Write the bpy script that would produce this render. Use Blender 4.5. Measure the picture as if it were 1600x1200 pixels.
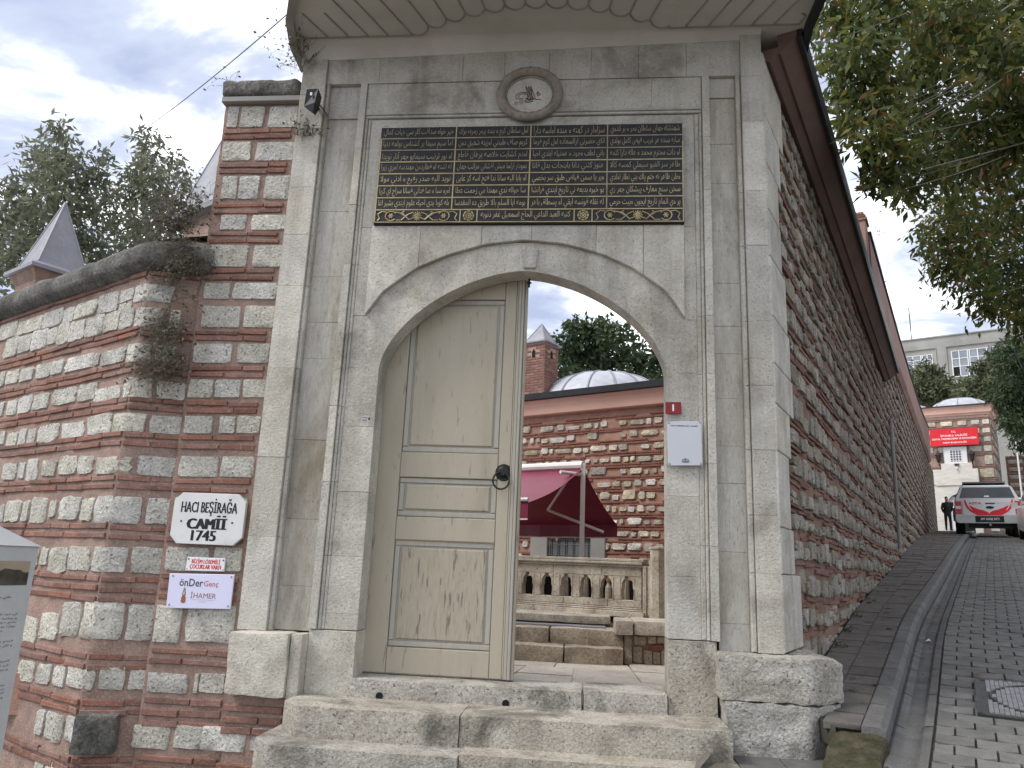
import bpy, bmesh, math, random
import numpy as np
from mathutils import Vector, Matrix, noise

# ------------------------------------------------------------------ camera, sky, sun, exposure
S = bpy.context.scene
COL = S.collection
for o in list(bpy.data.objects):
    bpy.data.objects.remove(o)
cam = bpy.data.cameras.new('camera')
cam.sensor_width = 36.0
cam.lens = 36.0*1202.0/1600.0
cam.clip_start = 0.05
cam.clip_end = 3000
camo = bpy.data.objects.new('camera', cam)
COL.objects.link(camo)
camo.matrix_world = Matrix(((0.994653, -0.017865, 0.101715, 0.0),
                            (0.094772, -0.233390, -0.967754, 0.0),
                            (0.041028, 0.972219, -0.230449, 1.6),
                            (0, 0, 0, 1)))
S.camera = camo

SUN_EL, SUN_AZ = math.radians(52), math.radians(-112)     # azimuth from +Y towards +X
W = bpy.data.worlds.new('World'); S.world = W; W.use_nodes = True
wt = W.node_tree; wt.nodes.clear()
def wn(t, **k):
    n = wt.nodes.new(t)
    for a, b in k.items(): setattr(n, a, b)
    return n
w_out = wn('ShaderNodeOutputWorld'); w_bg = wn('ShaderNodeBackground')
w_sky = wn('ShaderNodeTexSky', sky_type='NISHITA', sun_disc=False)
w_sky.sun_elevation = SUN_EL; w_sky.sun_rotation = SUN_AZ
w_sky.air_density = 1.0; w_sky.dust_density = 2.0; w_sky.ozone_density = 1.5
w_tc = wn('ShaderNodeTexCoord')
w_sep = wn('ShaderNodeSeparateXYZ'); wt.links.new(w_tc.outputs['Generated'], w_sep.inputs[0])
# clouds on a layer: direction divided by its height
w_add = wn('ShaderNodeMath', operation='MAXIMUM'); w_add.inputs[1].default_value = 0.0
wt.links.new(w_sep.outputs['Z'], w_add.inputs[0])
w_add2 = wn('ShaderNodeMath', operation='ADD'); w_add2.inputs[1].default_value = 0.22
wt.links.new(w_add.outputs[0], w_add2.inputs[0])
w_div = wn('ShaderNodeVectorMath', operation='DIVIDE')
w_cmb = wn('ShaderNodeCombineXYZ')
for i in range(3): wt.links.new(w_add2.outputs[0], w_cmb.inputs[i])
wt.links.new(w_tc.outputs['Generated'], w_div.inputs[0]); wt.links.new(w_cmb.outputs[0], w_div.inputs[1])
w_map = wn('ShaderNodeMapping'); w_map.inputs['Scale'].default_value = (1.35, 1.9, 0.6)
w_map.inputs['Location'].default_value = (3.1, 0.35, 0.0); w_map.inputs['Rotation'].default_value = (0, 0, 0.7)
wt.links.new(w_div.outputs[0], w_map.inputs[0])
w_no = wn('ShaderNodeTexNoise'); w_no.inputs['Scale'].default_value = 2.1; w_no.inputs['Detail'].default_value = 8
w_no.inputs['Roughness'].default_value = 0.56; w_no.inputs['Distortion'].default_value = 0.35
wt.links.new(w_map.outputs[0], w_no.inputs['Vector'])
w_r = wn('ShaderNodeValToRGB')
cr = w_r.color_ramp
cr.elements[0].position = 0.33; cr.elements[0].color = (0.40, 0.45, 0.61, 1)
cr.elements[1].position = 0.66; cr.elements[1].color = (2.3, 2.3, 2.3, 1)
e = cr.elements.new(0.45); e.color = (0.56, 0.61, 0.74, 1)
e = cr.elements.new(0.53); e.color = (0.95, 0.97, 1.03, 1)
wt.links.new(w_no.outputs['Fac'], w_r.inputs[0])
w_sc = wn('ShaderNodeVectorMath', operation='SCALE'); w_sc.inputs['Scale'].default_value = 6.0
wt.links.new(w_r.outputs['Color'], w_sc.inputs[0])
w_mix = wn('ShaderNodeMix', data_type='RGBA'); w_mix.inputs['Factor'].default_value = 0.86
wt.links.new(w_sky.outputs[0], w_mix.inputs['A']); wt.links.new(w_sc.outputs[0], w_mix.inputs['B'])
wt.links.new(w_mix.outputs['Result'], w_bg.inputs['Color'])
w_bg.inputs['Strength'].default_value = 0.115
wt.links.new(w_bg.outputs[0], w_out.inputs[0])

sun = bpy.data.lights.new('sun', 'SUN'); sun.energy = 1.5; sun.angle = math.radians(24); sun.color = (1.0, 0.96, 0.9)
suno = bpy.data.objects.new('sun', sun); COL.objects.link(suno)
_sd = Vector((math.sin(SUN_AZ)*math.cos(SUN_EL), math.cos(SUN_AZ)*math.cos(SUN_EL), math.sin(SUN_EL)))
suno.rotation_euler = _sd.to_track_quat('Z', 'Y').to_euler()
suno.location = _sd*60
S.view_settings.view_transform = 'Standard'; S.view_settings.look = 'None'
S.view_settings.gamma = 1.0; S.view_settings.use_curve_mapping = False
S.view_settings.exposure = 1.0
S.cycles.max_bounces = 6; S.cycles.diffuse_bounces = 4; S.cycles.use_denoising = True
S.cycles.transparent_max_bounces = 6

rng = random.Random(7)
def U(a, b): return rng.uniform(a, b)

# ------------------------------------------------------------------ helpers
def tag(o, label=None, cat=None, group=None, kind=None):
    if label: o['label'] = label
    if cat: o['category'] = cat
    if group: o['group'] = group
    if kind: o['kind'] = kind
    return o
def empty(name, loc=(0, 0, 0), label=None, cat=None, group=None, kind=None):
    o = bpy.data.objects.new(name, None); COL.objects.link(o); o.location = loc
    o.empty_display_size = 0.1
    return tag(o, label, cat, group, kind)
def adopt(o, parent):
    o.parent = parent
    m = Vector(parent.location) if parent.parent is None else Vector((0, 0, 0))   # parts keep world coordinates
    o.matrix_parent_inverse = Matrix.Translation(-m)
    return o
def link(name, me, mat=None, parent=None):
    o = bpy.data.objects.new(name, me); COL.objects.link(o)
    if mat is not None and len(me.materials) == 0: me.materials.append(mat)
    if parent is not None: adopt(o, parent)
    return o
def smooth(o, ang=0.7):
    me = o.data
    me.polygons.foreach_set('use_smooth', [True]*len(me.polygons))
    try: me.set_sharp_from_angle(angle=ang)
    except Exception: pass
    return o
def npmesh(name, V, F, tint=None):
    """V (n,3) array, F (m,k) array of equal-sided faces, optional per-face tint value"""
    me = bpy.data.meshes.new(name)
    V = np.asarray(V, dtype=np.float32); F = np.asarray(F, dtype=np.int32)
    m, k = F.shape
    me.vertices.add(len(V)); me.vertices.foreach_set('co', V.ravel())
    me.loops.add(m*k); me.loops.foreach_set('vertex_index', F.ravel())
    me.polygons.add(m)
    me.polygons.foreach_set('loop_start', np.arange(0, m*k, k, dtype=np.int32))
    try: me.polygons.foreach_set('loop_total', np.full(m, k, dtype=np.int32))
    except Exception: pass
    if tint is not None:
        a = me.attributes.new('tint', 'FLOAT', 'FACE'); a.data.foreach_set('value', np.asarray(tint, dtype=np.float32))
    me.update(calc_edges=True); me.validate()
    return me
class MB:
    """collects plain shapes and links them as ONE mesh object"""
    def __init__(s): s.v = []; s.f = []
    def add(s, vs, fs):
        b = len(s.v); s.v += [tuple(v) for v in vs]; s.f += [tuple(b+i for i in f) for f in fs]
    def box(s, x0, x1, y0, y1, z0, z1, c=0.0):
        if c > 0:
            s.prism([(x0, z0), (x1, z0), (x1, z1), (x0, z1)], y0, y1, c); return
        s.add([(x0, y0, z0), (x1, y0, z0), (x1, y1, z0), (x0, y1, z0), (x0, y0, z1), (x1, y0, z1), (x1, y1, z1), (x0, y1, z1)],
              [(3, 2, 1, 0), (4, 5, 6, 7), (0, 1, 5, 4), (1, 2, 6, 5), (2, 3, 7, 6), (3, 0, 4, 7)])
    def obox(s, fr, a0, a1, z0, z1, o0, o1, c=0.0):
        """box in a wall frame: along a0..a1, up z0..z1, outward o0..o1 (o1 outermost), front edges chamfered by c"""
        P = lambda a, z, o: fr(a, z, o)
        if c <= 0:
            vs = [P(a, z, o) for o in (o0, o1) for a, z in ((a0, z0), (a1, z0), (a1, z1), (a0, z1))]
            s.add(vs, [(0, 3, 2, 1), (4, 5, 6, 7), (0, 1, 5, 4), (1, 2, 6, 5), (2, 3, 7, 6), (3, 0, 4, 7)])
        else:
            vs = [P(a, z, o) for o in (o0, o1-c) for a, z in ((a0, z0), (a1, z0), (a1, z1), (a0, z1))]
            vs += [P(a, z, o1) for a, z in ((a0+c, z0+c), (a1-c, z0+c), (a1-c, z1-c), (a0+c, z1-c))]
            fs = [(0, 3, 2, 1)]
            for b in (0, 4):
                for i in range(4):
                    j = (i+1) % 4; fs.append((b+i, b+j, b+4+j, b+4+i))
            fs.append((8, 9, 10, 11)); s.add(vs, fs)
    def prism(s, poly, yf, yb, c=0.004):
        """polygon given as (x, z), counter-clockwise seen from the street (-Y); front at yf, back at yb, chamfered front edge"""
        n = len(poly)
        A = sum(poly[i][0]*poly[(i+1) % n][1]-poly[(i+1) % n][0]*poly[i][1] for i in range(n))
        if A < 0: poly = poly[::-1]
        ins = []
        for i in range(n):
            p0, p1, p2 = Vector(poly[i-1]), Vector(poly[i]), Vector(poly[(i+1) % n])
            e1 = (p1-p0).normalized(); e2 = (p2-p1).normalized()
            n1 = Vector((-e1.y, e1.x)); n2 = Vector((-e2.y, e2.x))
            b = n1+n2
            d = max(0.35, 1+n1.dot(n2))
            q = p1+b*(c/d)
            ins.append((q.x, q.y))
        vs = [(x, yb, z) for x, z in poly]+[(x, yf+c, z) for x, z in poly]+[(x, yf, z) for x, z in ins]
        fs = []
        for b in (0, n):
            for i in range(n):
                j = (i+1) % n; fs.append((b+i, b+j, b+n+j, b+n+i))
        fs.append(tuple(range(2*n, 3*n))); fs.append(tuple(range(n-1, -1, -1)))
        s.add(vs, fs)
    def tube(s, pts, r, n=8, cap=True):
        pts = [Vector(p) for p in pts]; rs = r if isinstance(r, (list, tuple)) else [r]*len(pts)
        b = len(s.v); ext = [max(p[i] for p in pts)-min(p[i] for p in pts) for i in range(3)]
        up = Vector((0, 0, 1)) if len(pts) < 3 or ext[2] < 1e-5 or min(ext) > 1e-5 else Vector([1.0 if i == ext.index(min(ext)) else 0.0 for i in range(3)])
        for i, p in enumerate(pts):
            t = (pts[min(i+1, len(pts)-1)]-pts[max(i-1, 0)]).normalized()
            x = t.cross(up)
            if x.length < 1e-3: x = t.cross(Vector((1, 0, 0)))
            x.normalize(); y = t.cross(x)
            for k in range(n):
                a = 2*math.pi*k/n
                s.v.append(tuple(p+(x*math.cos(a)+y*math.sin(a))*rs[i]))
        for i in range(len(pts)-1):
            for k in range(n):
                j = (k+1) % n; s.f.append((b+i*n+k, b+i*n+j, b+(i+1)*n+j, b+(i+1)*n+k))
        if cap:
            s.f.append(tuple(b+k for k in range(n-1, -1, -1))); s.f.append(tuple(b+(len(pts)-1)*n+k for k in range(n)))
    def disc(s, c, ax, r, h, n=20, r2=None):
        """short cylinder from c along ax"""
        c = Vector(c); ax = Vector(ax).normalized()
        s.tube([c, c+ax*h], [r, r if r2 is None else r2], n)
    def build(s, name, mat=None, parent=None, sm=False):
        me = bpy.data.meshes.new(name); me.from_pydata(s.v, [], s.f); me.update()
        bm = bmesh.new(); bm.from_mesh(me); bmesh.ops.recalc_face_normals(bm, faces=bm.faces); bm.to_mesh(me); bm.free()
        o = link(name, me, mat, parent)
        if sm: smooth(o)
        return o
def frame(P, az):
    """wall frame: f(along, z, out) with 'along' at azimuth az and 'out' to its right-hand side"""
    a = math.radians(az); d = (math.sin(a), math.cos(a)); n = (math.cos(a), -math.sin(a))
    def f(s, z, o): return (P[0]+d[0]*s+n[0]*o, P[1]+d[1]*s+n[1]*o, z)
    return f
def facade(s, z, o): return (s, 5.2-o, z)

# ------------------------------------------------------------------ materials
def mat(name, c1, c2, scale=6.0, rough=0.85, bump=0.3, bscale=40.0, dist=0.02, rand=0.10, stain=None, sscale=0.9, samt=0.5,
        spots=None, spscale=60.0, spamt=0.5, metal=0.0, spec=0.3, stretch=None, hue=0.0, detail=6.0, tintcol=None, trans=0.0, slo=0.5, shi=0.68, spt=(0.60, 0.70), streak=0.0, grain=0.0, gscale=70):
    m = bpy.data.materials.new(name); m.use_nodes = True
    nt = m.node_tree; N = nt.nodes; L = nt.links
    b = N['Principled BSDF']
    b.inputs['Roughness'].default_value = rough; b.inputs['Metallic'].default_value = metal
    b.inputs['Specular IOR Level'].default_value = spec
    geo = N.new('ShaderNodeNewGeometry'); pos = geo.outputs['Position']
    if stretch:
        mp = N.new('ShaderNodeMapping'); mp.inputs['Scale'].default_value = stretch; L.new(pos, mp.inputs[0]); pos = mp.outputs[0]
    def nz(sc, det=detail, rg=0.6, dis=0.0, p=None):
        n = N.new('ShaderNodeTexNoise'); n.inputs['Scale'].default_value = sc; n.inputs['Detail'].default_value = det
        n.inputs['Roughness'].default_value = rg; n.inputs['Distortion'].default_value = dis
        L.new(p or pos, n.inputs['Vector']); return n.outputs['Fac']
    def ramp(f, a, bb, ca=(0, 0, 0, 1), cb=(1, 1, 1, 1)):
        r = N.new('ShaderNodeValToRGB'); r.color_ramp.elements[0].position = a; r.color_ramp.elements[1].position = bb
        r.color_ramp.elements[0].color = ca; r.color_ramp.elements[1].color = cb; L.new(f, r.inputs[0]); return r.outputs['Color']
    def mixc(f, A, B, mode='MIX'):
        x = N.new('ShaderNodeMix'); x.data_type = 'RGBA'; x.blend_type = mode
        if isinstance(f, float): x.inputs['Factor'].default_value = f
        else: L.new(f, x.inputs['Factor'])
        for s, v in (('A', A), ('B', B)):
            if isinstance(v, tuple): x.inputs[s].default_value = v
            else: L.new(v, x.inputs[s])
        return x.outputs['Result']
    def mul(f, k):
        x = N.new('ShaderNodeMath'); x.operation = 'MULTIPLY'; L.new(f, x.inputs[0]); x.inputs[1].default_value = k; return x.outputs[0]
    c = ramp(nz(scale), 0.32, 0.68, (*c1, 1), (*c2, 1))
    if stain:
        c = mixc(mul(ramp(nz(sscale, 7, 0.65, 0.4), slo, shi), samt), c, (*stain, 1))
    if spots:
        c = mixc(mul(ramp(nz(spscale, 3, 0.5), *spt), spamt), c, (*spots, 1))
    if streak > 0:                                 # rain streaks: noise drawn out downwards
        sm = N.new('ShaderNodeMapping'); sm.inputs['Scale'].default_value = (7, 7, 0.55); L.new(geo.outputs['Position'], sm.inputs[0])
        c = mixc(mul(ramp(nz(1.0, 6, 0.62, 0.3, sm.outputs[0]), 0.48, 0.70), streak), c, (0.19, 0.165, 0.13, 1))
        c = mixc(mul(ramp(nz(2.6, 8, 0.7, 0.6), 0.53, 0.60), streak*0.45), c, (0.57, 0.555, 0.51, 1))
    if grain > 0:                                  # fine mottling of the material itself
        gr = N.new('ShaderNodeMapRange'); gr.inputs['From Min'].default_value = 0.3; gr.inputs['From Max'].default_value = 0.7
        gr.inputs['To Min'].default_value = 1-grain; gr.inputs['To Max'].default_value = 1+grain*0.8; L.new(nz(gscale, 4, 0.75), gr.inputs['Value'])
        sc_ = N.new('ShaderNodeVectorMath'); sc_.operation = 'SCALE'; L.new(c, sc_.inputs[0]); L.new(gr.outputs[0], sc_.inputs['Scale']); c = sc_.outputs[0]
    if tintcol:
        at = N.new('ShaderNodeAttribute'); at.attribute_name = 'tint'
        r = N.new('ShaderNodeValToRGB'); cr = r.color_ramp
        cr.elements[0].position = tintcol[0][0]; cr.elements[0].color = (*tintcol[0][1], 1)
        cr.elements[1].position = tintcol[-1][0]; cr.elements[1].color = (*tintcol[-1][1], 1)
        for p, q in tintcol[1:-1]:
            el = cr.elements.new(p); el.color = (*q, 1)
        L.new(at.outputs['Fac'], r.inputs[0]); c = r.outputs['Color']
    if rand > 0 or hue > 0:
        oi = N.new('ShaderNodeObjectInfo')
        h = N.new('ShaderNodeHueSaturation')
        mr = N.new('ShaderNodeMapRange'); mr.inputs['To Min'].default_value = 1-rand; mr.inputs['To Max'].default_value = 1+rand
        L.new(oi.outputs['Random'], mr.inputs['Value']); L.new(mr.outputs[0], h.inputs['Value'])
        if hue > 0:
            wn_ = N.new('ShaderNodeTexWhiteNoise'); wn_.noise_dimensions = '1D'; L.new(oi.outputs['Random'], wn_.inputs['W'])
            m2 = N.new('ShaderNodeMapRange'); m2.inputs['To Min'].default_value = 1-hue; m2.inputs['To Max'].default_value = 1+hue
            L.new(wn_.outputs['Value'], m2.inputs['Value']); L.new(m2.outputs[0], h.inputs['Saturation'])
        L.new(c, h.inputs['Color']); c = h.outputs['Color']
    L.new(c, b.inputs['Base Color'])
    if bump > 0:
        bp = N.new('ShaderNodeBump'); bp.inputs['Strength'].default_value = bump; bp.inputs['Distance'].default_value = dist
        L.new(nz(bscale, 5, 0.65), bp.inputs['Height']); L.new(bp.outputs[0], b.inputs['Normal'])
    if trans > 0:
        tr = N.new('ShaderNodeBsdfTranslucent'); L.new(c, tr.inputs['Color'])
        mx = N.new('ShaderNodeMixShader'); mx.inputs[0].default_value = trans
        L.new(b.outputs[0], mx.inputs[1]); L.new(tr.outputs[0], mx.inputs[2])
        L.new(mx.outputs[0], N['Material Output'].inputs['Surface'])
    return m

STONE = mat('limestone', (0.445, 0.42, 0.362), (0.59, 0.565, 0.50), 3.5, 0.9, 0.75, 60, 0.014, 0.11, (0.27, 0.245, 0.20), 1.9, 0.7, (0.13, 0.12, 0.10), 85, 0.7, hue=0.2, streak=0.34, grain=0.17, gscale=45)
STONE_TOP = mat('limestone_weathered', (0.40, 0.385, 0.345), (0.53, 0.515, 0.47), 2.2, 0.9, 0.5, 60, 0.010, 0.05, (0.15, 0.135, 0.11), 1.8, 0.8, (0.12, 0.11, 0.09), 85, 0.6, hue=0.2, streak=0.38, grain=0.15, gscale=45)
RECESS = mat('limestone_stained', (0.36, 0.335, 0.285), (0.50, 0.48, 0.425), 3.2, 0.9, 0.6, 60, 0.012, 0.03, (0.20, 0.165, 0.12), 1.8, 0.7, (0.13, 0.11, 0.09), 80, 0.5, stretch=(1, 1, 0.35), hue=0.12, streak=0.55, grain=0.15, gscale=45)
STEP = mat('step_stone', (0.34, 0.31, 0.26), (0.51, 0.48, 0.42), 5.0, 0.9, 1.0, 50, 0.020, 0.06, (0.075, 0.070, 0.058), 2.2, 0.8, (0.07, 0.062, 0.052), 55, 0.75, hue=0.2, slo=0.5, shi=0.66, grain=0.38, gscale=60)
RUBBLE = mat('rough_limestone', (0.50, 0.485, 0.425), (0.70, 0.68, 0.615), 7.0, 0.92, 1.0, 42, 0.035, 0.11, (0.20, 0.18, 0.15), 3.0, 0.40, (0.10, 0.095, 0.08), 42, 0.8, hue=0.35, grain=0.35, gscale=60)
MORTAR = mat('red_mortar', (0.265, 0.178, 0.145), (0.365, 0.262, 0.218), 8.0, 0.95, 0.8, 60, 0.012, 0.0, (0.14, 0.105, 0.09), 1.6, 0.6, (0.42, 0.34, 0.29), 70, 0.35, grain=0.3, gscale=70)
BRICK = mat('flat_brick', (0.190, 0.096, 0.073), (0.285, 0.153, 0.119), 9.0, 0.9, 0.7, 60, 0.010, 0.20, (0.13, 0.09, 0.075), 2.4, 0.7, (0.36, 0.28, 0.24), 60, 0.45, hue=0.15, grain=0.25, gscale=60)
BASE = mat('rough_base_stone', (0.38, 0.36, 0.315), (0.55, 0.53, 0.48), 5.0, 0.9, 1.0, 42, 0.028, 0.05, (0.15, 0.135, 0.11), 2.6, 0.7, (0.08, 0.075, 0.065), 50, 0.8, hue=0.2, grain=0.35, gscale=55)
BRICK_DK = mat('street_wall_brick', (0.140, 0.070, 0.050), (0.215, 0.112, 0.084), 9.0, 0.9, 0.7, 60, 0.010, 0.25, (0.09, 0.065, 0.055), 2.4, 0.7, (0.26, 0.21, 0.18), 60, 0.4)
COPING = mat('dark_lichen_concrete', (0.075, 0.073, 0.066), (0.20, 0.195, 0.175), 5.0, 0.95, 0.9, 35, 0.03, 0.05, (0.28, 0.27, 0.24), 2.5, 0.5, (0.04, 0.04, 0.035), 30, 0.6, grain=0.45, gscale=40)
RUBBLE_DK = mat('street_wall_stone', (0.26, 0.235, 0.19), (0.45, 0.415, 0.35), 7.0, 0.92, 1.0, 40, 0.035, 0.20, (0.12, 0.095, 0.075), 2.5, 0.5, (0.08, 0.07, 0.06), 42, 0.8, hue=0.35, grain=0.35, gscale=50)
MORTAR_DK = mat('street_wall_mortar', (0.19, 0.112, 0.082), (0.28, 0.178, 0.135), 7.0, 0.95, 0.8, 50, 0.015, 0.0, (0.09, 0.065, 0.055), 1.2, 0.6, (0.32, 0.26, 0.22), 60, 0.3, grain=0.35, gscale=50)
RUBBLE_CT = mat('court_wall_stone', (0.36, 0.33, 0.27), (0.60, 0.57, 0.49), 7.0, 0.92, 0.8, 30, 0.03, 0.28, (0.25, 0.20, 0.15), 3.0, 0.5, (0.12, 0.10, 0.08), 40, 0.6, hue=0.6)
MORTAR_CT = mat('court_wall_mortar', (0.27, 0.15, 0.11), (0.38, 0.23, 0.175), 6.0, 0.95, 0.7, 50, 0.012, 0.0, (0.22, 0.12, 0.09), 2.0, 0.5, (0.5, 0.4, 0.33), 60, 0.25)
BRICK_CT = mat('court_wall_brick', (0.20, 0.085, 0.06), (0.29, 0.135, 0.10), 9.0, 0.9, 0.6, 60, 0.008, 0.15)
PAINT = mat('beige_door_paint', (0.372, 0.330, 0.254), (0.402, 0.358, 0.278), 0.8, 0.5, 0.10, 40, 0.003, 0.015, (0.27, 0.23, 0.16), 0.9, 0.45, (0.13, 0.105, 0.075), 9, 0.45, spec=0.4, stretch=(4, 1, 0.6), spt=(0.64, 0.68), grain=0.05, gscale=40)
PAINT_WORN = mat('worn_door_paint', (0.372, 0.330, 0.254), (0.402, 0.358, 0.278), 0.8, 0.6, 0.25, 60, 0.003, 0.0, (0.24, 0.205, 0.145), 1.3, 0.6, (0.13, 0.108, 0.08), 1.0, 0.75, spec=0.3, stretch=(55, 1, 6), spt=(0.61, 0.66), grain=0.08, gscale=2)
PAINT_GR = mat('grey_door_paint', (0.34, 0.318, 0.268), (0.39, 0.368, 0.318), 3.0, 0.5, 0.12, 30, 0.004, 0.02, (0.27, 0.24, 0.19), 3.0, 0.5, spec=0.4, stretch=(6, 1, 0.8))
IRON = mat('black_iron', (0.018, 0.018, 0.018), (0.05, 0.048, 0.045), 30, 0.5, 0.3, 80, 0.003, 0.0, metal=0.7)
BLACKSLAB = mat('black_painted_stone', (0.012, 0.013, 0.016), (0.026, 0.027, 0.031), 5, 0.6, 0.15, 60, 0.003, 0.0, spec=0.35)
GOLD = mat('gilding', (0.36, 0.285, 0.145), (0.56, 0.47, 0.27), 14, 0.45, 0.1, 60, 0.002, 0.0, metal=0.35)
GOLD_DULL = mat('faded_gilding', (0.24, 0.205, 0.135), (0.42, 0.36, 0.235), 10, 0.55, 0.1, 60, 0.002, 0.0, metal=0.15)
PLASTER = mat('soffit_plaster', (0.54, 0.51, 0.465), (0.62, 0.59, 0.545), 1.5, 0.85, 0.15, 40, 0.006, 0.0, (0.42, 0.385, 0.34), 1.2, 0.5)
BATTEN = mat('soffit_batten_paint', (0.27, 0.245, 0.215), (0.36, 0.335, 0.30), 5, 0.8, 0.2, 40, 0.004, 0.0)
MEDAL = mat('medallion_stone', (0.21, 0.178, 0.155), (0.31, 0.272, 0.24), 8, 0.85, 0.4, 60, 0.006, 0.0)
ENGRAVE = mat('engraving_paint', (0.11, 0.07, 0.055), (0.16, 0.105, 0.085), 20, 0.8, 0.0)
FASCIA = mat('pink_plaster', (0.56, 0.345, 0.27), (0.63, 0.40, 0.32), 1.2, 0.85, 0.15, 40, 0.006, 0.0, (0.42, 0.25, 0.19), 1.0, 0.4)
EAVE = mat('brown_painted_eave', (0.125, 0.078, 0.066), (0.175, 0.110, 0.094), 1.5, 0.7, 0.12, 30, 0.005, 0.06)
EAVE_LT = mat('eave_plaster_band', (0.27, 0.165, 0.135), (0.34, 0.215, 0.18), 1.5, 0.85, 0.2, 30, 0.006, 0.05, (0.22, 0.15, 0.125), 0.8, 0.5)
GUTTER = mat('black_gutter', (0.015, 0.017, 0.02), (0.03, 0.032, 0.036), 6, 0.45, 0.0)
LEAD = mat('lead_sheet', (0.20, 0.205, 0.235), (0.275, 0.28, 0.315), 3.0, 0.5, 0.25, 14, 0.012, 0.06, (0.17, 0.17, 0.175), 2.6, 0.7, spec=0.4, streak=0.3)
LEAD_LT = mat('bright_lead_sheet', (0.34, 0.355, 0.395), (0.45, 0.465, 0.51), 3.0, 0.5, 0.5, 9, 0.02, 0.05, (0.25, 0.26, 0.29), 3.2, 0.7, spec=0.4)
MARBLE = mat('white_marble', (0.60, 0.60, 0.59), (0.70, 0.70, 0.69), 2.0, 0.4, 0.08, 30, 0.003, 0.0, (0.46, 0.47, 0.48), 5.0, 0.4)
PANELG = mat('grey_printed_panel', (0.42, 0.43, 0.42), (0.48, 0.49, 0.48), 8.0, 0.55, 0.35, 70, 0.003, 0.0)
INK = mat('black_ink', (0.012, 0.012, 0.012), (0.022, 0.022, 0.022), 10, 0.6, 0.0, rand=0)
INK_GR = mat('grey_ink', (0.30, 0.29, 0.29), (0.33, 0.32, 0.32), 10, 0.6, 0.0, rand=0)
INK_DG = mat('dark_grey_ink', (0.05, 0.05, 0.055), (0.06, 0.06, 0.065), 10, 0.6, 0.0, rand=0)
INK_BR = mat('brown_ink', (0.24, 0.105, 0.045), (0.28, 0.125, 0.055), 10, 0.6, 0.0, rand=0)
INK_RD = mat('red_ink', (0.55, 0.02, 0.035), (0.6, 0.025, 0.04), 10, 0.5, 0.0, rand=0)
INK_PK = mat('rose_ink', (0.40, 0.05, 0.09), (0.44, 0.06, 0.10), 10, 0.5, 0.0, rand=0)
WHITE = mat('white_sign_paint', (0.72, 0.73, 0.76), (0.77, 0.78, 0.80), 2, 0.35, 0.0, rand=0)
LILAC = mat('lilac_white_sign', (0.62, 0.62, 0.80), (0.66, 0.66, 0.83), 2, 0.35, 0.0, rand=0)
PLATE = mat('grey_acrylic_plate', (0.52, 0.54, 0.58), (0.57, 0.59, 0.63), 2, 0.3, 0.0, rand=0)
REDPL = mat('dark_red_enamel', (0.20, 0.018, 0.02), (0.24, 0.022, 0.025), 4, 0.35, 0.0, rand=0)
RED = mat('bright_red_sign', (0.55, 0.015, 0.025), (0.62, 0.02, 0.03), 3, 0.45, 0.0, rand=0)
STEEL = mat('steel_screw', (0.25, 0.26, 0.28), (0.4, 0.41, 0.43), 40, 0.35, 0.0, metal=0.8, rand=0)
ALU = mat('white_aluminium', (0.60, 0.59, 0.57), (0.70, 0.69, 0.67), 3, 0.4, 0.0, rand=0)
CLOTH = mat('awning_cloth', (0.165, 0.022, 0.048), (0.20, 0.030, 0.060), 5, 0.42, 0.1, 200, 0.001, 0.0)
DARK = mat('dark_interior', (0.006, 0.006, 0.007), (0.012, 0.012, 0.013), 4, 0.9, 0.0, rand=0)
GLASS = mat('window_glass', (0.025, 0.03, 0.035), (0.05, 0.055, 0.06), 2, 0.08, 0.0, rand=0, spec=0.7)
GLASS_SKY = mat('upper_window_glass', (0.16, 0.18, 0.21), (0.24, 0.26, 0.30), 0.4, 0.12, 0.0, rand=0.2, spec=0.7)
CONCRETE = mat('grey_render', (0.24, 0.235, 0.22), (0.33, 0.325, 0.305), 0.6, 0.9, 0.2, 8, 0.02, 0.0, (0.17, 0.165, 0.15), 0.35, 0.55)
SLAB = mat('court_paving', (0.50, 0.455, 0.385), (0.62, 0.575, 0.50), 3.0, 0.8, 0.35, 30, 0.006, 0.09, (0.36, 0.31, 0.25), 2.5, 0.5, (0.22, 0.18, 0.14), 22, 0.5, grain=0.2, gscale=40)
BALUS = mat('old_marble', (0.36, 0.32, 0.26), (0.54, 0.49, 0.41), 4.0, 0.85, 0.6, 40, 0.010, 0.06, (0.20, 0.165, 0.125), 3.5, 0.7, (0.13, 0.105, 0.08), 40, 0.7, grain=0.35, gscale=45)
CTSTEP = mat('court_step_stone', (0.30, 0.25, 0.19), (0.47, 0.41, 0.33), 4.0, 0.85, 0.7, 35, 0.012, 0.06, (0.14, 0.11, 0.08), 3.0, 0.7, (0.10, 0.08, 0.06), 40, 0.6, grain=0.4, gscale=45)
PAVER = mat('grey_paver', (0.120, 0.117, 0.110), (0.182, 0.178, 0.169), 10.0, 0.85, 0.5, 150, 0.004, 0.13, (0.075, 0.071, 0.066), 0.8, 0.5, (0.25, 0.24, 0.225), 160, 0.3, grain=0.3, gscale=120)
PAVEJ = mat('paver_joint_soil', (0.035, 0.035, 0.026), (0.06, 0.058, 0.045), 14.0, 0.95, 0.6, 90, 0.006, 0.0, (0.05, 0.06, 0.025), 1.5, 0.5)
WALK = mat('sidewalk_slab', (0.088, 0.079, 0.072), (0.132, 0.120, 0.110), 8.0, 0.9, 0.4, 110, 0.004, 0.10, (0.075, 0.066, 0.058), 1.0, 0.5, grain=0.3, gscale=100)
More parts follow.
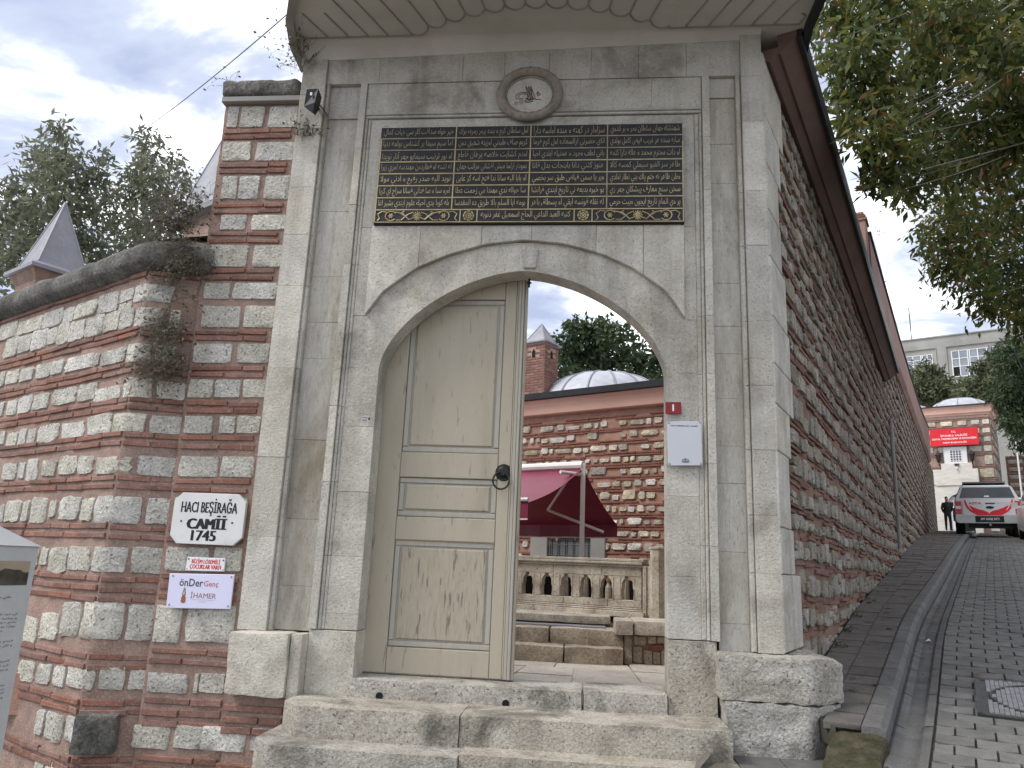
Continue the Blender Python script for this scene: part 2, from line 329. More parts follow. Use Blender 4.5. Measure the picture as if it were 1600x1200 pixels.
KERB = mat('kerb_concrete', (0.092, 0.090, 0.088), (0.145, 0.142, 0.138), 7.0, 0.9, 0.5, 90, 0.005, 0.08, (0.09, 0.088, 0.083), 1.5, 0.5, grain=0.3, gscale=90)
MOSS = mat('mossy_concrete', (0.032, 0.034, 0.013), (0.105, 0.090, 0.058), 11.0, 0.95, 1.0, 50, 0.025, 0.0, (0.035, 0.043, 0.010), 5.0, 0.75, grain=0.4, gscale=60)
CAST = mat('cast_iron_cover', (0.055, 0.055, 0.053), (0.10, 0.10, 0.096), 20, 0.55, 0.3, 90, 0.003, 0.0, metal=0.5)
CASTHI = mat('polished_cast_iron', (0.28, 0.28, 0.28), (0.42, 0.42, 0.42), 20, 0.4, 0.0, metal=0.7, rand=0)
BARK = mat('grey_bark', (0.09, 0.08, 0.068), (0.19, 0.175, 0.15), 14, 0.95, 0.8, 40, 0.015, 0.0, stretch=(1, 1, 0.25))
TWIG = mat('pale_twig', (0.16, 0.145, 0.12), (0.26, 0.24, 0.205), 20, 0.9, 0.2, 60, 0.004, 0.0)
CARW = mat('white_car_paint', (0.48, 0.49, 0.50), (0.52, 0.53, 0.54), 1, 0.25, 0.0, spec=0.6, rand=0)
CARGR = mat('grey_car_plastic', (0.10, 0.105, 0.11), (0.13, 0.135, 0.14), 2, 0.5, 0.0, rand=0)
CHROME = mat('silver_bumper', (0.42, 0.42, 0.42), (0.52, 0.52, 0.52), 2, 0.3, 0.0, metal=0.5, rand=0)
TYRE = mat('tyre_rubber', (0.012, 0.012, 0.012), (0.022, 0.022, 0.022), 10, 0.85, 0.2, 60, 0.004, 0.0)
LAMPR = mat('red_lamp_lens', (0.35, 0.012, 0.012), (0.42, 0.02, 0.02), 4, 0.2, 0.0, rand=0, spec=0.6)
LAMPW = mat('clear_lamp_lens', (0.5, 0.46, 0.45), (0.6, 0.56, 0.55), 4, 0.2, 0.0, rand=0, spec=0.6)
BLACKCL = mat('black_clothing', (0.010, 0.010, 0.012), (0.020, 0.020, 0.023), 8, 0.9, 0.2, 40, 0.004, 0.0)
SKIN = mat('skin', (0.42, 0.26, 0.19), (0.48, 0.30, 0.22), 12, 0.6, 0.0, rand=0)
HAIR = mat('dark_hair', (0.02, 0.016, 0.013), (0.035, 0.028, 0.022), 12, 0.7, 0.0, rand=0)
HAZEP = mat('old_photo_dark', (0.03, 0.027, 0.022), (0.10, 0.085, 0.062), 14, 0.5, 0.0, rand=0)
SEPIA = mat('old_photo_sky', (0.30, 0.25, 0.17), (0.38, 0.32, 0.22), 9, 0.5, 0.0, rand=0)
BLUEP = mat('photo_sky_blue', (0.05, 0.12, 0.30), (0.12, 0.2, 0.36), 7, 0.5, 0.0, rand=0)
GROUND = mat('dusty_ground', (0.10, 0.09, 0.075), (0.16, 0.145, 0.12), 2, 0.95, 0.3, 20, 0.02, 0.0)
def leafmat(name, cols, tr=0.35):
    return mat(name, (0.05, 0.08, 0.02), (0.05, 0.08, 0.02), 5, 0.55, 0.0, rand=0, tintcol=cols, trans=tr, spec=0.35)
LEAF_NEAR = leafmat('plane_leaf', [(0.0, (0.036, 0.055, 0.020)), (0.40, (0.075, 0.105, 0.030)), (0.74, (0.15, 0.165, 0.040)), (0.86, (0.21, 0.155, 0.04)), (0.94, (0.26, 0.13, 0.05)), (1.0, (0.27, 0.15, 0.10))], 0.5)
LEAF_L = leafmat('grey_green_leaf', [(0.0, (0.10, 0.112, 0.082)), (0.6, (0.17, 0.185, 0.125)), (1.0, (0.22, 0.225, 0.13))], 0.45)
LEAF_D = leafmat('dark_green_leaf', [(0.0, (0.024, 0.042, 0.020)), (0.6, (0.050, 0.080, 0.034)), (1.0, (0.095, 0.125, 0.05))], 0.25)
LEAF_F = leafmat('far_green_leaf', [(0.0, (0.05, 0.065, 0.038)), (0.6, (0.10, 0.12, 0.06)), (1.0, (0.19, 0.18, 0.09))], 0.3)
DRY = leafmat('dry_weed', [(0.0, (0.055, 0.048, 0.036)), (0.7, (0.12, 0.10, 0.07)), (1.0, (0.10, 0.11, 0.045))], 0.2)

# ------------------------------------------------------------------ lettering
_FORMS = {'ا': 'FE8D FE8E', 'آ': 'FE81 FE82', 'ب': 'FE8F FE90 FE91 FE92', 'پ': 'FB56 FB57 FB58 FB59', 'ت': 'FE95 FE96 FE97 FE98', 'ث': 'FE99 FE9A FE9B FE9C',
 'ج': 'FE9D FE9E FE9F FEA0', 'چ': 'FB7A FB7B FB7C FB7D', 'ح': 'FEA1 FEA2 FEA3 FEA4', 'خ': 'FEA5 FEA6 FEA7 FEA8', 'د': 'FEA9 FEAA', 'ذ': 'FEAB FEAC',
 'ر': 'FEAD FEAE', 'ز': 'FEAF FEB0', 'س': 'FEB1 FEB2 FEB3 FEB4', 'ش': 'FEB5 FEB6 FEB7 FEB8', 'ص': 'FEB9 FEBA FEBB FEBC', 'ض': 'FEBD FEBE FEBF FEC0',
 'ط': 'FEC1 FEC2 FEC3 FEC4', 'ظ': 'FEC5 FEC6 FEC7 FEC8', 'ع': 'FEC9 FECA FECB FECC', 'غ': 'FECD FECE FECF FED0', 'ف': 'FED1 FED2 FED3 FED4',
 'ق': 'FED5 FED6 FED7 FED8', 'ك': 'FED9 FEDA FEDB FEDC', 'ل': 'FEDD FEDE FEDF FEE0', 'م': 'FEE1 FEE2 FEE3 FEE4', 'ن': 'FEE5 FEE6 FEE7 FEE8',
 'ه': 'FEE9 FEEA FEEB FEEC', 'و': 'FEED FEEE', 'ى': 'FEEF FEF0', 'ی': 'FEF1 FEF2 FEF3 FEF4', 'ة': 'FE93 FE94'}
_FORMS = {k: [chr(int(x, 16)) for x in v.split()] for k, v in _FORMS.items()}
def arabic(s):
    """joined letter forms, laid out right to left"""
    s = s.replace('ي', 'ی').replace('ک', 'ك')
    out = []; i = 0; prev = False
    while i < len(s):
        c = s[i]
        if c not in _FORMS:
            out.append(c); prev = False; i += 1; continue
        f = _FORMS[c]
        nxt = i+1 < len(s) and s[i+1] in _FORMS
        if c == 'ل' and nxt and s[i+1] == 'ا':
            out.append('\uFEFC' if prev else '\uFEFB'); prev = False; i += 2; continue
        dual = len(f) == 4
        if prev and nxt and dual: g = f[3]
        elif prev: g = f[1]
        elif nxt and dual: g = f[2]
        else: g = f[0]
        out.append(g); prev = dual and nxt; i += 1
    return ''.join(reversed(out))
def lettering(body, fr, a, z, out, h=None, w=None, material=None, parent=None, depth=0.0015, bold=0.0, shear=0.0, name='lettering', res=2, align='C', cap=None):
    """letters lying on a wall frame, centred on (a, z); h = height of the whole line, w = its width"""
    cu = bpy.data.curves.new('lettering', 'FONT'); cu.body = body; cu.size = 1.0; cu.offset = bold; cu.shear = shear
    cu.resolution_u = res; cu.fill_mode = 'FRONT'; cu.extrude = 0.0
    ob = bpy.data.objects.new('lettering', cu)
    me = bpy.data.meshes.new_from_object(ob)
    bpy.data.objects.remove(ob); bpy.data.curves.remove(cu)
    n = len(me.vertices)
    co = np.empty(n*3, dtype=np.float32); me.vertices.foreach_get('co', co); co = co.reshape(n, 3)
    x0, x1, y0, y1 = co[:, 0].min(), co[:, 0].max(), co[:, 1].min(), co[:, 1].max()
    sy = (h/(y1-y0)) if h else None
    sx = (w/(x1-x0)) if w else sy
    if sy is None: sy = sx
    new = []
    for x, y, _ in co:
        px = (x-(x0+x1)/2)*sx if align == 'C' else (x-x0)*sx
        new.append(fr(a+px, z+(y-(y0+y1)/2)*sy, out+depth))
    me.vertices.foreach_set('co', np.array(new, dtype=np.float32).ravel()); me.update()
    me.materials.clear(); me.materials.append(material)
    return link(name, me, None, parent)
# ------------------------------------------------------------------ stone and brick pieces
def rough_block(name, x0, x1, y0, y1, z0, z1, m, parent, amp=0.012, rad=0.03, cuts=(10, 3, 4), freq=5.0, seed=0.0, skew=None):
    """a worn ashlar block: rounded edges, uneven faces"""
    nx, ny, nz = cuts; bm = bmesh.new()
    hx, hy, hz = (x1-x0)/2, (y1-y0)/2, (z1-z0)/2
    c = Vector(((x0+x1)/2, (y0+y1)/2, (z0+z1)/2))
    vid = {}
    def P(i, j, k):
        key = (i, j, k)
        if key not in vid:
            p = Vector((-hx+2*hx*i/nx, -hy+2*hy*j/ny, -hz+2*hz*k/nz))
            q = Vector([max(-h+rad, min(h-rad, v)) for v, h in zip(p, (hx, hy, hz))])
            d = p-q
            if d.length > 1e-6: p = q+d.normalized()*min(rad, d.length) if d.length > rad else p
            w = c+p
            if skew: w = Vector(skew(w))
            n = noise.noise_vector(w*freq+Vector((seed, 0, 0)))+0.5*noise.noise_vector(w*freq*3+Vector((0, seed, 0)))
            vid[key] = bm.verts.new(w+n*amp)
        return vid[key]
    for i in range(nx):
        for k in range(nz):
            bm.faces.new((P(i, 0, k), P(i+1, 0, k), P(i+1, 0, k+1), P(i, 0, k+1)))
            bm.faces.new((P(i, ny, k), P(i, ny, k+1), P(i+1, ny, k+1), P(i+1, ny, k)))
    for j in range(ny):
        for k in range(nz):
            bm.faces.new((P(0, j, k), P(0, j, k+1), P(0, j+1, k+1), P(0, j+1, k)))
            bm.faces.new((P(nx, j, k), P(nx, j+1, k), P(nx, j+1, k+1), P(nx, j, k+1)))
    for i in range(nx):
        for j in range(ny):
            bm.faces.new((P(i, j, nz), P(i+1, j, nz), P(i+1, j+1, nz), P(i, j+1, nz)))
            bm.faces.new((P(i, j, 0), P(i, j+1, 0), P(i+1, j+1, 0), P(i+1, j, 0)))
    me = bpy.data.meshes.new(name); bm.to_mesh(me); bm.free()
    return smooth(link(name, me, m, parent), 0.9)

def stone_geo(fr, s0, s1, z0, z1, prot=0.03, M=14, wob=0.08, emb=0.03, p=5.0, r=rng):
    """an irregular rubble stone set into a wall frame -> verts, quads"""
    cs, cz, rs, rz = (s0+s1)/2, (z0+z1)/2, (s1-s0)/2, (z1-z0)/2
    # outline: a rectangle with cut corners, its edges broken by a few uneven points
    ring = []; lo, hi = (0.05, 0.16) if p > 7 else ((0.12, 0.34) if p > 4.2 else (0.22, 0.48))
    ex = max(0, (M-8)//4); cut = [(r.uniform(lo, hi), r.uniform(lo, hi)) for _ in range(4)]
    slant = r.uniform(-1, 1)*wob*0.5
    crn = [(-1, -1), (1, -1), (1, 1), (-1, 1)]; tx = min(1.0, 0.6*rz/max(rs, 1e-4)); tz = min(1.0, 0.6*rs/max(rz, 1e-4))
    for k in range(4):
        (x, y), (c0, c1) = crn[k], cut[k]
        pin = ((x, y*(1-2*c0*tz*0.8)), (x*(1-2*c1*tx*0.8), y)) if k % 2 == 0 else ((x*(1-2*c1*tx*0.8), y), (x, y*(1-2*c0*tz*0.8)))
        ring += list(pin)
        nx_, ny_ = crn[(k+1) % 4]
        for j in range(ex):
            t = (j+1)/(ex+1); t = 0.5+(t-0.5)*0.7; ring.append((x+(nx_-x)*t, y+(ny_-y)*t))
    ring = [(x*(1+wob*r.uniform(-1, 0.5))+slant*y, y*(1+wob*r.uniform(-1, 0.5))) for x, y in ring]
    M = len(ring)
    V = []
    def put(k, o):
        jit = r.uniform(-1, 1)
        for x, y in ring:
            V.append(fr(cs+x*rs*k+r.uniform(-1, 1)*0.015*rs, cz+y*rz*k+r.uniform(-1, 1)*0.015*rz, o+r.uniform(-1, 1)*prot*0.16))
    big = M >= 12
    put(1.0, -emb); put(0.99, prot*0.55)
    put(0.955 if big else 0.90, prot*0.98)
    if big: put(0.5, prot*r.uniform(0.9, 1.2))
    nr = 4 if big else 3
    V.append(fr(cs, cz, prot*r.uniform(0.85, 1.2)))
    F = []
    for b in range(nr-1):
        for k in range(M):
            j = (k+1) % M; F.append((b*M+k, b*M+j, (b+1)*M+j, (b+1)*M+k))
    T = [((nr-1)*M+k, (nr-1)*M+(k+1) % M, nr*M) for k in range(M)]
    return V, F+T
def stone(fr, s0, s1, z0, z1, m, parent, name='stone', **k):
    V, F = stone_geo(fr, s0, s1, z0, z1, **k)
    me = bpy.data.meshes.new(name); me.from_pydata(V, [], F); me.update()
    return smooth(link(name, me, m, parent), 0.75)
def brick(fr, a0, a1, z, h, out, m, parent, name='brick', emb=0.05):
    b = MB(); t = U(-0.004, 0.004); d = U(-0.006, 0.006)
    f2 = lambda a, zz, o: fr(a, zz+t*((a-a0)/(a1-a0)-0.5)*2, o)
    b.obox(f2, a0, a1, z, z+h, -emb, out+d, 0.004)
    return b.build(name, m, parent)
def brick_row(fr, a0, a1, z, h, out, m, parent, lo=0.24, hi=0.40, joint=0.010, brk=None):
    a = a0
    while a < a1-0.02:
        L = U(lo, hi); e = min(a+L, a1)
        if brk is not None and a < brk-0.01 < e: e = brk
        if a1-e < 0.08: e = a1
        brick(fr, a, e-joint, z+U(-0.004, 0.004), h+U(-0.005, 0.004), out, m, parent); a = e
def mortar(name, fr, a0, a1, zf0, zf1, m, parent, step=0.06, amp=0.008, out=0.0, ss=None):
    """uneven bedding face between the stones; zf0/zf1 give bottom and top along the wall"""
    n = max(2, int((a1-a0)/step)); zmin = min(zf0(a0), zf0(a1)); zmax = max(zf1(a0), zf1(a1))
    aa = list(np.linspace(a0, a1, n+1)) if ss is None else ss
    k = max(2, int((zmax-zmin)/step)); V = []; F = []
    for i, a in enumerate(aa):
        lo, hi = zf0(a), zf1(a)
        for j in range(k+1):
            z = lo+(hi-lo)*j/k; p = Vector(fr(a, z, 0))
            V.append(fr(a, z, out+amp*(noise.noise(p*6)+0.7*noise.noise(p*17))))
    for i in range(len(aa)-1):
        for j in range(k):
            b = i*(k+1)+j; F.append((b, b+k+1, b+k+2, b+1))
    return smooth(link(name, npmesh(name, V, F), m, parent), 1.5)

# ------------------------------------------------------------------ ground, road, sidewalk
AZ = 24.25
ST = frame((1.23, 5.2), AZ)                       # the street wall: along it, up, out into the street
_zs = ([-100, -30, -12, -5.25, 0, 1.8, 4.0, 8.6, 14, 20.7, 23.5, 32, 42.7, 60, 400], [-7.5, -3.0, -0.85, 0.0, 0.72, 0.96, 1.26, 1.70, 2.27, 2.88, 3.10, 3.65, 4.33, 5.0, 12.0])
def zr(s): return float(np.interp(s, *_zs))
def G(s, dz, lat): return ST(s, zr(s)+dz, lat)
V = []; F = []
sv = [-80, -50, -30, -20, -12, -8, -5.25, -3, -1.5, 0, 1, 2, 4, 6, 8.6, 11, 14, 17, 20.7, 23.5, 28, 32, 38, 42.7, 50, 60, 90, 150, 250, 400]
lv = [-0.3, 3, 8, 16, 40, 120, 320]
for s in sv:
    for l in lv: V.append(G(s, -0.17, l))
for i in range(len(sv)-1):
    for j in range(len(lv)-1):
        b = i*len(lv)+j; F.append((b, b+1, b+len(lv)+1, b+len(lv)))
nb = len(V); ll = [-0.3, -1, -2, -3, -4, -6, -10, -25, -80]
for l in ll:
    hi = 0.45*l+0.12+(1.5 if l < -3.6 else 0)
    for k in range(13): 
        s = -80+(hi+80)*(1-(1-k/12)**3); V.append(G(s, -0.02-0.55*min(1, max(0, (-l-0.3)/1.0)), l))
for i in range(len(ll)-1):
    for k in range(12):
        b = nb+i*13+k; F.append((b, b+1, b+14, b+13))
tag(link('ground', npmesh('ground', V, F), GROUND), kind='structure')

def strip(name, s0, s1, l0, l1, dz, m, parent=None, step=0.5, thick=0.12, l0f=None):
    n = max(1, int((s1-s0)/step)); V = []; F = []
    for i in range(n+1):
        s = s0+(s1-s0)*i/n
        a = l0; b = l1(s) if callable(l1) else l1
        if callable(l0): a = l0(s)
        V += [G(s, dz-thick, a), G(s, dz, a), G(s, dz, b), G(s, dz-thick, b)]
    for i in range(n):
        b = 4*i
        for k in range(3): F.append((b+k, b+k+4, b+k+5, b+k+1))
    return link(name, npmesh(name, V, F), m, parent)
def kl(s):                                         # kerb line: the sidewalk widens a little up the street
    return float(np.interp(s, [-1, 0, 3, 8, 15, 25, 44], [0.42, 0.44, 0.46, 0.62, 0.86, 1.2, 1.6]))
road = tag(strip('road', -14, 46, lambda s: kl(s)+0.34, 7.5, -0.012, PAVEJ), kind='structure')
walk = tag(strip('sidewalk', -0.15, 44, lambda s: -0.1 if s > 0.3 else 0.30, lambda s: kl(s)+0.01, 0.075, PAVEJ), kind='structure')
# kerb stones
kerb = tag(strip('kerb', -0.2, 0.0, lambda s: kl(s)+0.03, lambda s: kl(s)+0.10, 0.0, KERB), kind='structure')
s = -0.15
while s < 43:
    L = 0.48 if s < 14 else 1.0; e = s+L-0.012
    b = MB(); w = 0.125
    V = [G(q, dz, kl(q)+o) for q in (s, e) for dz, o in ((-0.12, 0), (0.095, 0.0), (0.10, 0.012), (0.10, w-0.03), (0.07, w), (-0.12, w))]
    b.add(V, [(i, i+1, i+7, i+6) for i in range(5)]+[(0, 6, 11, 5), (5, 4, 3, 2, 1, 0), (6, 7, 8, 9, 10, 11)])
    b.build('kerbstone', KERB, kerb); s += L
# concrete drainage channel along the kerb
chan = tag(strip('drain_channel', -3.4, 43, lambda s: kl(s)+0.10, lambda s: kl(s)+0.345, -0.03, KERB), kind='structure')
s = -3.4
while s < 42:
    L = 0.75 if s < 14 else 1.5; e = s+L-0.014
    prof = [(0.128, -0.02), (0.145, -0.012), (0.20, -0.035), (0.265, -0.035), (0.295, -0.004), (0.34, 0.002), (0.345, -0.03)]
    V = [G(q, dz, kl(q)+o) for q in (s, e) for o, dz in prof]
    b = MB(); n = len(prof); b.add(V, [(i, i+1, i+1+n, i+n) for i in range(n-1)]); b.build('channel_piece', KERB, chan); s += L
# sidewalk slabs: two files of them
s = -0.14; pc = 0
while s < 30:
    L = 0.235
    for q in (0, 1):
        w = kl(s)
        if q == 0 and s < 0.3: continue
        a, c = (0.02 if s > 0.3 else min(0.30, w*0.52-0.02), w*0.52-0.006) if q == 0 else (w*0.52, w-0.008)
        b = MB(); h = U(0.084, 0.094)
        t = U(-0.004, 0.004)
        sh = 0.03 if q else 0.0
        V = [G(x+sh, z+(t if x > s+0.1 else 0), l) for z in (0.05, h) for x, l in ((s, a), (s+L-0.010, a), (s+L-0.010, c), (s, c))]
        b.add(V, [(4, 7, 6, 5), (0, 1, 5, 4), (1, 2, 6, 5), (2, 3, 7, 6), (3, 0, 4, 7)])
        b.build('paving_slab', WALK, walk); pc += 1
    s += L
# interlocking road pavers: the nearest ones single, the rest one field
def paver_geo(s, l, ds=0.165, dl=0.205, h=0.0):
    g = 0.006; k = 0.018
    pl = [(g, k+g), (dl*0.25, g), (dl*0.75, g), (dl-g, k+g), (dl-g, ds+k-g), (dl*0.75, ds-g), (dl*0.25, ds-g), (g, ds+k-g)]
    top = [G(s+y, h, l+x) for x, y in pl]; bot = [G(s+y, h-0.03, l+x*1.0) for x, y in pl]
    return top+bot, [tuple(range(8))]+[(i, 8+i, 8+(i+1) % 8, (i+1) % 8) for i in range(8)]
def base_lat(s): return kl(s)+0.352
MANH = (0.70, 1.62, 1.02, 1.96)                   # s0, s1, lat0, lat1 of the cover's frame (lat from the wall)
n1 = 0; fb = MB(); r_i = 0
s = -1.6
while s < 30:
    off = 0.1025 if r_i % 2 else 0.0; c = 0
    maxl = 2.6 if s < 4 else (4.2 if s < 12 else 5.5)
    l = base_lat(s)-off
    while l < maxl:
        if l < base_lat(s)-0.001: l2 = base_lat(s); dl = l+0.205-l2
        else: l2 = l; dl = 0.205
        under = s+0.165 > MANH[0] and s < MANH[1] and l2+dl > MANH[2] and l2 < MANH[3]
        if not (under and s > MANH[0] and s+0.19 < MANH[1] and l2 > MANH[2] and l2+dl < MANH[3]):
            V, F = paver_geo(s, l2, 0.165, dl, U(-0.004, 0.004) if not under else -0.007)
            if n1 < 296 and s > -0.7 and l2 < 2.3 and s < 6.5:
                q = MB(); q.add(V, F); q.build('paver', PAVER, road); n1 += 1
            else: fb.add(V, F)
        l = l2+dl
    s += 0.165; r_i += 1
tag(fb.build('paver_field', PAVER, road), kind='stuff')
# fallen leaves on the road and sidewalk
V = []; F = []; tn = []
for k in range(320):
    s = U(0.3, 22); l = rng.choice([U(0.1, 0.5), U(0.58, 0.75), U(0.8, 3.0)]); a = U(0, 6.28); q = U(0.02, 0.055)
    dz = 0.10 if l < kl(s) else 0.008
    p = Vector(G(s, dz, l)); x = Vector((math.cos(a), math.sin(a), 0.1))*q; y = Vector((-math.sin(a), math.cos(a), 0.25))*q*0.55
    b = len(V); V += [p-x, p-y+Vector((0, 0, 0.01)), p+x, p+y]; F.append((b, b+1, b+2, b+3)); tn.append(U(0.78, 1.0))
tag(link('fallen_leaves', npmesh('fallen_leaves', V, F, tn), LEAF_NEAR), 'brown and yellow leaves lying along the kerb', 'leaves', kind='stuff')
# crumpled scrap of paper in the channel
b = MB(); p = Vector(G(2.92, -0.02, kl(2.92)+0.23))
b.add([p+Vector(v)*0.03 for v in ((-1, 0, 0.1), (0.2, -0.8, 0.5), (1.1, 0.2, 0.0), (0.3, 0.9, 0.6), (0.2, 0.1, 1.0))], [(0, 1, 4), (1, 2, 4), (2, 3, 4), (3, 0, 4)])
tag(b.build('paper_scrap', WHITE), 'crumpled white paper scrap in the drainage channel', 'litter')
# manhole cover
mh = empty('manhole_cover', G(1.1, 0, 1.4), 'square cast iron cover with studded round lid set in the road pavers', 'manhole cover')
b = MB()
s0, s1, l0, l1 = MANH
def gq(bm_, a, c, e, f, z0, z1):
    V = [G(x, z, y) for z in (z0, z1) for x, y in ((a, e), (c, e), (c, f), (a, f))]
    bm_.add(V, [(4, 5, 6, 7), (0, 1, 5, 4), (1, 2, 6, 5), (2, 3, 7, 6), (3, 0, 4, 7)])
gq(b, s0, s1, l0, l1, -0.03, 0.006)
for q in ((s0, s0+0.03, l0, l1), (s1-0.03, s1, l0, l1), (s0, s1, l0, l0+0.03), (s0, s1, l1-0.03, l1)): gq(b, *q, -0.01, 0.013)
b.build('frame', CAST, mh)
b = MB(); cs, cl = (s0+s1)/2, (l0+l1)/2
ring = [G(cs+0.375*math.cos(a), 0.010, cl+0.375*math.sin(a)) for a in np.linspace(0, 6.283, 40, endpoint=False)]
b.add(ring, [tuple(range(40))])
rr = [G(cs+0.39*math.cos(a), 0.011, cl+0.39*math.sin(a)) for a in np.linspace(0, 6.283, 40, endpoint=False)]
b.tube(rr+[rr[0]], 0.006, 4, False)
b.build('lid', CAST, mh)
b = MB()
for i in range(-14, 15):
    for j in range(-14, 15):
        x, y = i*0.033+(0.0165 if j % 2 else 0), j*0.028
        if abs(x) < 0.42 and abs(y) < 0.42 and abs(math.hypot(x, y)-0.385) > 0.02 and math.hypot(x+0.22, y-0.08) > 0.045:
            gq(b, cs+x-0.008, cs+x+0.008, cl+y-0.012, cl+y+0.012, 0.004, 0.017)
tag(b.build('tread_studs', CASTHI, mh), kind='stuff')
b = MB(); hp = [G(cs-0.22+0.03*math.cos(a), 0.012, cl+0.08+0.045*math.sin(a)) for a in np.linspace(0, 6.283, 14)]
b.tube(hp, 0.007, 5, False); b.build('keyhole_ring', CASTHI, mh)
# ------------------------------------------------------------------ the gate
gate = empty('stone_gate', (-0.5, 5.3, 0.6), 'tall pale limestone gate with a round arch and projecting carved canopy', 'gate')
def blk(poly, yf, yb=5.40, name='stone_block', m=None, c=0.002, par=None):
    b = MB(); b.prism(poly, yf, yb, c); return b.build(name, m or STONE, par or gate)
def rect(x0, x1, z0, z1, yf, yb=5.40, name='stone_block', m=None, c=0.002, g=0.0005, par=None):
    return blk([(x0+g, z0+g), (x1-g, z0+g), (x1-g, z1-g), (x0+g, z1-g)], yf, yb, name, m, c, par)
def column(x0, x1, zs, yf, yb=5.40, m=None, top=4.5, name='stone_block', c=0.002):
    for a, e in zip(zs, zs[1:]):
        rect(x0, x1, a, e, yf+U(-0.002, 0.002), yb, name, (STONE_TOP if a >= top else STONE) if m is None else m, c)
XC = -0.5; XL, XR = -1.52, 0.52; ZS = 2.95
def inner(t):
    """point of the arch's inner edge, t from 0 (left spring) to 1 (right spring)"""
    a = math.pi*(1-t); x, z = math.cos(a), math.sin(a); n = 1.68
    q = (abs(x)**n+abs(z)**n)**(-1/n)
    return (XC+1.02*x*q, ZS+0.75*z*q)
_ox = [-1.153, -1.026, -0.80, -0.565, -0.283, 0, 0.283, 0.565, 0.80, 1.026, 1.153]
_oz = [3.345, 3.53, 3.705, 3.812, 3.897, 3.93, 3.900, 3.822, 3.705, 3.535, 3.335]
from bisect import bisect
def outer_x(x): return float(np.interp(x-XC, _ox, _oz))
def outer(t):
    x = XC-1.153+2.306*t; return (x, outer_x(x))
# backing masonry behind the dressed stone, with the opening left free
rect(-2.30, -1.60, 0.30, 5.62, 5.42, 5.98, 'backing_wall', STONE_TOP, g=0)
rect(0.60, 1.215, 0.30, 5.62, 5.42, 5.98, 'backing_wall', STONE_TOP, g=0)
rect(-1.60, 0.60, 4.10, 5.62, 5.42, 5.98, 'backing_wall', STONE_TOP, g=0)
# outer strips
zl = [1.115, 1.73, 2.28, 2.93, 3.56, 3.97, 4.36, 4.86, 5.16, 5.48]
column(-2.33, -2.13, zl, 5.20)
zrr = [1.135, 1.62, 1.99, 2.42, 2.86, 3.05, 3.32, 3.88, 4.30, 4.86, 5.24, 5.60]
column(1.078, 1.232, zrr, 5.20, 5.30)
# bead beside each recess
for a, e in zip(zl[:-1], zl[1:]): rect(-2.13, -2.103, a, e, 5.225, name='bead', c=0.006)
for a, e in zip(zrr[:-1], zrr[1:]): rect(1.043, 1.076, a, e, 5.225, name='bead', c=0.006)
# stained sunk panels
column(-2.103, -1.846, [1.12, 1.41, 1.86, 2.42, 3.02, 3.30, 3.66, 4.19, 4.62, 4.98], 5.275, m=RECESS)
column(0.846, 1.043, [1.13, 1.30, 1.75, 2.20, 2.45, 2.78, 3.10, 3.30, 3.62, 4.02, 4.40, 4.72, 5.10], 5.275, m=RECESS)
def top_curve(x0, x1, z0, z1, side):
    pts = [(x0, z1), (x0, z0)] if side > 0 else [(x1, z0), (x1, z1)]
    arc = []
    for k in range(9):
        a = k/8*math.pi/2
        if side > 0: arc.append((x0+(x1-x0)*math.sin(a), z0+(z1-z0)*0.9*(1-math.cos(a))))
        else: arc.append((x0+(x1-x0)*(1-math.sin(a)), z0+(z1-z0)*0.9*(1-math.cos(a))))
    return (pts+arc[1:]+[(x1, z1)]) if side > 0 else ([(x1, z1)]+[(x0, z1)]+arc[::-1])
rect(-2.103, -1.846, 4.98, 5.262, 5.262, m=STONE_TOP)
rect(0.846, 1.043, 5.10, 5.262, 5.258, m=STONE_TOP)
# frame strips and their mouldings
zf = [1.14, 1.62, 2.12, 2.66, 3.20, 3.74, 4.22, 4.70, 5.262]
zg = [1.19, 1.78, 2.32, 2.94, 3.36, 3.86, 4.32, 4.75, 5.262]
column(-1.846, -1.792, zf, 5.215, 5.42); column(0.792, 0.846, zg, 5.215, 5.42)
for a, e in zip(zf, zf[1:]):
    if e > 4.9: e = 4.96
    rect(-1.790, -1.768, a, e, 5.232, name='moulding', c=0.006); rect(-1.768, -1.745, a, e, 5.243, name='moulding', c=0.005)
for a, e in zip(zg, zg[1:]):
    if e > 4.9: e = 4.96
    rect(0.768, 0.790, a, e, 5.232, name='moulding', c=0.006); rect(0.735, 0.768, a, e, 5.243, name='moulding', c=0.005)
for x0, x1 in ((-1.790, -0.62), (-0.62, 0.10), (0.10, 0.790)):
    rect(x0, x1, 4.962, 4.985, 5.232, name='moulding', m=STONE_TOP, c=0.005); rect(x0, x1, 4.985, 5.005, 5.222, name='moulding', m=STONE_TOP, c=0.005)
# sunk panel under the upper course
for x0, x1 in ((-1.790, -0.86), (-0.86, -0.12), (-0.12, 0.42), (0.42, 0.790)): rect(x0, x1, 5.006, 5.262, 5.231, m=STONE_TOP)
# upper course
xs = [-2.13, -1.705, -1.40, -1.04, -0.71, -0.36, -0.04, 0.32, 0.68, 1.078]
for i, (a, e) in enumerate(zip(xs, xs[1:])):
    zz = lambda x: 5.52+0.12*(x+2.1)/3.1
    blk([(a+0.001, 5.263), (e-0.001, 5.263), (e-0.001, zz(e)), (a+0.001, zz(a))], 5.221+U(-0.001, 0.001), m=STONE_TOP, c=0.0015)
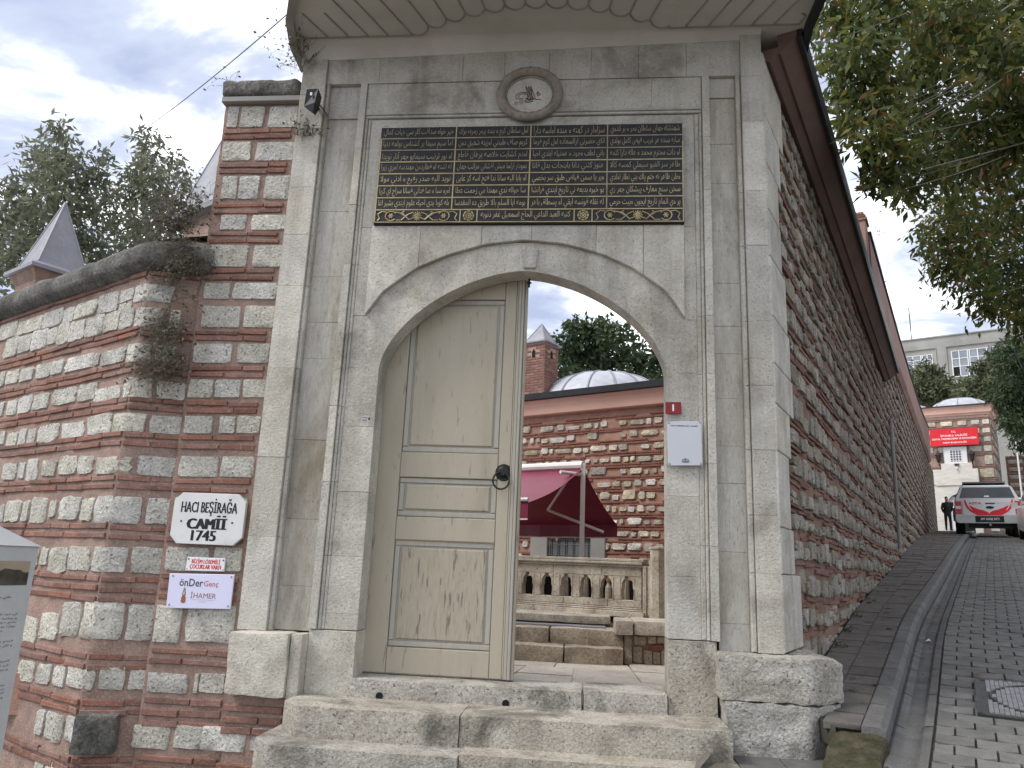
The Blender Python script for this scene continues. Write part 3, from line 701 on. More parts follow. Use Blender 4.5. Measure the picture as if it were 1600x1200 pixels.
# jambs
jz = [1.14, 1.245, 1.62, 2.06, 2.52, 2.95]
for a, e in zip(jz, jz[1:]): rect(-1.745, XL, a, e, 5.25+U(-0.002, 0.002), 5.44)
jz = [1.19, 1.58, 2.10, 2.56, 2.95]
for a, e in zip(jz, jz[1:]): rect(XR, 0.735, a, e, 5.25+U(-0.002, 0.002), 5.44)
# lower plinths beside the threshold
rect(-1.845, XL, 0.66, 1.135, 5.238, 5.46, name='plinth_block'); rect(XR, 0.825, 0.62, 1.185, 5.232, 5.46, name='plinth_block', m=STEP)
# arch: haunches, voussoirs, keystone
def seg(t0, t1, f, n=8): return [f(t0+(t1-t0)*k/n) for k in range(n+1)]
ti = [0.0, 0.10, 0.19, 0.28, 0.37, 0.455, 0.535, 0.62, 0.71, 0.80, 0.90, 1.0]
to = [0.0, 0.13, 0.24, 0.33, 0.41, 0.466, 0.528, 0.60, 0.69, 0.79, 0.89, 1.0]
for i in range(11):
    if i == 5: continue
    a, e = ti[i]+0.0002, ti[i+1]-0.0002; c, d = to[i]+0.0002, to[i+1]-0.0002
    inn = seg(a, e, inner); out = seg(c, d, outer)
    if i == 0: out = [(-1.744, 2.952), (-1.744, 3.345)]+out
    if i == 10: out = out+[(0.734, 3.335), (0.734, 2.952)]
    blk(inn[::-1]+out, 5.252+U(-0.0008, 0.0008), 5.44, 'voussoir', STONE, 0.0006)
ki = seg(ti[5], ti[6], inner, 4)
blk(ki[::-1]+[outer(to[5]), outer(to[6])], 5.250, 5.44, 'keystone', STONE, 0.002)
blk([(-0.500, 3.715), (-0.412, 3.715), (-0.397, 3.862), (-0.520, 3.862)], 5.228, 5.26, 'keystone', STONE, 0.006)
# spandrels between arch and inscription
def spandrel(x0, x1, z1, yf):
    n = max(2, int((x1-x0)/0.06)); pts = [(x0+0.001+(x1-x0-0.002)*k/n, 0) for k in range(n+1)]
    blk([(x, outer_x(x)+0.002) for x, _ in pts]+[(x1-0.001, z1), (x0+0.001, z1)], yf, 5.44, 'stone_block', STONE, 0.003)
for x0, x1, yf in ((-1.653, -1.28, 5.216), (-1.28, -0.82, 5.214), (-0.82, -0.45, 5.215), (-0.45, 0.02, 5.214), (0.02, 0.36, 5.216), (0.36, 0.648, 5.213)):
    spandrel(x0, x1, 4.045, yf)
rect(-1.745, -1.655, 3.347, 4.045, 5.25, 5.44); rect(0.650, 0.735, 3.337, 4.045, 5.25, 5.44)
rect(-1.745, -0.55, 4.047, 4.960, 5.252, 5.44, m=STONE_TOP); rect(-0.55, 0.735, 4.047, 4.960, 5.253, 5.44, m=STONE_TOP)
# cove and soffit of the canopy
canopy = MB()
SZ = 5.62; SY = 5.14
outl = [(-2.43, 5.50), (-2.41, 5.20), (-2.33, 4.90), (-2.14, 4.52), (-1.80, 4.20), (-1.30, 3.98), (-0.80, 3.90), (-0.10, 3.90), (0.40, 3.96), (0.95, 4.12), (1.38, 4.40), (1.56, 4.75), (1.555, 5.13), (1.61, 5.62)]
def plate(bm_, poly, z0, z1):
    n = len(poly); bm_.add([(x, y, z0) for x, y in poly]+[(x, y, z1) for x, y in poly],
                           [tuple(range(n-1, -1, -1)), tuple(range(n, 2*n))]+[(i, (i+1) % n, n+(i+1) % n, n+i) for i in range(n)])
plate(canopy, outl+[(1.30, 5.98), (-2.33, 5.98)], SZ, SZ+0.05)
can = canopy.build('canopy', PLASTER, gate)
for i in range(len(outl)-1):
    b = MB(); p, q = Vector((*outl[i], 0)), Vector((*outl[i+1], 0)); d = (q-p).normalized(); n = Vector((d.y, -d.x, 0))
    if n.dot(p-Vector((-0.45, 6.0, 0))) < 0: n = -n
    V = [p-n*0.015, q-n*0.015, q+n*0.045, p+n*0.045]
    b.add([(v.x, v.y, z) for z in (SZ-0.045, SZ+0.17) for v in V], [(3, 2, 1, 0), (4, 5, 6, 7), (0, 1, 5, 4), (1, 2, 6, 5), (2, 3, 7, 6), (3, 0, 4, 7)]); b.build('edge_board', BATTEN if p.x < 1.3 else GUTTER, can)
b = MB(); ctr = (-0.45, 5.6)
rim = [(x+(x-ctr[0])*0.02, y+(y-ctr[1])*0.02) for x, y in outl]+[(1.30, 5.99), (-2.35, 5.99)]
n = len(rim); b.add([(x, y, SZ+0.171) for x, y in rim]+[(x*0.55+ctr[0]*0.45, y*0.4+ctr[1]*0.6, SZ+0.62) for x, y in rim], [tuple(range(n, 2*n))]+[(i, (i+1) % n, n+(i+1) % n, n+i) for i in range(n)])
b.build('roof', LEAD, can)
b = MB(); N = 8; prof = []
for k in range(N+1):
    a = k/N*math.pi/2; prof.append((5.235-0.105*(1-math.cos(a)), 5.47+(SZ-5.47)*math.sin(a)))
prof = [(5.235, 5.455)]+[(5.222, 5.458), (5.222, 5.478)]+[(5.215-0.085*(1-math.cos(k/N*math.pi/2)), 5.478+(SZ-5.478)*math.sin(k/N*math.pi/2)) for k in range(N+1)]
prof += [(5.45, SZ)]
tilt = lambda x, z: z+(0.10*(x+2.1)/3.3)*max(0.0, (SZ-z)/(SZ-5.455))
for x0, x1 in ((-2.36, -1.2), (-1.2, 0.1), (0.1, 1.235)):
    m_ = len(prof)
    b.add([(x, y, tilt(x, z)) for x in (x0, x1) for y, z in prof], [(i, i+1, i+1+m_, i+m_) for i in range(m_-1)]+[tuple(range(m_)), tuple(range(2*m_-1, m_-1, -1))])
b.build('cove', PLASTER, gate)
# carved planks on the soffit: battens that end in rounded tips on an oval field
def ell(a): return (-0.45+0.985*math.cos(a), SY-0.005-0.295*math.sin(a))
def bat(pts, r=0.0085):
    q = MB(); q.tube([(x, y, SZ-0.001) for x, y in pts], r, 6); return q.build('batten', BATTEN, can)
tips = [(-1.435+0.1515*k, SY-0.005-0.29*(1-((-0.985+0.1515*k)/0.985)**2)) for k in range(14)]
dirs = lambda x: Vector((0.40*(x+0.45)/1.0, -1.0)).normalized()
for k in range(13):
    p, q = Vector(tips[k]), Vector(tips[k+1]); mid = (p+q)/2; d = dirs(mid.x)
    pts = []
    for t in np.linspace(0, 1, 9):                 # the plank's tip, bulging towards the wall
        w = p.lerp(q, t); bulge = math.sin(math.pi*t)**0.7*0.055
        pts.append(tuple(w-d*bulge+d*0.03))
    bat(pts)
    dd = dirs(p.x); L = 0.9 if abs(p.x+0.45) < 0.8 else 0.6
    bat([tuple(p+dd*0.03), tuple(p+dd*L)])
for x0, x1, xs_ in ((-2.30, -1.43, (-2.12, -1.95, -1.79, -1.63)), (0.53, 1.50, (0.66, 0.83, 0.99, 1.15, 1.31))):
    bat([(x0, SY-0.012), (x1, SY-0.012)])
    for x in xs_:
        d = Vector((-0.36 if x < 0 else 0.42, -0.93)); L = 0.55 if abs(x+0.45) < 1.5 else 0.3
        bat([(x, SY-0.012), tuple(Vector((x, SY-0.012))+d*L)])
bat([(-2.30, SY-0.012), (-2.36, SY-0.09)]); bat([(1.50, SY-0.012), (1.52, SY-0.10), (1.49, SY-0.13)])
# medallion with tughra
MF = lambda a, z, o: (a, 5.205-o, z)
mc, mz, mrx, mrz = -0.506, 5.128, 0.222, 0.196
wreath = MB(); wp = [(mc+mrx*math.cos(a), 5.205, mz+mrz*math.sin(a)) for a in np.linspace(0, 2*math.pi, 49)]
wreath.tube(wp, 0.036, 10, False)
med = wreath.build('medallion', MEDAL, gate, True)
b = MB()
for k in range(44):
    a = 2*math.pi*k/44; s_ = 1 if k % 2 else -1
    p = Vector((mc+(mrx+0.012*s_)*math.cos(a), 5.178, mz+(mrz+0.012*s_)*math.sin(a))); t = Vector((-math.sin(a), 0, math.cos(a)))
    if math.sin(a) < 0.2: t = -t if math.cos(a) > 0 else t
    r_ = Vector((math.cos(a), 0, math.sin(a)))
    b.add([p-t*0.03, p+r_*0.020*s_, p+t*0.036, p-r_*0.010*s_, p+Vector((0, -0.016, 0))], [(0, 1, 4), (1, 2, 4), (2, 3, 4), (3, 0, 4)])
tag(b.build('laurel_leaf', MEDAL, med), kind='stuff')
b = MB(); el = [(mc+0.197*math.cos(a), mz+0.172*math.sin(a)) for a in np.linspace(0, 2*math.pi, 40, endpoint=False)]
b.prism(el, 5.213, 5.24, 0.003); b.build('oval_field', STONE_TOP, med)
b = MB(); b.tube([(mc+0.178*math.cos(a), 5.211, mz-0.004+0.152*math.sin(a)) for a in np.linspace(0, 2*math.pi, 41)], 0.005, 5, False)
b.build('inner_ring', MEDAL, med)
b = MB()
def sw(pts, r): b.tube([MF(mc+x, mz+z, -0.006) for x, z in pts], r, 5)
for q in (-0.022, -0.004, 0.012):                  # three upright strokes, loops at the left, sweep at the right
    sw([(q+0.012, -0.045), (q+0.006, 0.0), (q-0.002, 0.045), (q-0.008, 0.075)], 0.0032)
    sw([(q-0.008, 0.075), (q+0.006, 0.045), (q+0.02, 0.0), (q+0.035, -0.04)], 0.0025)
for rx, rz in ((0.062, 0.034), (0.040, 0.021)):
    sw([(-0.045+rx*math.cos(a), -0.014+rz*math.sin(a)) for a in np.linspace(-1.2, 4.6, 16)], 0.0028)
for k in range(4): sw([(-0.028+0.008*k, -0.03-0.008*k), (0.0, -0.05+0.002*k), (0.032, -0.042+0.004*k)], 0.004)
sw([(-0.035, -0.048), (-0.03, -0.062), (0.0, -0.066), (0.03, -0.056)], 0.004)
sw([(0.02, -0.034), (0.05, -0.042), (0.09, -0.046)], 0.003)
sw([(0.062, 0.03), (0.062, -0.02)], 0.0025); sw([(0.05, 0.008), (0.07, 0.012), (0.082, 0.0), (0.07, -0.012), (0.056, -0.006)], 0.0025); sw([(0.054, 0.018), (0.072, 0.022)], 0.002)
b.build('tughra', ENGRAVE, med)
lettering('١٢٩٢', MF, mc-0.078, mz-0.072, -0.007, 0.028, None, ENGRAVE, med, name='year')

# ------------------------------------------------------------------ gilded inscription panel
insc = empty('inscription_panel', (-0.495, 5.19, 4.45), 'black stone panel with gilded calligraphy in a ruled grid above the arch', 'inscription panel')
PF = lambda a, z, o: (a, 5.187-o, z)
b = MB(); b.prism([(-1.637, 4.046), (0.649, 4.046), (0.640, 4.850), (-1.640, 4.850)], 5.187, 5.26, 0.006); b.build('slab', BLACKSLAB, insc)
rows = [4.850-0.0988*k for k in range(8)]          # 4.850 .. 4.158
vx = [-1.635, -1.052, -0.482, 0.092, 0.643]
def gl(x0, x1, z0, z1, m=GOLD):
    q = MB(); q.box(x0, x1, 5.184, 5.188, z0, z1); return q.build('gold_line', m, insc)
for k, z in enumerate(rows[1:]): gl(-1.630, 0.642, z-0.0035, z+0.0035, GOLD_DULL if k < 2 else GOLD)
for x in vx[1:4]: gl(x-0.004, x+0.004, 4.158, 4.846, GOLD_DULL if x > 0 else GOLD)
gl(-1.634, -1.627, 4.058, 4.75); gl(0.638, 0.644, 4.058, 4.70); gl(-1.630, 0.642, 4.056, 4.062)
for x in (-0.985, -0.858, -0.142, -0.012): gl(x-0.0035, x+0.0035, 4.062, 4.155)
T = [['شهنشاه جهان سلطان بحر و بر كذوی', 'سزاوار در كهنه و منده اولسه دارا', 'اول سلطان كرم و بنده پرور زمرهء برك', 'خیر خواه صداقت كار سی خیات كمال'],
     ['سایه سنده هر غریب فیض كامل بولدی', 'انای حضرتی ارالسعاده اول كرم فرما', 'كریم صاف طینتی اوزینه شفیق دون', 'اما سیم سیدا بر كشتاس بولمه دنیا'],
     ['او ذات محترم محمد و هاله دارا كلمه', 'بانی لطف وجود و همتیله ایلدی احیا', 'اودم كشایت خلاصه برهان قاطع', 'او نور ترتیب سیمایو جهر آنار نویدا'],
     ['طاهر سر الفیو سیملی كمسه كالا', 'هنوز كثنی دانا بابنجات بدل قانا', 'نمودار ارلما میش افشانی مراتب جهان', 'له اشته او قطاردون مهندسه امری زیرا'],
     ['وطن ظاهر نه ختم پاك بنی نظار اولدی', 'ویر یا سمن فیاض طبق سر بخصی', 'او بابا الیه سانا ندا فتح اسه كز عاین', 'نوید الیه صدر رفیع و ادنی مولا'],
     ['سخن سنج معارف پیشكان جهر زی', 'بو خیره بدیعه نی تاریخ ایتدی فرانشا', 'سا حواله تدی مهندا می زحمت عطا', 'اورو سبا و صا فدانی قسانا سراج ای كریا'],
     ['پر وی اتمام تاریخ ایچون وبیت حرمی', 'له نقله قونسه ایقی او پسطاق باهر', 'بومه ایا السلم بالا طریق ده المقدسا', 'بله كوبا یدی احیاء علوم ایتدی بشیر اغا']]
for r_ in range(7):
    zc = (rows[r_]+rows[r_+1])/2
    for c in range(4):
        x0, x1 = vx[3-c], vx[4-c]
        lettering(arabic(T[r_][c]), PF, (x0+x1)/2, zc-0.003, 0.0, 0.076, (x1-x0)-0.045, GOLD_DULL if r_ < 4 else GOLD, insc, 0.0025, -0.004, res=1)
lettering(arabic('كتبه العبد الداعی الحاج اسمعیل غفر ذنوبه'), PF, -0.50, 4.108, 0.0, 0.075, 0.66, GOLD, insc, 0.0025, -0.002, res=1)
def arcp(cx, cz, r, a0, a1, n=12, ry=None): return [(cx+r*math.cos(a), cz+(ry or r)*math.sin(a)) for a in np.linspace(a0, a1, n)]
for xc, sgn in ((-1.308, 1), (0.318, -1)):
    b = MB(); z0 = 4.108
    def st(pts, r=0.004): b.tube([(xc+sgn*x, 5.185, z0+z) for x, z in pts], [r]*len(pts), 5)
    for sx in (-1, 1):
        st([(sx*x, z) for x, z in arcp(0.20, 0.0, 0.042, -2.4, 2.6, 16, 0.038)], 0.0045)
        st([(sx*x, z) for x, z in ((0.17, 0.032), (0.11, 0.02), (0.06, -0.03), (0.02, -0.012))], 0.005)
        st([(sx*x, z) for x, z in ((0.03, 0.03), (0.07, 0.012), (0.12, -0.034), (0.16, -0.034))], 0.004)
        st([(sx*x, z) for x, z in ((0.10, 0.036), (0.13, 0.02), (0.10, 0.002))], 0.004)
        st([(sx*x, z) for x, z in ((0.235, 0.03), (0.27, 0.036), (0.30, 0.015), (0.285, -0.02), (0.30, -0.038))], 0.004)
        for a in range(6):
            q = a*math.pi/3; st([(sx*0.20, 0.0), (sx*0.20+0.02*math.cos(q), 0.02*math.sin(q))], 0.005)
    for a in range(12):
        q = a*math.pi/6; st([(0, 0), (0.034*math.cos(q), 0.036*math.sin(q))], 0.0042)
    b.build('floral_scroll', GOLD, insc)
for xc in (-0.921, -0.077):
    b = MB(); z0 = 4.108
    for k in range(8):
        a = k*math.pi/4; c = math.cos(a); s_ = math.sin(a)
        b.tube([(xc+0.036*math.cos(a+d), 5.185, z0+0.036*math.sin(a+d)) for d in (-0.30, -0.15, 0, 0.15, 0.30)], 0.006, 5)
        b.tube([(xc+0.022*c, 5.185, z0+0.022*s_), (xc+0.012*c, 5.185, z0+0.012*s_)], 0.005, 5)
    b.tube([(xc+0.022*math.cos(a), 5.185, z0+0.022*math.sin(a)) for a in np.linspace(0, 6.283, 17)], 0.003, 4)
    b.disc((xc, 5.186, z0), (0, -1, 0), 0.007, 0.004, 10); b.build('rosette', GOLD, insc)

# ------------------------------------------------------------------ base blocks, threshold, steps
rough_block('base_block', -2.335, -1.925, 5.10, 5.34, 0.715, 1.112, STONE, gate, 0.010, 0.018, (9, 4, 9), 6, 1)
rough_block('base_block', -1.925, -1.846, 5.13, 5.30, 0.70, 1.112, STONE, gate, 0.004, 0.01, (3, 4, 8), 6, 1.5)
def bould(w): return (w.x, w.y+max(0, (w.x-1.36))*0.8, w.z-max(0, w.x-1.46)**2*2.2*max(0, (w.z-0.95)/0.18))
rough_block('base_block', 0.82, 1.60, 5.07, 5.62, 0.862, 1.130, BASE, gate, 0.014, 0.014, (30, 14, 14), 11, 2, bould)
rough_block('base_block', 0.845, 1.585, 5.05, 5.60, 0.30, 0.858, BASE, gate, 0.016, 0.010, (30, 12, 20), 11, 3, lambda w: (w.x, w.y+max(0, (w.x-1.32))*0.8, w.z))
steps = empty('stone_steps', (-0.5, 4.8, 0.4), 'worn grey limestone steps climbing to the arched gate', 'steps')
rough_block('threshold', -1.535, -0.02, 5.19, 5.62, 0.70, 0.848, STEP, steps, 0.004, 0.010, (26, 6, 4), 7, 4)
rough_block('threshold', -0.015, 0.515, 5.20, 5.62, 0.70, 0.858, STEP, steps, 0.004, 0.010, (12, 6, 4), 7, 5)
rough_block('step', -1.862, -0.730, 4.79, 5.30, 0.52, 0.735, STEP, steps, 0.0035, 0.006, (40, 10, 8), 9, 6, lambda w: (w.x-max(0, 5.0-w.y)*0.0, w.y+max(0, -1.72-w.x)*1.2, w.z))
rough_block('step', -0.728, 0.838, 4.80, 5.30, 0.52, 0.738, STEP, steps, 0.0035, 0.006, (50, 10, 8), 9, 7)
rough_block('step', -1.93, -0.696, 4.56, 5.10, 0.30, 0.560, STEP, steps, 0.0035, 0.006, (40, 10, 8), 9, 8, lambda w: (w.x, w.y+max(0, -1.78-w.x)*1.1, w.z))
rough_block('step', -0.694, 0.86, 4.60, 5.10, 0.30, 0.572, STEP, steps, 0.0035, 0.006, (50, 10, 8), 9, 9)
for x in (-1.32, -0.50):
    b = MB(); b.disc((x, 5.20, 0.752), (0, -1, 0), 0.024, 0.014, 10); b.build('weep_hole', DARK, steps)

# ------------------------------------------------------------------ door leaves
DF = lambda a, z, o: (a, 5.455-o, z)
dr = empty('door_leaf', (-1.53, 5.47, 0.86), 'closed beige panelled wooden door leaf with iron ring under the arch', 'door')
def dbox(x0, x1, z0, z1, o0, o1, name, m=PAINT, c=0.004):
    b = MB(); b.obox(DF, x0, x1, z0, z1, o0, o1, c); return b.build(name, m, dr)
dbox(-1.60, -1.362, 0.858, 3.76, -0.05, 0.0, 'stile'); dbox(-0.648, -0.562, 0.858, 3.76, -0.05, 0.0, 'stile')
for k, (x0, x1, o) in enumerate(((-0.560, -0.548, 0.012), (-0.547, -0.524, 0.020), (-0.523, -0.503, 0.028), (-0.502, -0.482, 0.010))):
    dbox(x0, x1, 0.858, 3.76, -0.05, o, 'meeting_bead', PAINT_GR if k in (1, 2) else PAINT, 0.004)
for z0, z1 in ((0.858, 1.030), (1.752, 1.915), (2.196, 2.378), (3.550, 3.76)): dbox(-1.360, -0.650, z0, z1, -0.05, 0.002, 'rail', PAINT, 0.005)
for z0, z1 in ((1.032, 1.750), (1.917, 2.194), (2.380, 3.548)):
    x0, x1 = -1.360, -0.650; w = 0.040
    for a, c, e, f_ in ((x0, x1, z0, z0+w), (x0, x1, z1-w, z1), (x0, x0+w, z0+w, z1-w), (x1-w, x1, z0+w, z1-w)): dbox(a+0.001, c-0.001, e+0.001, f_-0.001, -0.05, -0.010, 'panel_border', PAINT_GR, 0.006)
    dbox(x0+w, x1-w, z0+w, z1-w, -0.05, -0.020, 'panel_ground', PAINT_GR, 0.0)
    dbox(x0+w+0.010, x1-w-0.010, z0+w+0.010, z1-w-0.010, -0.05, -0.006, 'panel', PAINT_WORN if z1 < 1.8 else PAINT, 0.008)
b = MB(); hx, hz = -0.606, 2.248
b.disc((hx, 5.456, hz), (0, -1, 0), 0.062, 0.010, 28, 0.056); b.disc((hx, 5.447, hz), (0, -1, 0), 0.048, 0.016, 24, 0.030); b.disc((hx, 5.432, hz-0.01), (0, -1, 0), 0.020, 0.022, 14, 0.014)
hp = b.build('handle_plate', IRON, dr, False)
b = MB(); b.tube([(hx-0.012+0.058*math.sin(a), 5.412-0.004*math.cos(a), hz-0.062-0.060*math.cos(a)) for a in np.linspace(0, 2*math.pi, 33)], 0.0065, 8, False)
b.build('pull_ring', IRON, hp, True)
d2 = empty('door_leaf', (0.60, 5.47, 0.86), 'open beige door leaf folded back behind the right jamb', 'door')
L2 = frame((0.600, 5.50), 6)
def lbox(a0, a1, z0, z1, o0, o1, name, m=PAINT):
    b = MB(); b.obox(L2, a0, a1, z0, z1, o0, o1, 0.004); return b.build(name, m, d2)
lbox(0.0, 0.20, 0.86, 3.7, 0.0, 0.05, 'stile'); lbox(0.80, 1.0, 0.86, 3.5, 0.0, 0.05, 'stile')
for z0, z1 in ((0.86, 1.03), (1.75, 1.915), (2.196, 2.378), (3.3, 3.5)): lbox(0.202, 0.798, z0, z1, 0.0, 0.05, 'rail')
for z0, z1 in ((1.032, 1.748), (1.917, 2.194), (2.380, 3.298)): lbox(0.202, 0.798, z0, z1, 0.01, 0.04, 'panel')
b = MB(); b.tube([(-0.47, 5.40, 3.70), (-0.47, 5.40, 3.63)], 0.008, 6); b.tube([(-0.487, 5.40, 3.665), (-0.453, 5.40, 3.665)], 0.007, 6)
b.build('latch_hook', IRON, gate)
# ------------------------------------------------------------------ the banded brick and stone wall left of the gate
A_ST=[(-2957,-2865,4939,5131),(-2849,-2650,4936,5127),(-2612,-2367,4931,5122),(-2960,-2719,4642,4812),(-2682,-2355,4638,4807),(-2923,-2796,4309,4514),(-2785,-2617,4308,4512),(-2575,-2367,4307,4510),(-2893,-2685,4049,4178),(-2643,-2365,4048,4177),(-2959,-2634,3741,3926),(-2598,-2354,3742,3926),(-2950,-2741,3481,3615),(-2721,-2362,3483,3617),(-2941,-2628,3253,3430),(-2608,-2343,3256,3433),(-2966,-2661,2978,3131),(-2622,-2370,2983,3136),(-2962,-2774,2713,2854),(-2759,-2558,2717,2857),(-2543,-2367,2721,2861),(-2958,-2737,2446,2578),(-2688,-2567,2451,2583),(-2557,-2374,2455,2587),(-2951,-2652,2130,2282),(-2638,-2384,2138,2290),(-2943,-2643,1794,1987),(-2619,-2402,1804,1996),(-2954,-2640,1472,1637),(-2602,-2393,1484,1649),(-2967,-2778,990,1242),(-2741,-2393,1006,1256),(-2966,-2672,671,797),(-2627,-2600,682,808),(-2591,-2411,689,814),(-3012,-2748,319,465),(-2721,-2512,335,480),(-2490,-2183,353,497),(-2152,-1995,369,512)]
BC_ST=[(-2577,-2171,3461,3614),(-2168,-2016,3453,3589),(-2034,-1663,3453,3593),(-1685,-1299,3441,3601),(-1287,-1098,3436,3574),(-1106,-725,3443,3578),(-710,-376,3415,3585),(-367,-159,3465,3570),(-365,-168,3378,3460),(-2369,-2074,3262,3456),(-2090,-1822,3271,3448),(-1837,-1505,3257,3454),(-1519,-1335,3277,3434),(-1342,-1129,3251,3440),(-1140,-857,3246,3432),(-860,-561,3249,3424),(-562,-318,3247,3412),(-315,-111,3240,3396),(-2356,-2229,2996,3141),(-2210,-1952,2998,3128),(-1923,-1665,2997,3118),(-1628,-1334,2986,3121),(-1336,-1125,2997,3118),(-1094,-625,2987,3115),(-624,-531,2992,3095),(-517,-144,2972,3093),(-2222,-2126,2703,2843),(-2068,-1870,2704,2847),(-1843,-1590,2701,2858),(-1565,-1277,2710,2852),(-1225,-813,2718,2855),(-792,-492,2711,2854),(-509,-121,2686,2794),(-2090,-1985,2448,2571),(-1938,-1734,2415,2546),(-1706,-1570,2415,2566),(-1537,-1394,2421,2554),(-1368,-1005,2416,2572),(-949,-582,2427,2556),(-547,-179,2431,2586),(-1904,-1617,2133,2277),(-1598,-1478,2137,2278),(-1445,-1237,2110,2301),(-1175,-923,2143,2277),(-900,-600,2143,2298),(-590,-355,2138,2280),(-1809,-1711,1783,1931),(-1707,-1409,1783,1966),(-1386,-1272,1783,1962),(-1241,-957,1774,1979),(-919,-815,1818,1955),(-765,-438,1799,1980),(-425,-247,1789,1966),(-1296,-971,1422,1576),(-927,-814,1460,1596),(-793,-507,1412,1600),(-503,-170,1446,1615),(-1080,-774,898,1089),(-743,-465,948,1134),(-452,-171,982,1227),(-961,-703,635,788),(-666,-451,649,789),(-417,-247,658,795),(-563,-444,322,491),(-423,-161,313,498),(-131,-6,346,505),(-470,-337,72,185),(-311,-74,82,200),(13,98,111,208),(-155,194,3427,3567),(-95,144,3219,3382),(190,265,3240,3384),(-126,102,2953,3098),(130,266,2962,3099),(-89,151,2685,2837),(176,377,2691,2826),(-166,139,2431,2576),(160,389,2433,2569),(-307,94,2124,2259),(121,385,2122,2269),(-237,206,1780,1975),(228,402,1785,1974),(-139,155,1442,1619),(173,397,1442,1626),(-152,186,994,1249),(208,396,994,1239),(-228,68,676,833),(85,252,678,829),(276,401,679,823),(16,258,292,537)]
RIDGE = (-3.345, 5.19)
_fC = frame(RIDGE, 120); _fB = frame(RIDGE, 70)
def BC(s, z, o):
    """wall C (s < 0) turns at a ridge into the short return B (s > 0); the outward direction turns smoothly round the ridge"""
    if s <= -0.06: return _fC(s, z, o)
    if s >= 0.06: return _fB(s, z, o)
    t = (s+0.06)/0.12; p = Vector((_fC if s < 0 else _fB)(s, z, 0))
    n = Vector((-0.5, -0.866, 0)).lerp(Vector((0.342, -0.940, 0)), t).normalized()
    return tuple(p+n*o*1.06)
def AW(s, z, o): return (s, 5.30-o, z)
bands = [(4.925, 4.89), (4.865, 4.832), (4.62, 4.585), (4.565, 4.532), (4.275, 4.243), (4.22, 4.190), (4.030, 3.998), (3.975, 3.943), (3.725, 3.692), (3.668, 3.636),
         (3.236, 3.204), (3.186, 3.153), (2.958, 2.925), (2.908, 2.874), (2.690, 2.656), (2.634, 2.598), (2.434, 2.398), (2.372, 2.335),
         (2.118, 2.084), (2.062, 2.026), (1.775, 1.738), (1.712, 1.674)]
bA = bands+[(1.452, 1.415), (1.388, 1.350), (1.322, 1.285), (0.962, 0.925), (0.893, 0.856), (0.640, 0.600), (0.572, 0.530), (0.502, 0.462), (0.285, 0.245), (0.215, 0.175)]
bC = [b for b in bands if b[0] < 3.7]+[(3.668, 3.636)]+[(1.418, 1.382), (1.352, 1.314), (1.282, 1.245), (0.905, 0.870), (0.842, 0.805), (0.618, 0.578), (0.560, 0.52), (0.262, 0.225), (0.205, 0.165)]
wa = empty('banded_wall', (-2.64, 5.4, 0.3), 'tall narrow wall of pale stone and red brick bands touching the left side of the gate', 'wall', 'banded brick and stone walls')
wb = empty('banded_wall', (-3.6, 5.3, 0.3), 'lower wall of rough stones and red brick bands turning a corner at far left', 'wall', 'banded brick and stone walls')
mortar('mortar_face', AW, -2.985, -2.325, lambda a: 0.0, lambda a: 5.14, MORTAR, wa, 0.05, 0.007)
b = MB(); b.box(-2.985, -2.325, 5.31, 5.95, 0.0, 5.14); b.build('wall_core', MORTAR, wa)
mortar('mortar_face', lambda s, z, o: (s, 5.215-o, z), -2.34, -1.90, lambda a: 0.0, lambda a: 0.73, MORTAR, wa, 0.05, 0.007)
b = MB(); b.box(-2.34, -1.90, 5.225, 5.6, 0.0, 0.715); b.build('wall_core', MORTAR, wa)
mortar('mortar_face', lambda s, z, o: (-2.982-o, 5.30+s, z), -0.0, 0.6, lambda a: 0.0, lambda a: 5.14, MORTAR, wa, 0.08, 0.007)
def A2(s, z, o): return (s, (5.30 if s < -2.33 else 5.215)-o, z)
for s0, s1, z0, z1 in A_ST:
    s0, s1, z0, z1 = s0/1000, s1/1000, z0/1000, z1/1000
    if z1 > 0.6 or s1 < -2.3: s1 = min(s1, -2.36)
    if s1-s0 < 0.02: continue
    f_ = AW
    if s1 > -2.3: f_ = lambda s, z, o: (s, 5.215-o, z)
    stone(f_, s0, s1, z0, z1, RUBBLE, wa, prot=0.011, M=16, wob=0.045, p=10.0)
for zt, zb in bA:
    x1 = -2.39-U(0, 0.02)
    brick_row(AW, -2.965+U(-0.005, 0.01), x1, zb, zt-zb, 0.014, BRICK, wa, 0.22, 0.42)
    if zt < 0.7: brick_row(lambda s, z, o: (s, 5.215-o, z), -2.36, -1.95, zb, zt-zb, 0.022, BRICK, wa, 0.2, 0.36)
b = MB(); b.box(-3.00, -2.33, 5.245, 5.95, 5.145, 5.190, 0.004); b.build('ledge_strip', CONCRETE, wa)
rough_block('coping', -3.035, -2.36, 5.235, 5.98, 5.192, 5.352, COPING, wa, 0.018, 0.05, (14, 10, 5), 7, 11)
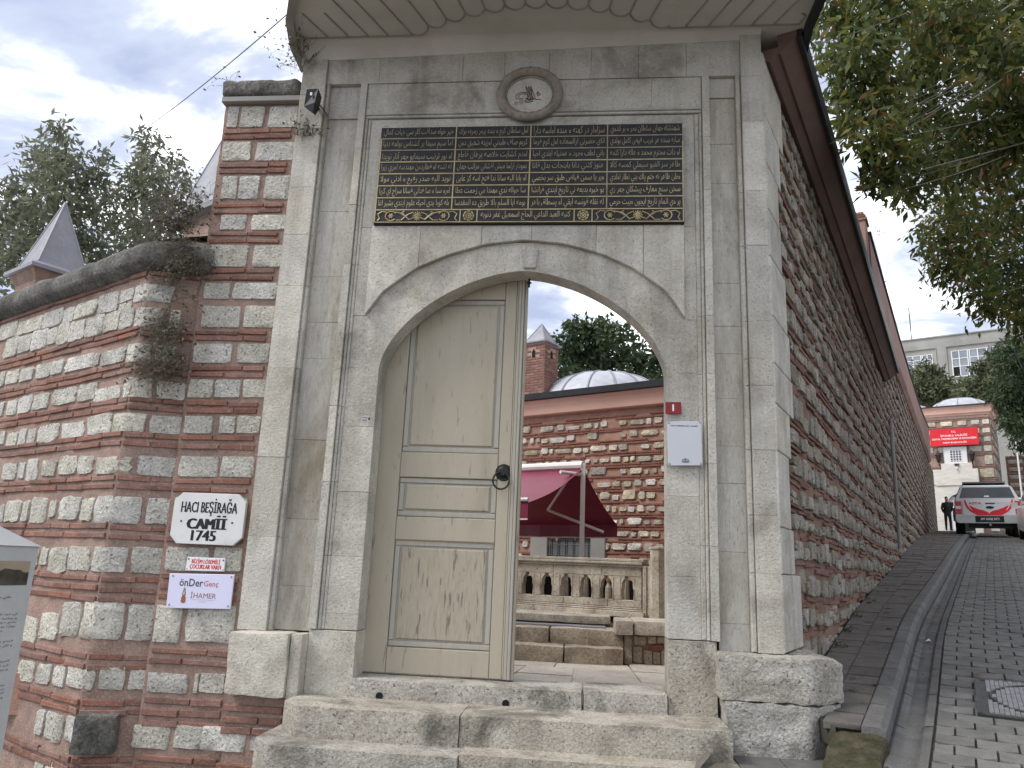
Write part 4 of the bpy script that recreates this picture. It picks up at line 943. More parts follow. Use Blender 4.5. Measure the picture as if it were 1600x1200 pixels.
# lower wall with the corner
SL = -3.6
sgrid = list(np.arange(SL, -0.06, 0.08))+[-0.06, -0.03, 0.0, 0.03, 0.06]+list(np.arange(0.1, 0.46, 0.06))
mortar('mortar_face', BC, SL, 0.44, lambda a: -0.1, lambda a: 3.70, MORTAR, wb, 0.06, 0.008, ss=sgrid)
for s0, s1, z0, z1 in BC_ST:
    s0, s1, z0, z1 = s0/1000, s1/1000, z0/1000, z1/1000
    if z0 == 0.292: rough_block('stone', s0, s1, -0.06, 0.095, z0, z1, COPING, wb, 0.012, 0.02, (8, 6, 8), 9, 51, lambda w: BC(w.x, w.z, w.y)); continue
    big = (s1-s0) > 0.2
    if s0 > 0.1: s1 = min(s1, 0.41)
    stone(BC, s0, s1, z0, z1, RUBBLE, wb, prot=0.012, M=16 if big else 12, wob=0.07 if s0 > -0.3 else 0.12, p=8.0 if s0 > -0.2 else 4.5)
for z in (3.50, 3.30, 3.05, 2.77, 2.50, 2.21, 1.88, 1.52, 1.10, 0.72, 0.42):    # stones further left, beyond the frame
    a = SL+0.05
    while a < -2.62: 
        w = U(0.14, 0.3); stone(BC, a, a+w, z-0.07, z+0.07, RUBBLE, wb, prot=0.016, M=10, wob=0.12); a += w+U(0.03, 0.08)
for zt, zb in bC:
    brick_row(BC, -2.72 if zt < 3.3 else -2.85, -0.008, zb, zt-zb, 0.014, BRICK, wb, 0.24, 0.42)
    brick_row(BC, 0.008, 0.40, zb, zt-zb, 0.014, BRICK, wb, 0.18, 0.30)
def cop(s, z, o): return BC(s, z, o)
V = []; F = []
prof = [(-0.25, 3.62), (0.0, 3.665), (0.085, 3.70), (0.10, 3.735), (0.105, 3.82), (0.07, 3.875), (-0.05, 3.93), (-0.25, 4.04), (-0.5, 4.16), (-0.9, 4.26), (-1.6, 4.28)]
ss = list(np.linspace(SL, -0.12, 44))+[-0.06, 0.0, 0.06, 0.12, 0.2, 0.28, 0.36, 0.44]
for s in ss:
    for o, z in prof:
        p = Vector(BC(s, z, o)); nn = noise.noise_vector(p*5)*0.02+noise.noise_vector(p*14)*0.010
        V.append(tuple(p+nn))
k = len(prof)
for i in range(len(ss)-1):
    for j in range(k-1): F.append((i*k+j, (i+1)*k+j, (i+1)*k+j+1, i*k+j+1))
smooth(link('coping', npmesh('coping', V, F), COPING, wb), 1.2)

# ------------------------------------------------------------------ signs by the gate
def sign_board(name, poly, y, t, m, label, cat='sign'):
    xs = [p[0] for p in poly]; zs = [p[1] for p in poly]
    e = empty(name, ((min(xs)+max(xs))/2, y, min(zs)), label, cat)
    b = MB(); b.prism(poly, y-t, y, 0.003); b.build('board', m, e); return e
yF = 5.275
c = 0.055
x0, x1, z0, z1 = -2.920, -2.392, 1.660, 2.015
mp = sign_board('name_plaque', [(x0+c, z0), (x1-c*1.1, z0), (x1, z0+c), (x1, z1-c), (x1-c*1.1, z1), (x0+c, z1), (x0, z1-c), (x0, z0+c)], yF, 0.03, MARBLE,
                'white marble plaque with cut corners and black carved letters', 'plaque')
QF = lambda a, z, o: (a, yF-0.03-o, z)
for dx_ in (-0.0055, -0.0035, -0.0012, 0.0012, 0.0035, 0.0055):
    lettering('HACI BEŞİRAĞA', QF, -2.655+dx_*0.45, 1.918, 0.0, 0.122, 0.410, INK, mp, 0.001+dx_*0.03, 0.0)
    lettering('CAMİİ', QF, -2.660+dx_*1.5, 1.813, 0.0, 0.098, 0.280, INK, mp, 0.001+dx_*0.03, 0.0)
    lettering('1745', QF, -2.672+dx_, 1.720, 0.0, 0.072, 0.175, INK, mp, 0.001+dx_*0.03, 0.0)
for x in (-2.85, -2.475):
    b = MB(); b.disc((x, yF-0.03, 1.815), (0, -1, 0), 0.007, 0.002, 8); b.build('pin_hole', DARK, mp)
m2 = sign_board('charity_sign', [(-2.783, 1.478), (-2.502, 1.483), (-2.502, 1.572), (-2.779, 1.572)], yF, 0.008, WHITE, 'small white sign with two lines of red capitals', 'sign')
QF2 = lambda a, z, o: (a, yF-0.008-o, z)
for dx_ in (-0.0016, 0.0, 0.0016):
    lettering('BİZİM LÖSEMİLİ', QF2, -2.640+dx_, 1.548, 0.0, 0.036, 0.205, INK_RD, m2, 0.0008+dx_*0.03, 0.0)
    lettering('ÇOCUKLAR VAKFI', QF2, -2.640+dx_, 1.505, 0.0, 0.036, 0.225, INK_RD, m2, 0.0008+dx_*0.03, 0.0)
def screws(par, pts, y, r=0.007, m=STEEL):
    for x, z in pts:
        b = MB(); b.disc((x, y, z), (0, -1, 0), r, 0.004, 10, r*0.7); b.build('screw', m, par)
screws(m2, [(-2.768, 1.558), (-2.515, 1.558)], yF-0.008, 0.006, INK_DG); screws(m2, [(-2.772, 1.492), (-2.512, 1.494)], yF-0.008, 0.0035, INK_DG)
yG = 5.270
m3 = sign_board('foundation_sign', [(-2.882, 1.223), (-2.420, 1.236), (-2.420, 1.466), (-2.890, 1.455)], yG, 0.010, LILAC, 'larger pale lilac sign with dark, rose and brown lettering and a pen nib emblem', 'sign')
QF3 = lambda a, z, o: (a, yG-0.010-o, z)
lettering('önDer', QF3, -2.722, 1.400, 0.0, 0.052, 0.172, INK_DG, m3, 0.0008, 0.014)
lettering('Genç', QF3, -2.578, 1.393, 0.0, 0.046, 0.105, INK_PK, m3, 0.0008, 0.004)
lettering('İHAMER', QF3, -2.625, 1.322, 0.0, 0.046, 0.185, INK_BR, m3, 0.0008, 0.0)
lettering('İHAMER İLMİ ARAŞTIRMALAR', QF3, -2.625, 1.288, 0.0, 0.008, 0.175, INK_GR, m3, 0.0008); lettering('MERKEZİ', QF3, -2.625, 1.276, 0.0, 0.008, 0.055, INK_GR, m3, 0.0008)
b = MB(); nib = [(0, 0.05), (0.006, 0.04), (0.013, 0.005), (0.011, -0.01), (0.016, -0.018), (0.017, -0.05), (0.0, -0.058), (-0.017, -0.05), (-0.016, -0.018), (-0.011, -0.01), (-0.013, 0.005), (-0.006, 0.04)]
b.prism([(-2.765+x, 1.318+z*1.0) for x, z in nib], yG-0.0115, yG-0.010, 0.0005); b.build('nib_emblem', INK_BR, m3)
b = MB(); b.prism([(-2.765+x, 1.318+z) for x, z in ((0, 0.035), (0.004, 0.005), (0.0, -0.004), (-0.004, 0.005))], yG-0.0122, yG-0.0112, 0.0003); b.build('nib_slit', LILAC, m3)
screws(m3, [(-2.862, 1.440), (-2.440, 1.449), (-2.862, 1.247), (-2.440, 1.256)], yG-0.010, 0.0075)
# house number and the acrylic plate on the right jamb
nb = sign_board('house_number', [(0.512, 2.654), (0.620, 2.654), (0.617, 2.739), (0.510, 2.738)], 5.228, 0.004, REDPL, 'small dark red house number plate with a white 1', 'house number')
NF = lambda a, z, o: (a, 5.224-o, z)
lettering('1', NF, 0.563, 2.698, 0.0, 0.046, None, WHITE, nb, 0.0008, 0.05)
b = MB()
for x0, x1, z0, z1 in ((0.519, 0.612, 2.729, 2.731), (0.519, 0.521, 2.662, 2.731), (0.610, 0.612, 2.662, 2.731)): b.box(x0, x1, 5.2234, 5.2242, z0, z1)
b.build('border_line', REDPL, nb)
b = MB(); b.tube([(0.53+0.035*math.sin(a)*1.0+0.035, 5.226, 2.648-0.014*math.cos(a*1.0)*1) for a in np.linspace(-1.6, 1.9, 10)], 0.003, 6); b.build('bent_wire', STEEL, nb)
pl = sign_board('info_plate', [(0.524, 2.297), (0.752, 2.305), (0.748, 2.606), (0.519, 2.598)], 5.212, 0.006, PLATE, 'pale grey rectangular plate with four studs and one line of small black capitals', 'plaque')
LF = lambda a, z, o: (a, 5.206-o, z)
lettering('HACI BEŞİRAĞA CAMİİ', LF, 0.634, 2.570, 0.0, 0.013, 0.180, INK, pl, 0.0006, 0.03)
b = MB(); ex, ez = 0.640, 2.335
for k in range(-2, 3): b.tube([(ex+k*0.010, 5.2055, ez), (ex+k*0.009, 5.2055, ez+0.016-abs(k)*0.004)], 0.0028, 4)
b.tube([(ex-0.026, 5.2055, ez-0.006), (ex+0.026, 5.2055, ez-0.006)], 0.002, 4); b.tube([(ex-0.02, 5.2055, ez-0.013), (ex+0.02, 5.2055, ez-0.013)], 0.0015, 4)
b.build('emblem', INK_DG, pl)
b = MB()
for x, z in ((0.531, 2.590), (0.739, 2.597), (0.535, 2.310), (0.741, 2.316)): b.disc((x, 5.222, z), (0, -1, 0), 0.004, 0.018, 8)
b.build('standoff', STEEL, pl); screws(pl, [(0.531, 2.590), (0.739, 2.597), (0.535, 2.310), (0.741, 2.316)], 5.206, 0.008)
sk = sign_board('small_label', [(-1.617, 2.553), (-1.549, 2.556), (-1.549, 2.596), (-1.617, 2.594)], 5.252, 0.004, PANELG, 'tiny grey label on the left jamb beside the door', 'label')
lettering('BEŞİR', lambda a, z, o: (a, 5.248-o, z), -1.592, 2.567, 0, 0.012, 0.036, INK, sk, 0.0006, 0.04)
b = MB(); b.box(-1.566, -1.554, 5.2465, 5.248, 2.568, 2.588); b.box(-1.61, -1.572, 5.2465, 5.248, 2.582, 2.586); b.build('print_mark', INK, sk)

# ------------------------------------------------------------------ marble information stele at far left
stl = empty('information_stele', (-2.45, 3.05, 0.2), 'grey marble stele with pyramid top, printed text and two old photographs', 'information sign')
FF = frame((-2.412, 3.262), 10)                   # a = 0 at the far edge, negative towards the camera
w = 0.40; t = 0.07
b = MB(); b.obox(FF, -w, 0.0, 0.15, 1.598, -t, 0.0, 0.004); b.build('slab', PANELG, stl)
b = MB(); q = 0.008; ap = FF(-w*0.52, 1.685, -t/2)
b.add([FF(-w-q, 1.599, q), FF(q, 1.599, q), FF(q, 1.599, -t-q), FF(-w-q, 1.599, -t-q), ap], [(3, 2, 1, 0), (0, 1, 4), (1, 2, 4), (2, 3, 4), (3, 0, 4)])
b.build('pyramid_cap', MARBLE, stl)
def pic(z0, z1, a0, a1, kind):
    b = MB(); b.obox(FF, a0, a1, z0, z1, 0.0, 0.0015); o = b.build('photograph', HAZEP, stl)
    b = MB(); n = 14; top = [(a0+(a1-a0)*k/n, z0+(z1-z0)*(0.55+0.25*noise.noise(Vector((k*0.6, kind, 0))))) for k in range(n+1)]
    b.add([FF(a, z, 0.0022) for a, z in top+[(a1, z1), (a0, z1)]], [tuple(range(n+3))]); b.build('printed_sky', SEPIA if kind < 1 else BLUEP, o)
pic(1.435, 1.535, -w+0.03, -0.032, 0.3); pic(0.735, 0.855, -w+0.02, -0.085, 2.3)
tx = ['حاجی بشیر اغا جامع', 'الشریف بناه الحاج بشیر اغا دار السعاده', 'فی عهد السلطان محمود خان سنة', 'و بجانبه مدرسه و مكتبه و سبیل', 'جامع صغیر له مئذنه واحده و حجره', 'عمارة عثمانیه من القرن الثامن عشر', 'بنی علی منحدر و له فناء و رواق', 'الحاج بشیر اغا شیخ الحرم النبوی', 'و كان من رجال الدولة المشهورین', 'رممته دائرة الاوقاف العامه']
z = 1.385; lettering(arabic(tx[0]), FF, -0.17, z, 0.0, 0.016, 0.15, INK, stl, 0.001, 0.006, res=1)
k = 1
for para, zz in ((5, 1.32), (2, 1.185), (4, 1.10), (5, 0.99), (4, 0.93)):
    pass
for zz, n_ in ((1.315, 5), (1.205, 3), (1.125, 4), (1.03, 5)):
    for i in range(n_):
        lettering(arabic(tx[1+(k % 9)]), FF, -0.20, zz-i*0.0165, 0.0, 0.012, 0.30 if i < n_-1 else 0.18, INK_DG, stl, 0.001, 0.004, res=1); k += 1

# ------------------------------------------------------------------ small fittings
fl = empty('floodlight', (-2.18, 5.12, 4.92), 'black floodlight with bracket on the left strip under the canopy', 'floodlight')
b = MB(); b.add([(-2.205, 5.03, 5.09), (-2.115, 5.03, 5.095), (-2.13, 5.03, 4.975), (-2.15, 5.06, 4.905), (-2.225, 5.06, 4.965),
                 (-2.195, 5.13, 5.08), (-2.12, 5.13, 5.085), (-2.13, 5.13, 4.99), (-2.155, 5.13, 4.93), (-2.215, 5.13, 4.975)],
                [(0, 1, 2, 3, 4), (9, 8, 7, 6, 5)]+[(i, 5+i, 5+(i+1) % 5, (i+1) % 5) for i in range(5)])
b.build('housing', GUTTER, fl)
b = MB(); b.box(-2.172, -2.156, 5.024, 5.034, 5.035, 5.060); b.build('label_sticker', WHITE, fl)
b = MB(); b.tube([(-2.165, 5.13, 5.03), (-2.165, 5.20, 5.03)], 0.012, 8); b.tube([(-2.12, 5.10, 5.0), (-2.10, 5.16, 4.99), (-2.09, 5.21, 4.97)], 0.005, 6); b.build('bracket', GUTTER, fl)
b = MB(); pts = []
pa, pb = Vector((-7.9, 11.0, 8.3)), Vector((-1.45, 4.15, 5.64))
for k in range(21):
    t = k/20; q = pa.lerp(pb, t); q.z -= 0.22*4*t*(1-t)*0.5; pts.append(q)
b.tube(pts, 0.0055, 6)
tag(b.build('cable', GUTTER), 'thin dark overhead cable running from the trees to the canopy', 'cable')
# ------------------------------------------------------------------ the long wall along the street
sw_ = empty('street_wall', ST(0, 0.7, -0.2), 'long shaded rubble wall with brick bands and brown eave climbing beside the sidewalk', 'wall')
WOUT = -0.02
def wtop(s): return 5.50 if s < 10 else float(np.interp(s, [10, 20, 35.5, 42], [6.35, 6.6, 7.2, 7.5]))
qz = [0.9, 1.14, 1.62, 1.92, 2.42, 2.74, 3.02, 3.36, 3.80, 4.16, 4.52, 4.92, 5.44]
ql = [0.5, 0.62, 0.44, 0.38, 0.46, 0.62, 0.58, 0.52, 0.42, 0.40, 0.50, 0.66]
for a, e, L in zip(qz, qz[1:], ql):
    L += U(-0.02, 0.02)
    if a < 1.1: continue
    b = MB(); b.obox(ST, 0.0, L, a+0.002, e-0.002, -0.30, 0.012, 0.006)
    b.build('quoin', STONE, sw_)
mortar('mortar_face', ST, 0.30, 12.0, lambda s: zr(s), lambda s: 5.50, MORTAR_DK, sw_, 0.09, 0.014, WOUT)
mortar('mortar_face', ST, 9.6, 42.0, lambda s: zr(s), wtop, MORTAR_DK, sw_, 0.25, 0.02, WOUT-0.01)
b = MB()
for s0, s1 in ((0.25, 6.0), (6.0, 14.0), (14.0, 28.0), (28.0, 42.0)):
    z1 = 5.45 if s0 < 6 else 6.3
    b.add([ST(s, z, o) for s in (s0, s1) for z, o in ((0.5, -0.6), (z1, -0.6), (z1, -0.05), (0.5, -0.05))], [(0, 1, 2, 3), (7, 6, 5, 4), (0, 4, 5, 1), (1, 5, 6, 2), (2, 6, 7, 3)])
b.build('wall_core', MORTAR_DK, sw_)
rw = random.Random(21)
sf_v, sf_f, bf = [], [], MB(); ns = nbk = 0
rows_ = []
z = 0.80
while z < 8.2:
    h = rw.uniform(0.105, 0.175); rows_.append((z, h)); z += h+rw.uniform(0.072, 0.105)
def qlen(z):
    for a, e, L in zip(qz, qz[1:], ql):
        if a <= z < e: return L+0.03
    return 0.3
cand = []; cb = []
def wave(s, z): return 0.035*noise.noise(Vector((s*0.55, z*1.3, 3.0)))+0.012*noise.noise(Vector((s*2.2, z*3, 9.0)))
for z, h in rows_:
    s = qlen(z+h/2)+rw.uniform(0, 0.1)
    if z < 1.1: s = 0.75
    while s < 41.5:
        w = rw.uniform(0.10, 0.30) if rw.random() < 0.8 else rw.uniform(0.06, 0.12)
        if s > 14: w *= 1.3
        hh = h*rw.uniform(0.62, 1.18); zz = z+rw.uniform(-0.015, 0.015)
        if zz > zr(s)-0.12 and zz+hh < wtop(s+w)-0.02 and s+w < 42:
            if rw.random() < 0.16 and s < 14:
                cand.append((s, s+w, zz, zz+hh*0.47)); cand.append((s+0.01, s+w, zz+hh*0.53, zz+hh))
            else: cand.append((s, s+w, zz, zz+hh))
        s += w+rw.uniform(0.015, 0.05)
    zb = z+h+0.008
    for zz in (zb, zb+0.040):
        s = qlen(zz)+rw.uniform(0, 0.1)
        while s < 41.5:
            L = rw.uniform(0.28, 0.5); 
            if zz > zr(s)+0.02 and zz+0.04 < wtop(s)-0.02 and rw.random() < 0.72: cb.append((s, s+L-0.012, zz+rw.uniform(-0.012, 0.012), rw.uniform(0.024, 0.032)))
            s += L
cand.sort(key=lambda t: t[0]/max(0.2, (t[1]-t[0]))**0.3); cb.sort()
for i, (s0, s1, z0, z1) in enumerate(cand):
    near = i < 296
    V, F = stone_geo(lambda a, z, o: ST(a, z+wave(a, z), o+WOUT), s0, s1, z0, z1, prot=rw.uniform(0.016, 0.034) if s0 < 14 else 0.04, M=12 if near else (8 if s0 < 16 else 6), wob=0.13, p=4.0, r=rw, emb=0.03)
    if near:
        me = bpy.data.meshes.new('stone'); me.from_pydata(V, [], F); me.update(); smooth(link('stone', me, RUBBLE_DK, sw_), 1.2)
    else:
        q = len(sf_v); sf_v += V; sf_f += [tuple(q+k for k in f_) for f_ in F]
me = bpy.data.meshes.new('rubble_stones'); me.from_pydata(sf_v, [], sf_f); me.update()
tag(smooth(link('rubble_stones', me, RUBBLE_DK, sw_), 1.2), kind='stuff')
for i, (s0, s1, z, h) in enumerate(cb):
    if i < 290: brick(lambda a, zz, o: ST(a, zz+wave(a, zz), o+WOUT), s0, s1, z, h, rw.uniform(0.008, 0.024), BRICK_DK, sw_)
    else: bf.obox(lambda a, zz, o: ST(a, zz+wave(a, zz), o+WOUT), s0, s1, z, z+h, -0.04, 0.028 if s0 < 14 else 0.045, 0)
tag(bf.build('brick_courses', BRICK_DK, sw_), kind='stuff')
# eave of the near part
ev = MB()
def prof_run(bm_, prof, s0, s1, n=1, dz=lambda s: 0.0):
    k = len(prof)
    for i in range(n):
        a, e = s0+(s1-s0)*i/n, s0+(s1-s0)*(i+1)/n
        bm_.add([ST(s, z+dz(s), o) for s in (a, e) for o, z in prof], [(j, (j+1) % k, k+(j+1) % k, k+j) for j in range(k)]+[tuple(range(k)), tuple(range(2*k-1, k-1, -1))])
drop = lambda s: -0.022*s
for s0, s1 in ((0.10, 2.4), (2.405, 4.9), (4.905, 7.4), (7.405, 10.1)):
    q = MB(); prof_run(q, [(-0.05, 5.44), (0.0, 5.435), (0.045, 5.41), (0.105, 5.455), (0.105, 5.52), (-0.05, 5.52)], s0, s1, 1, drop); q.build('eave_board', EAVE, sw_)
    q = MB(); prof_run(q, [(0.107, 5.46), (0.125, 5.455), (0.245, 5.575), (0.245, 5.66), (0.107, 5.66)], s0, s1, 1, drop); q.build('eave_cornice', EAVE, sw_)
    q = MB(); prof_run(q, [(0.247, 5.56), (0.275, 5.555), (0.285, 5.60), (0.285, 5.70), (-0.2, 5.95), (-0.2, 5.88), (0.247, 5.66)], s0, s1, 1, drop); q.build('gutter', GUTTER, sw_)
# higher plaster band of the far part
zl_ = lambda s: float(np.interp(s, [6, 12.4, 20, 35.5], [5.9, 6.2, 6.5, 7.1]))
zt_ = lambda s: float(np.interp(s, [6, 14, 25.5, 35.5], [7.05, 7.2, 7.72, 8.72]))
xs_ = [7.6, 9, 11, 14, 17, 20, 23, 26, 29, 32, 35.5]
for a, e in zip(xs_, xs_[1:]):
    q = MB(); q.add([f(s, o) for s in (a, e-0.01) for f, o in ((lambda s, o: ST(s, zl_(s), o), -0.4), (lambda s, o: ST(s, zl_(s), o), 0.04), (lambda s, o: ST(s, zl_(s)+0.12, o), 0.12), (lambda s, o: ST(s, zt_(s), o), 0.12), (lambda s, o: ST(s, zt_(s), o), -0.4))],
                    [(0, 1, 2, 3, 4), (9, 8, 7, 6, 5)]+[(j, (j+1) % 5, 5+(j+1) % 5, 5+j) for j in range(5)])
    q.build('plaster_band', EAVE_LT, sw_)
    q = MB(); q.add([ST(s, zt_(s)+dz, o) for s in (a, e) for dz, o in ((0.002, -0.42), (0.002, 0.15), (0.05, 0.15), (0.09, -0.42))], [(0, 1, 2, 3), (7, 6, 5, 4)]+[(j, (j+1) % 4, 4+(j+1) % 4, 4+j) for j in range(4)])
    q.build('roof_edge', GUTTER, sw_)
q = MB(); q.obox(ST, 7.3, 7.62, 5.6, 7.22, -0.5, 0.10, 0.01); q.build('gable_end', EAVE_LT, sw_)
for k in range(3): brick(ST, 7.28, 7.64, 7.222+0.045*k, 0.038, 0.12-0.02*k, BRICK, sw_, emb=0.4)
pp = MB(); pp.tube([ST(10.6, 4.6, 0.05), ST(10.6, 2.2, 0.05)], 0.035, 8); pp.build('drain_pipe', CONCRETE, sw_)
# mossy corner stone where the kerb begins
rough_block('mossy_block', 0, 1, 0, 1, 0, 1, MOSS, None, 0.025, 0.08, (14, 18, 8), 5, 31, lambda w: ST(-0.80+0.74*w.y, zr(-0.80+0.74*w.y)-0.25+0.325*w.z*(0.55+0.45*w.y), 0.27+0.30*w.x))
tag(bpy.data.objects['mossy_block'], 'moss covered low block at the start of the kerb beside the gate base', 'stone block')
fs = empty('front_pavement', G(-0.6, 0, 0.1)); fs['kind'] = 'structure'
for k in range(5):
    b = MB(); x0 = 0.60+0.27*k; zz = 0.575
    b.box(x0, x0+0.262, 4.45, 5.12, 0.45, 0.568+U(-0.003, 0.003), 0.004); b.build('paving_slab', KERB, fs)

# ------------------------------------------------------------------ the domed building at the top of the street
P2 = (22.16, 44.47); BF = frame(P2, 120); BS = frame(P2, 30)
db = empty('domed_building', BF(-1.8, 4.4, -1), 'domed old stone and brick building at the end of the street with white portal', 'building')
b = MB(); b.obox(BF, -6.0, 0.0, 3.8, 11.05, -5.0, -0.03); b.build('wall', MORTAR, db)
rb = random.Random(5)
z = 4.5; nst = 0; bb = MB(); row = 0
while z < 10.7:
    h = rb.choice([0.26, 0.34, 0.42, 0.5]) if z < 8.6 else rb.choice([0.2, 0.26, 0.32])
    a = -0.02
    L = rb.uniform(0.35, 0.95) if row % 2 else rb.uniform(0.3, 0.5)
    while a > -4.2:
        e = a-L
        inside_portal = z < 8.3 and e < -0.62
        if not inside_portal or a > -0.7:
            stone(BF, e, a-0.03, z, z+h, RUBBLE_CT, db, prot=0.04, M=12, wob=0.05, p=8.0, r=rb); nst += 1
        a = e-rb.uniform(0.03, 0.25); L = rb.uniform(0.25, 0.75)
        if z < 8.3: break
    a = -0.03
    for k in range(4):                             # side face: its shade is put into the colour by darker stones
        L = rb.uniform(0.4, 0.9); stone(BS, 0.03+k*1.0, 0.03+k*1.0+L, z, z+h, RUBBLE_DK, db, prot=0.04, M=8, wob=0.06, r=rb)
    zb = z+h+0.03
    for k in range(2):
        bb.obox(BF, -4.3, -0.005, zb, zb+0.05, -0.02, 0.02); bb.obox(BS, 0.005, 4.5, zb, zb+0.05, -0.02, 0.02); zb += 0.085
    z = zb+0.03; row += 1
tag(bb.build('brick_courses', BRICK, db), kind='stuff')
V = []; F = []
pr = [(0.0, 10.98), (0.03, 11.05), (0.10, 11.12), (0.12, 11.40), (0.24, 11.48)]
def ring_pts(o):
    return [BF(-6, 0, o), (P2[0]+(-0.5*1+0.866)*o, P2[1]+(-0.866-0.5)*o, 0), BS(5.0, 0, o)]
q = MB()
rows2 = [[(x, y, z) for x, y, _ in ring_pts(o)] for o, z in pr]
q.add([p for r_ in rows2 for p in r_], [(i*3+j, i*3+j+1, (i+1)*3+j+1, (i+1)*3+j) for i in range(len(pr)-1) for j in range(2)]); q.build('fascia', FASCIA, db)
q = MB(); r1 = [(x, y, 11.482) for x, y, _ in ring_pts(0.27)]; r2 = [(x, y, 11.56) for x, y, _ in ring_pts(0.27)]; r3 = [(x, y, 11.75) for x, y, _ in ring_pts(-2.0)]
q.add(r1+r2+r3, [(0, 1, 4, 3), (1, 2, 5, 4), (3, 4, 7, 6), (4, 5, 8, 7)]); q.build('roof', GUTTER, db)
def dome(parent, c, r, h, m, ribs=12, name='dome', zb=0.0, el=1.0):
    V = []; F = []; n = 36; k = 9
    for i in range(k+1):
        a = i/k*math.pi/2
        for j in range(n):
            t = 2*math.pi*j/n; V.append((c[0]+r*math.cos(a)*math.cos(t), c[1]+r*math.cos(a)*math.sin(t), c[2]+h*math.sin(a)))
    for i in range(k):
        for j in range(n): F.append((i*n+j, i*n+(j+1) % n, (i+1)*n+(j+1) % n, (i+1)*n+j))
    d = smooth(link(name, npmesh(name, V, F), m, parent), 1.5)
    for j in range(ribs):
        t = 2*math.pi*(j+0.35)/ribs; q = MB()
        q.tube([(c[0]+r*math.cos(a)*math.cos(t), c[1]+r*math.cos(a)*math.sin(t), c[2]+h*math.sin(a)) for a in np.linspace(0, math.pi/2, 10)], 0.018*r, 5, False); q.build('rib', LEAD, d)
    return d
c = BF(-1.55, 11.42, -2.0); dome(db, c, 1.75, 0.95, LEAD_LT, 8); c = BF(-4.4, 11.42, -2.2); dome(db, c, 1.5, 0.85, LEAD_LT, 8)
c = BS(3.2, 11.3, -0.6); dome(db, c, 0.55, 0.9, LEAD_LT, 6)
# portal
PW = mat('pale_portal_stone', (0.50, 0.47, 0.42), (0.60, 0.57, 0.52), 3, 0.85, 0.2, 20, 0.01, 0.05, (0.38, 0.35, 0.29), 1.2, 0.5, stretch=(1, 1, 3))
def pbox(a0, a1, z0, z1, o0, o1, name, m=None, c=0.01, par=None):
    q = MB(); q.obox(BF, a0, a1, z0, z1, o0, o1, c); return q.build(name, m or PW, par or db)
pbox(-2.98, -0.78, 7.02, 7.90, -0.1, 0.40, 'portal_block'); pbox(-2.55, -1.04, 7.905, 8.24, -0.1, 0.36, 'portal_parapet'); pbox(-2.86, -0.90, 6.99, 7.018, -0.1, 0.43, 'portal_moulding')
q = MB(); arc = [(-1.78+0.62*math.cos(a), 5.95+0.58*math.sin(a)) for a in np.linspace(math.pi, 0, 13)]
pl_ = [(-2.98, 4.3), (-2.40, 4.3)]+arc+[(-1.16, 4.3), (-0.80, 4.3), (-0.80, 6.985), (-2.98, 6.985)]
n = len(pl_); q.add([BF(a, z, 0.37) for a, z in pl_]+[BF(a, z, -0.1) for a, z in pl_], [tuple(range(n)), tuple(range(2*n-1, n-1, -1))]+[(i, (i+1) % n, n+(i+1) % n, n+i) for i in range(n)]); q.build('portal_arch', PW, db)
pbox(-2.42, -1.12, 4.3, 6.56, -0.1, 0.10, 'portal_recess', DARK, 0.0)
dl_ = pbox(-2.38, -1.80, 4.42, 6.40, 0.105, 0.16, 'door', ALU); pbox(-2.25, -1.92, 5.35, 6.2, 0.162, 0.172, 'panel', WHITE, 0.003, dl_); pbox(-2.25, -1.92, 4.55, 5.25, 0.162, 0.172, 'panel', WHITE, 0.003, dl_)
wnd = pbox(-2.40, -1.25, 8.26, 9.20, -0.05, 0.10, 'window', MARBLE)
pbox(-2.10, -1.52, 8.36, 9.02, -0.05, 0.103, 'pane', GLASS, 0.0, wnd)
for k in range(5): pbox(-2.10+0.14*k, -2.075+0.14*k, 8.36, 9.02, 0.104, 0.125, 'grille_bar', WHITE, 0, wnd)
for k in range(5): pbox(-2.10, -1.52, 8.40+0.14*k, 8.422+0.14*k, 0.108, 0.129, 'grille_bar', WHITE, 0, wnd)
for k in range(8):
    a = -0.5+k/7.0; pbox(-1.82+a*1.1-0.03, -1.82+a*1.1+0.03, 9.22+0.10*math.cos(a*2.6), 9.36+0.12*math.cos(a*2.6), 0.0, 0.03, 'brick', BRICK, 0.004)
rs = empty('government_sign', BF(-1.8, 9.2, 0.3), 'bright red rectangular sign with white capitals on the domed building', 'sign')
q = MB(); q.obox(BF, -2.985, -0.60, 9.245, 10.215, 0.26, 0.31, 0.01); q.build('board', RED, rs)
for t_, z_, h_, w_ in (('T.C.', 10.02, 0.11, 0.24), ('İSTANBUL VALİLİĞİ', 9.83, 0.135, 1.32), ('SOSYAL YARDIMLAŞMA VE DAYANIŞMA', 9.625, 0.135, 2.2), ('VAKIF BAŞKANLIĞI', 9.42, 0.135, 1.18)):
    lettering(t_, BF, -1.79, z_, 0.312, h_, w_, WHITE, rs, 0.003, 0.015)
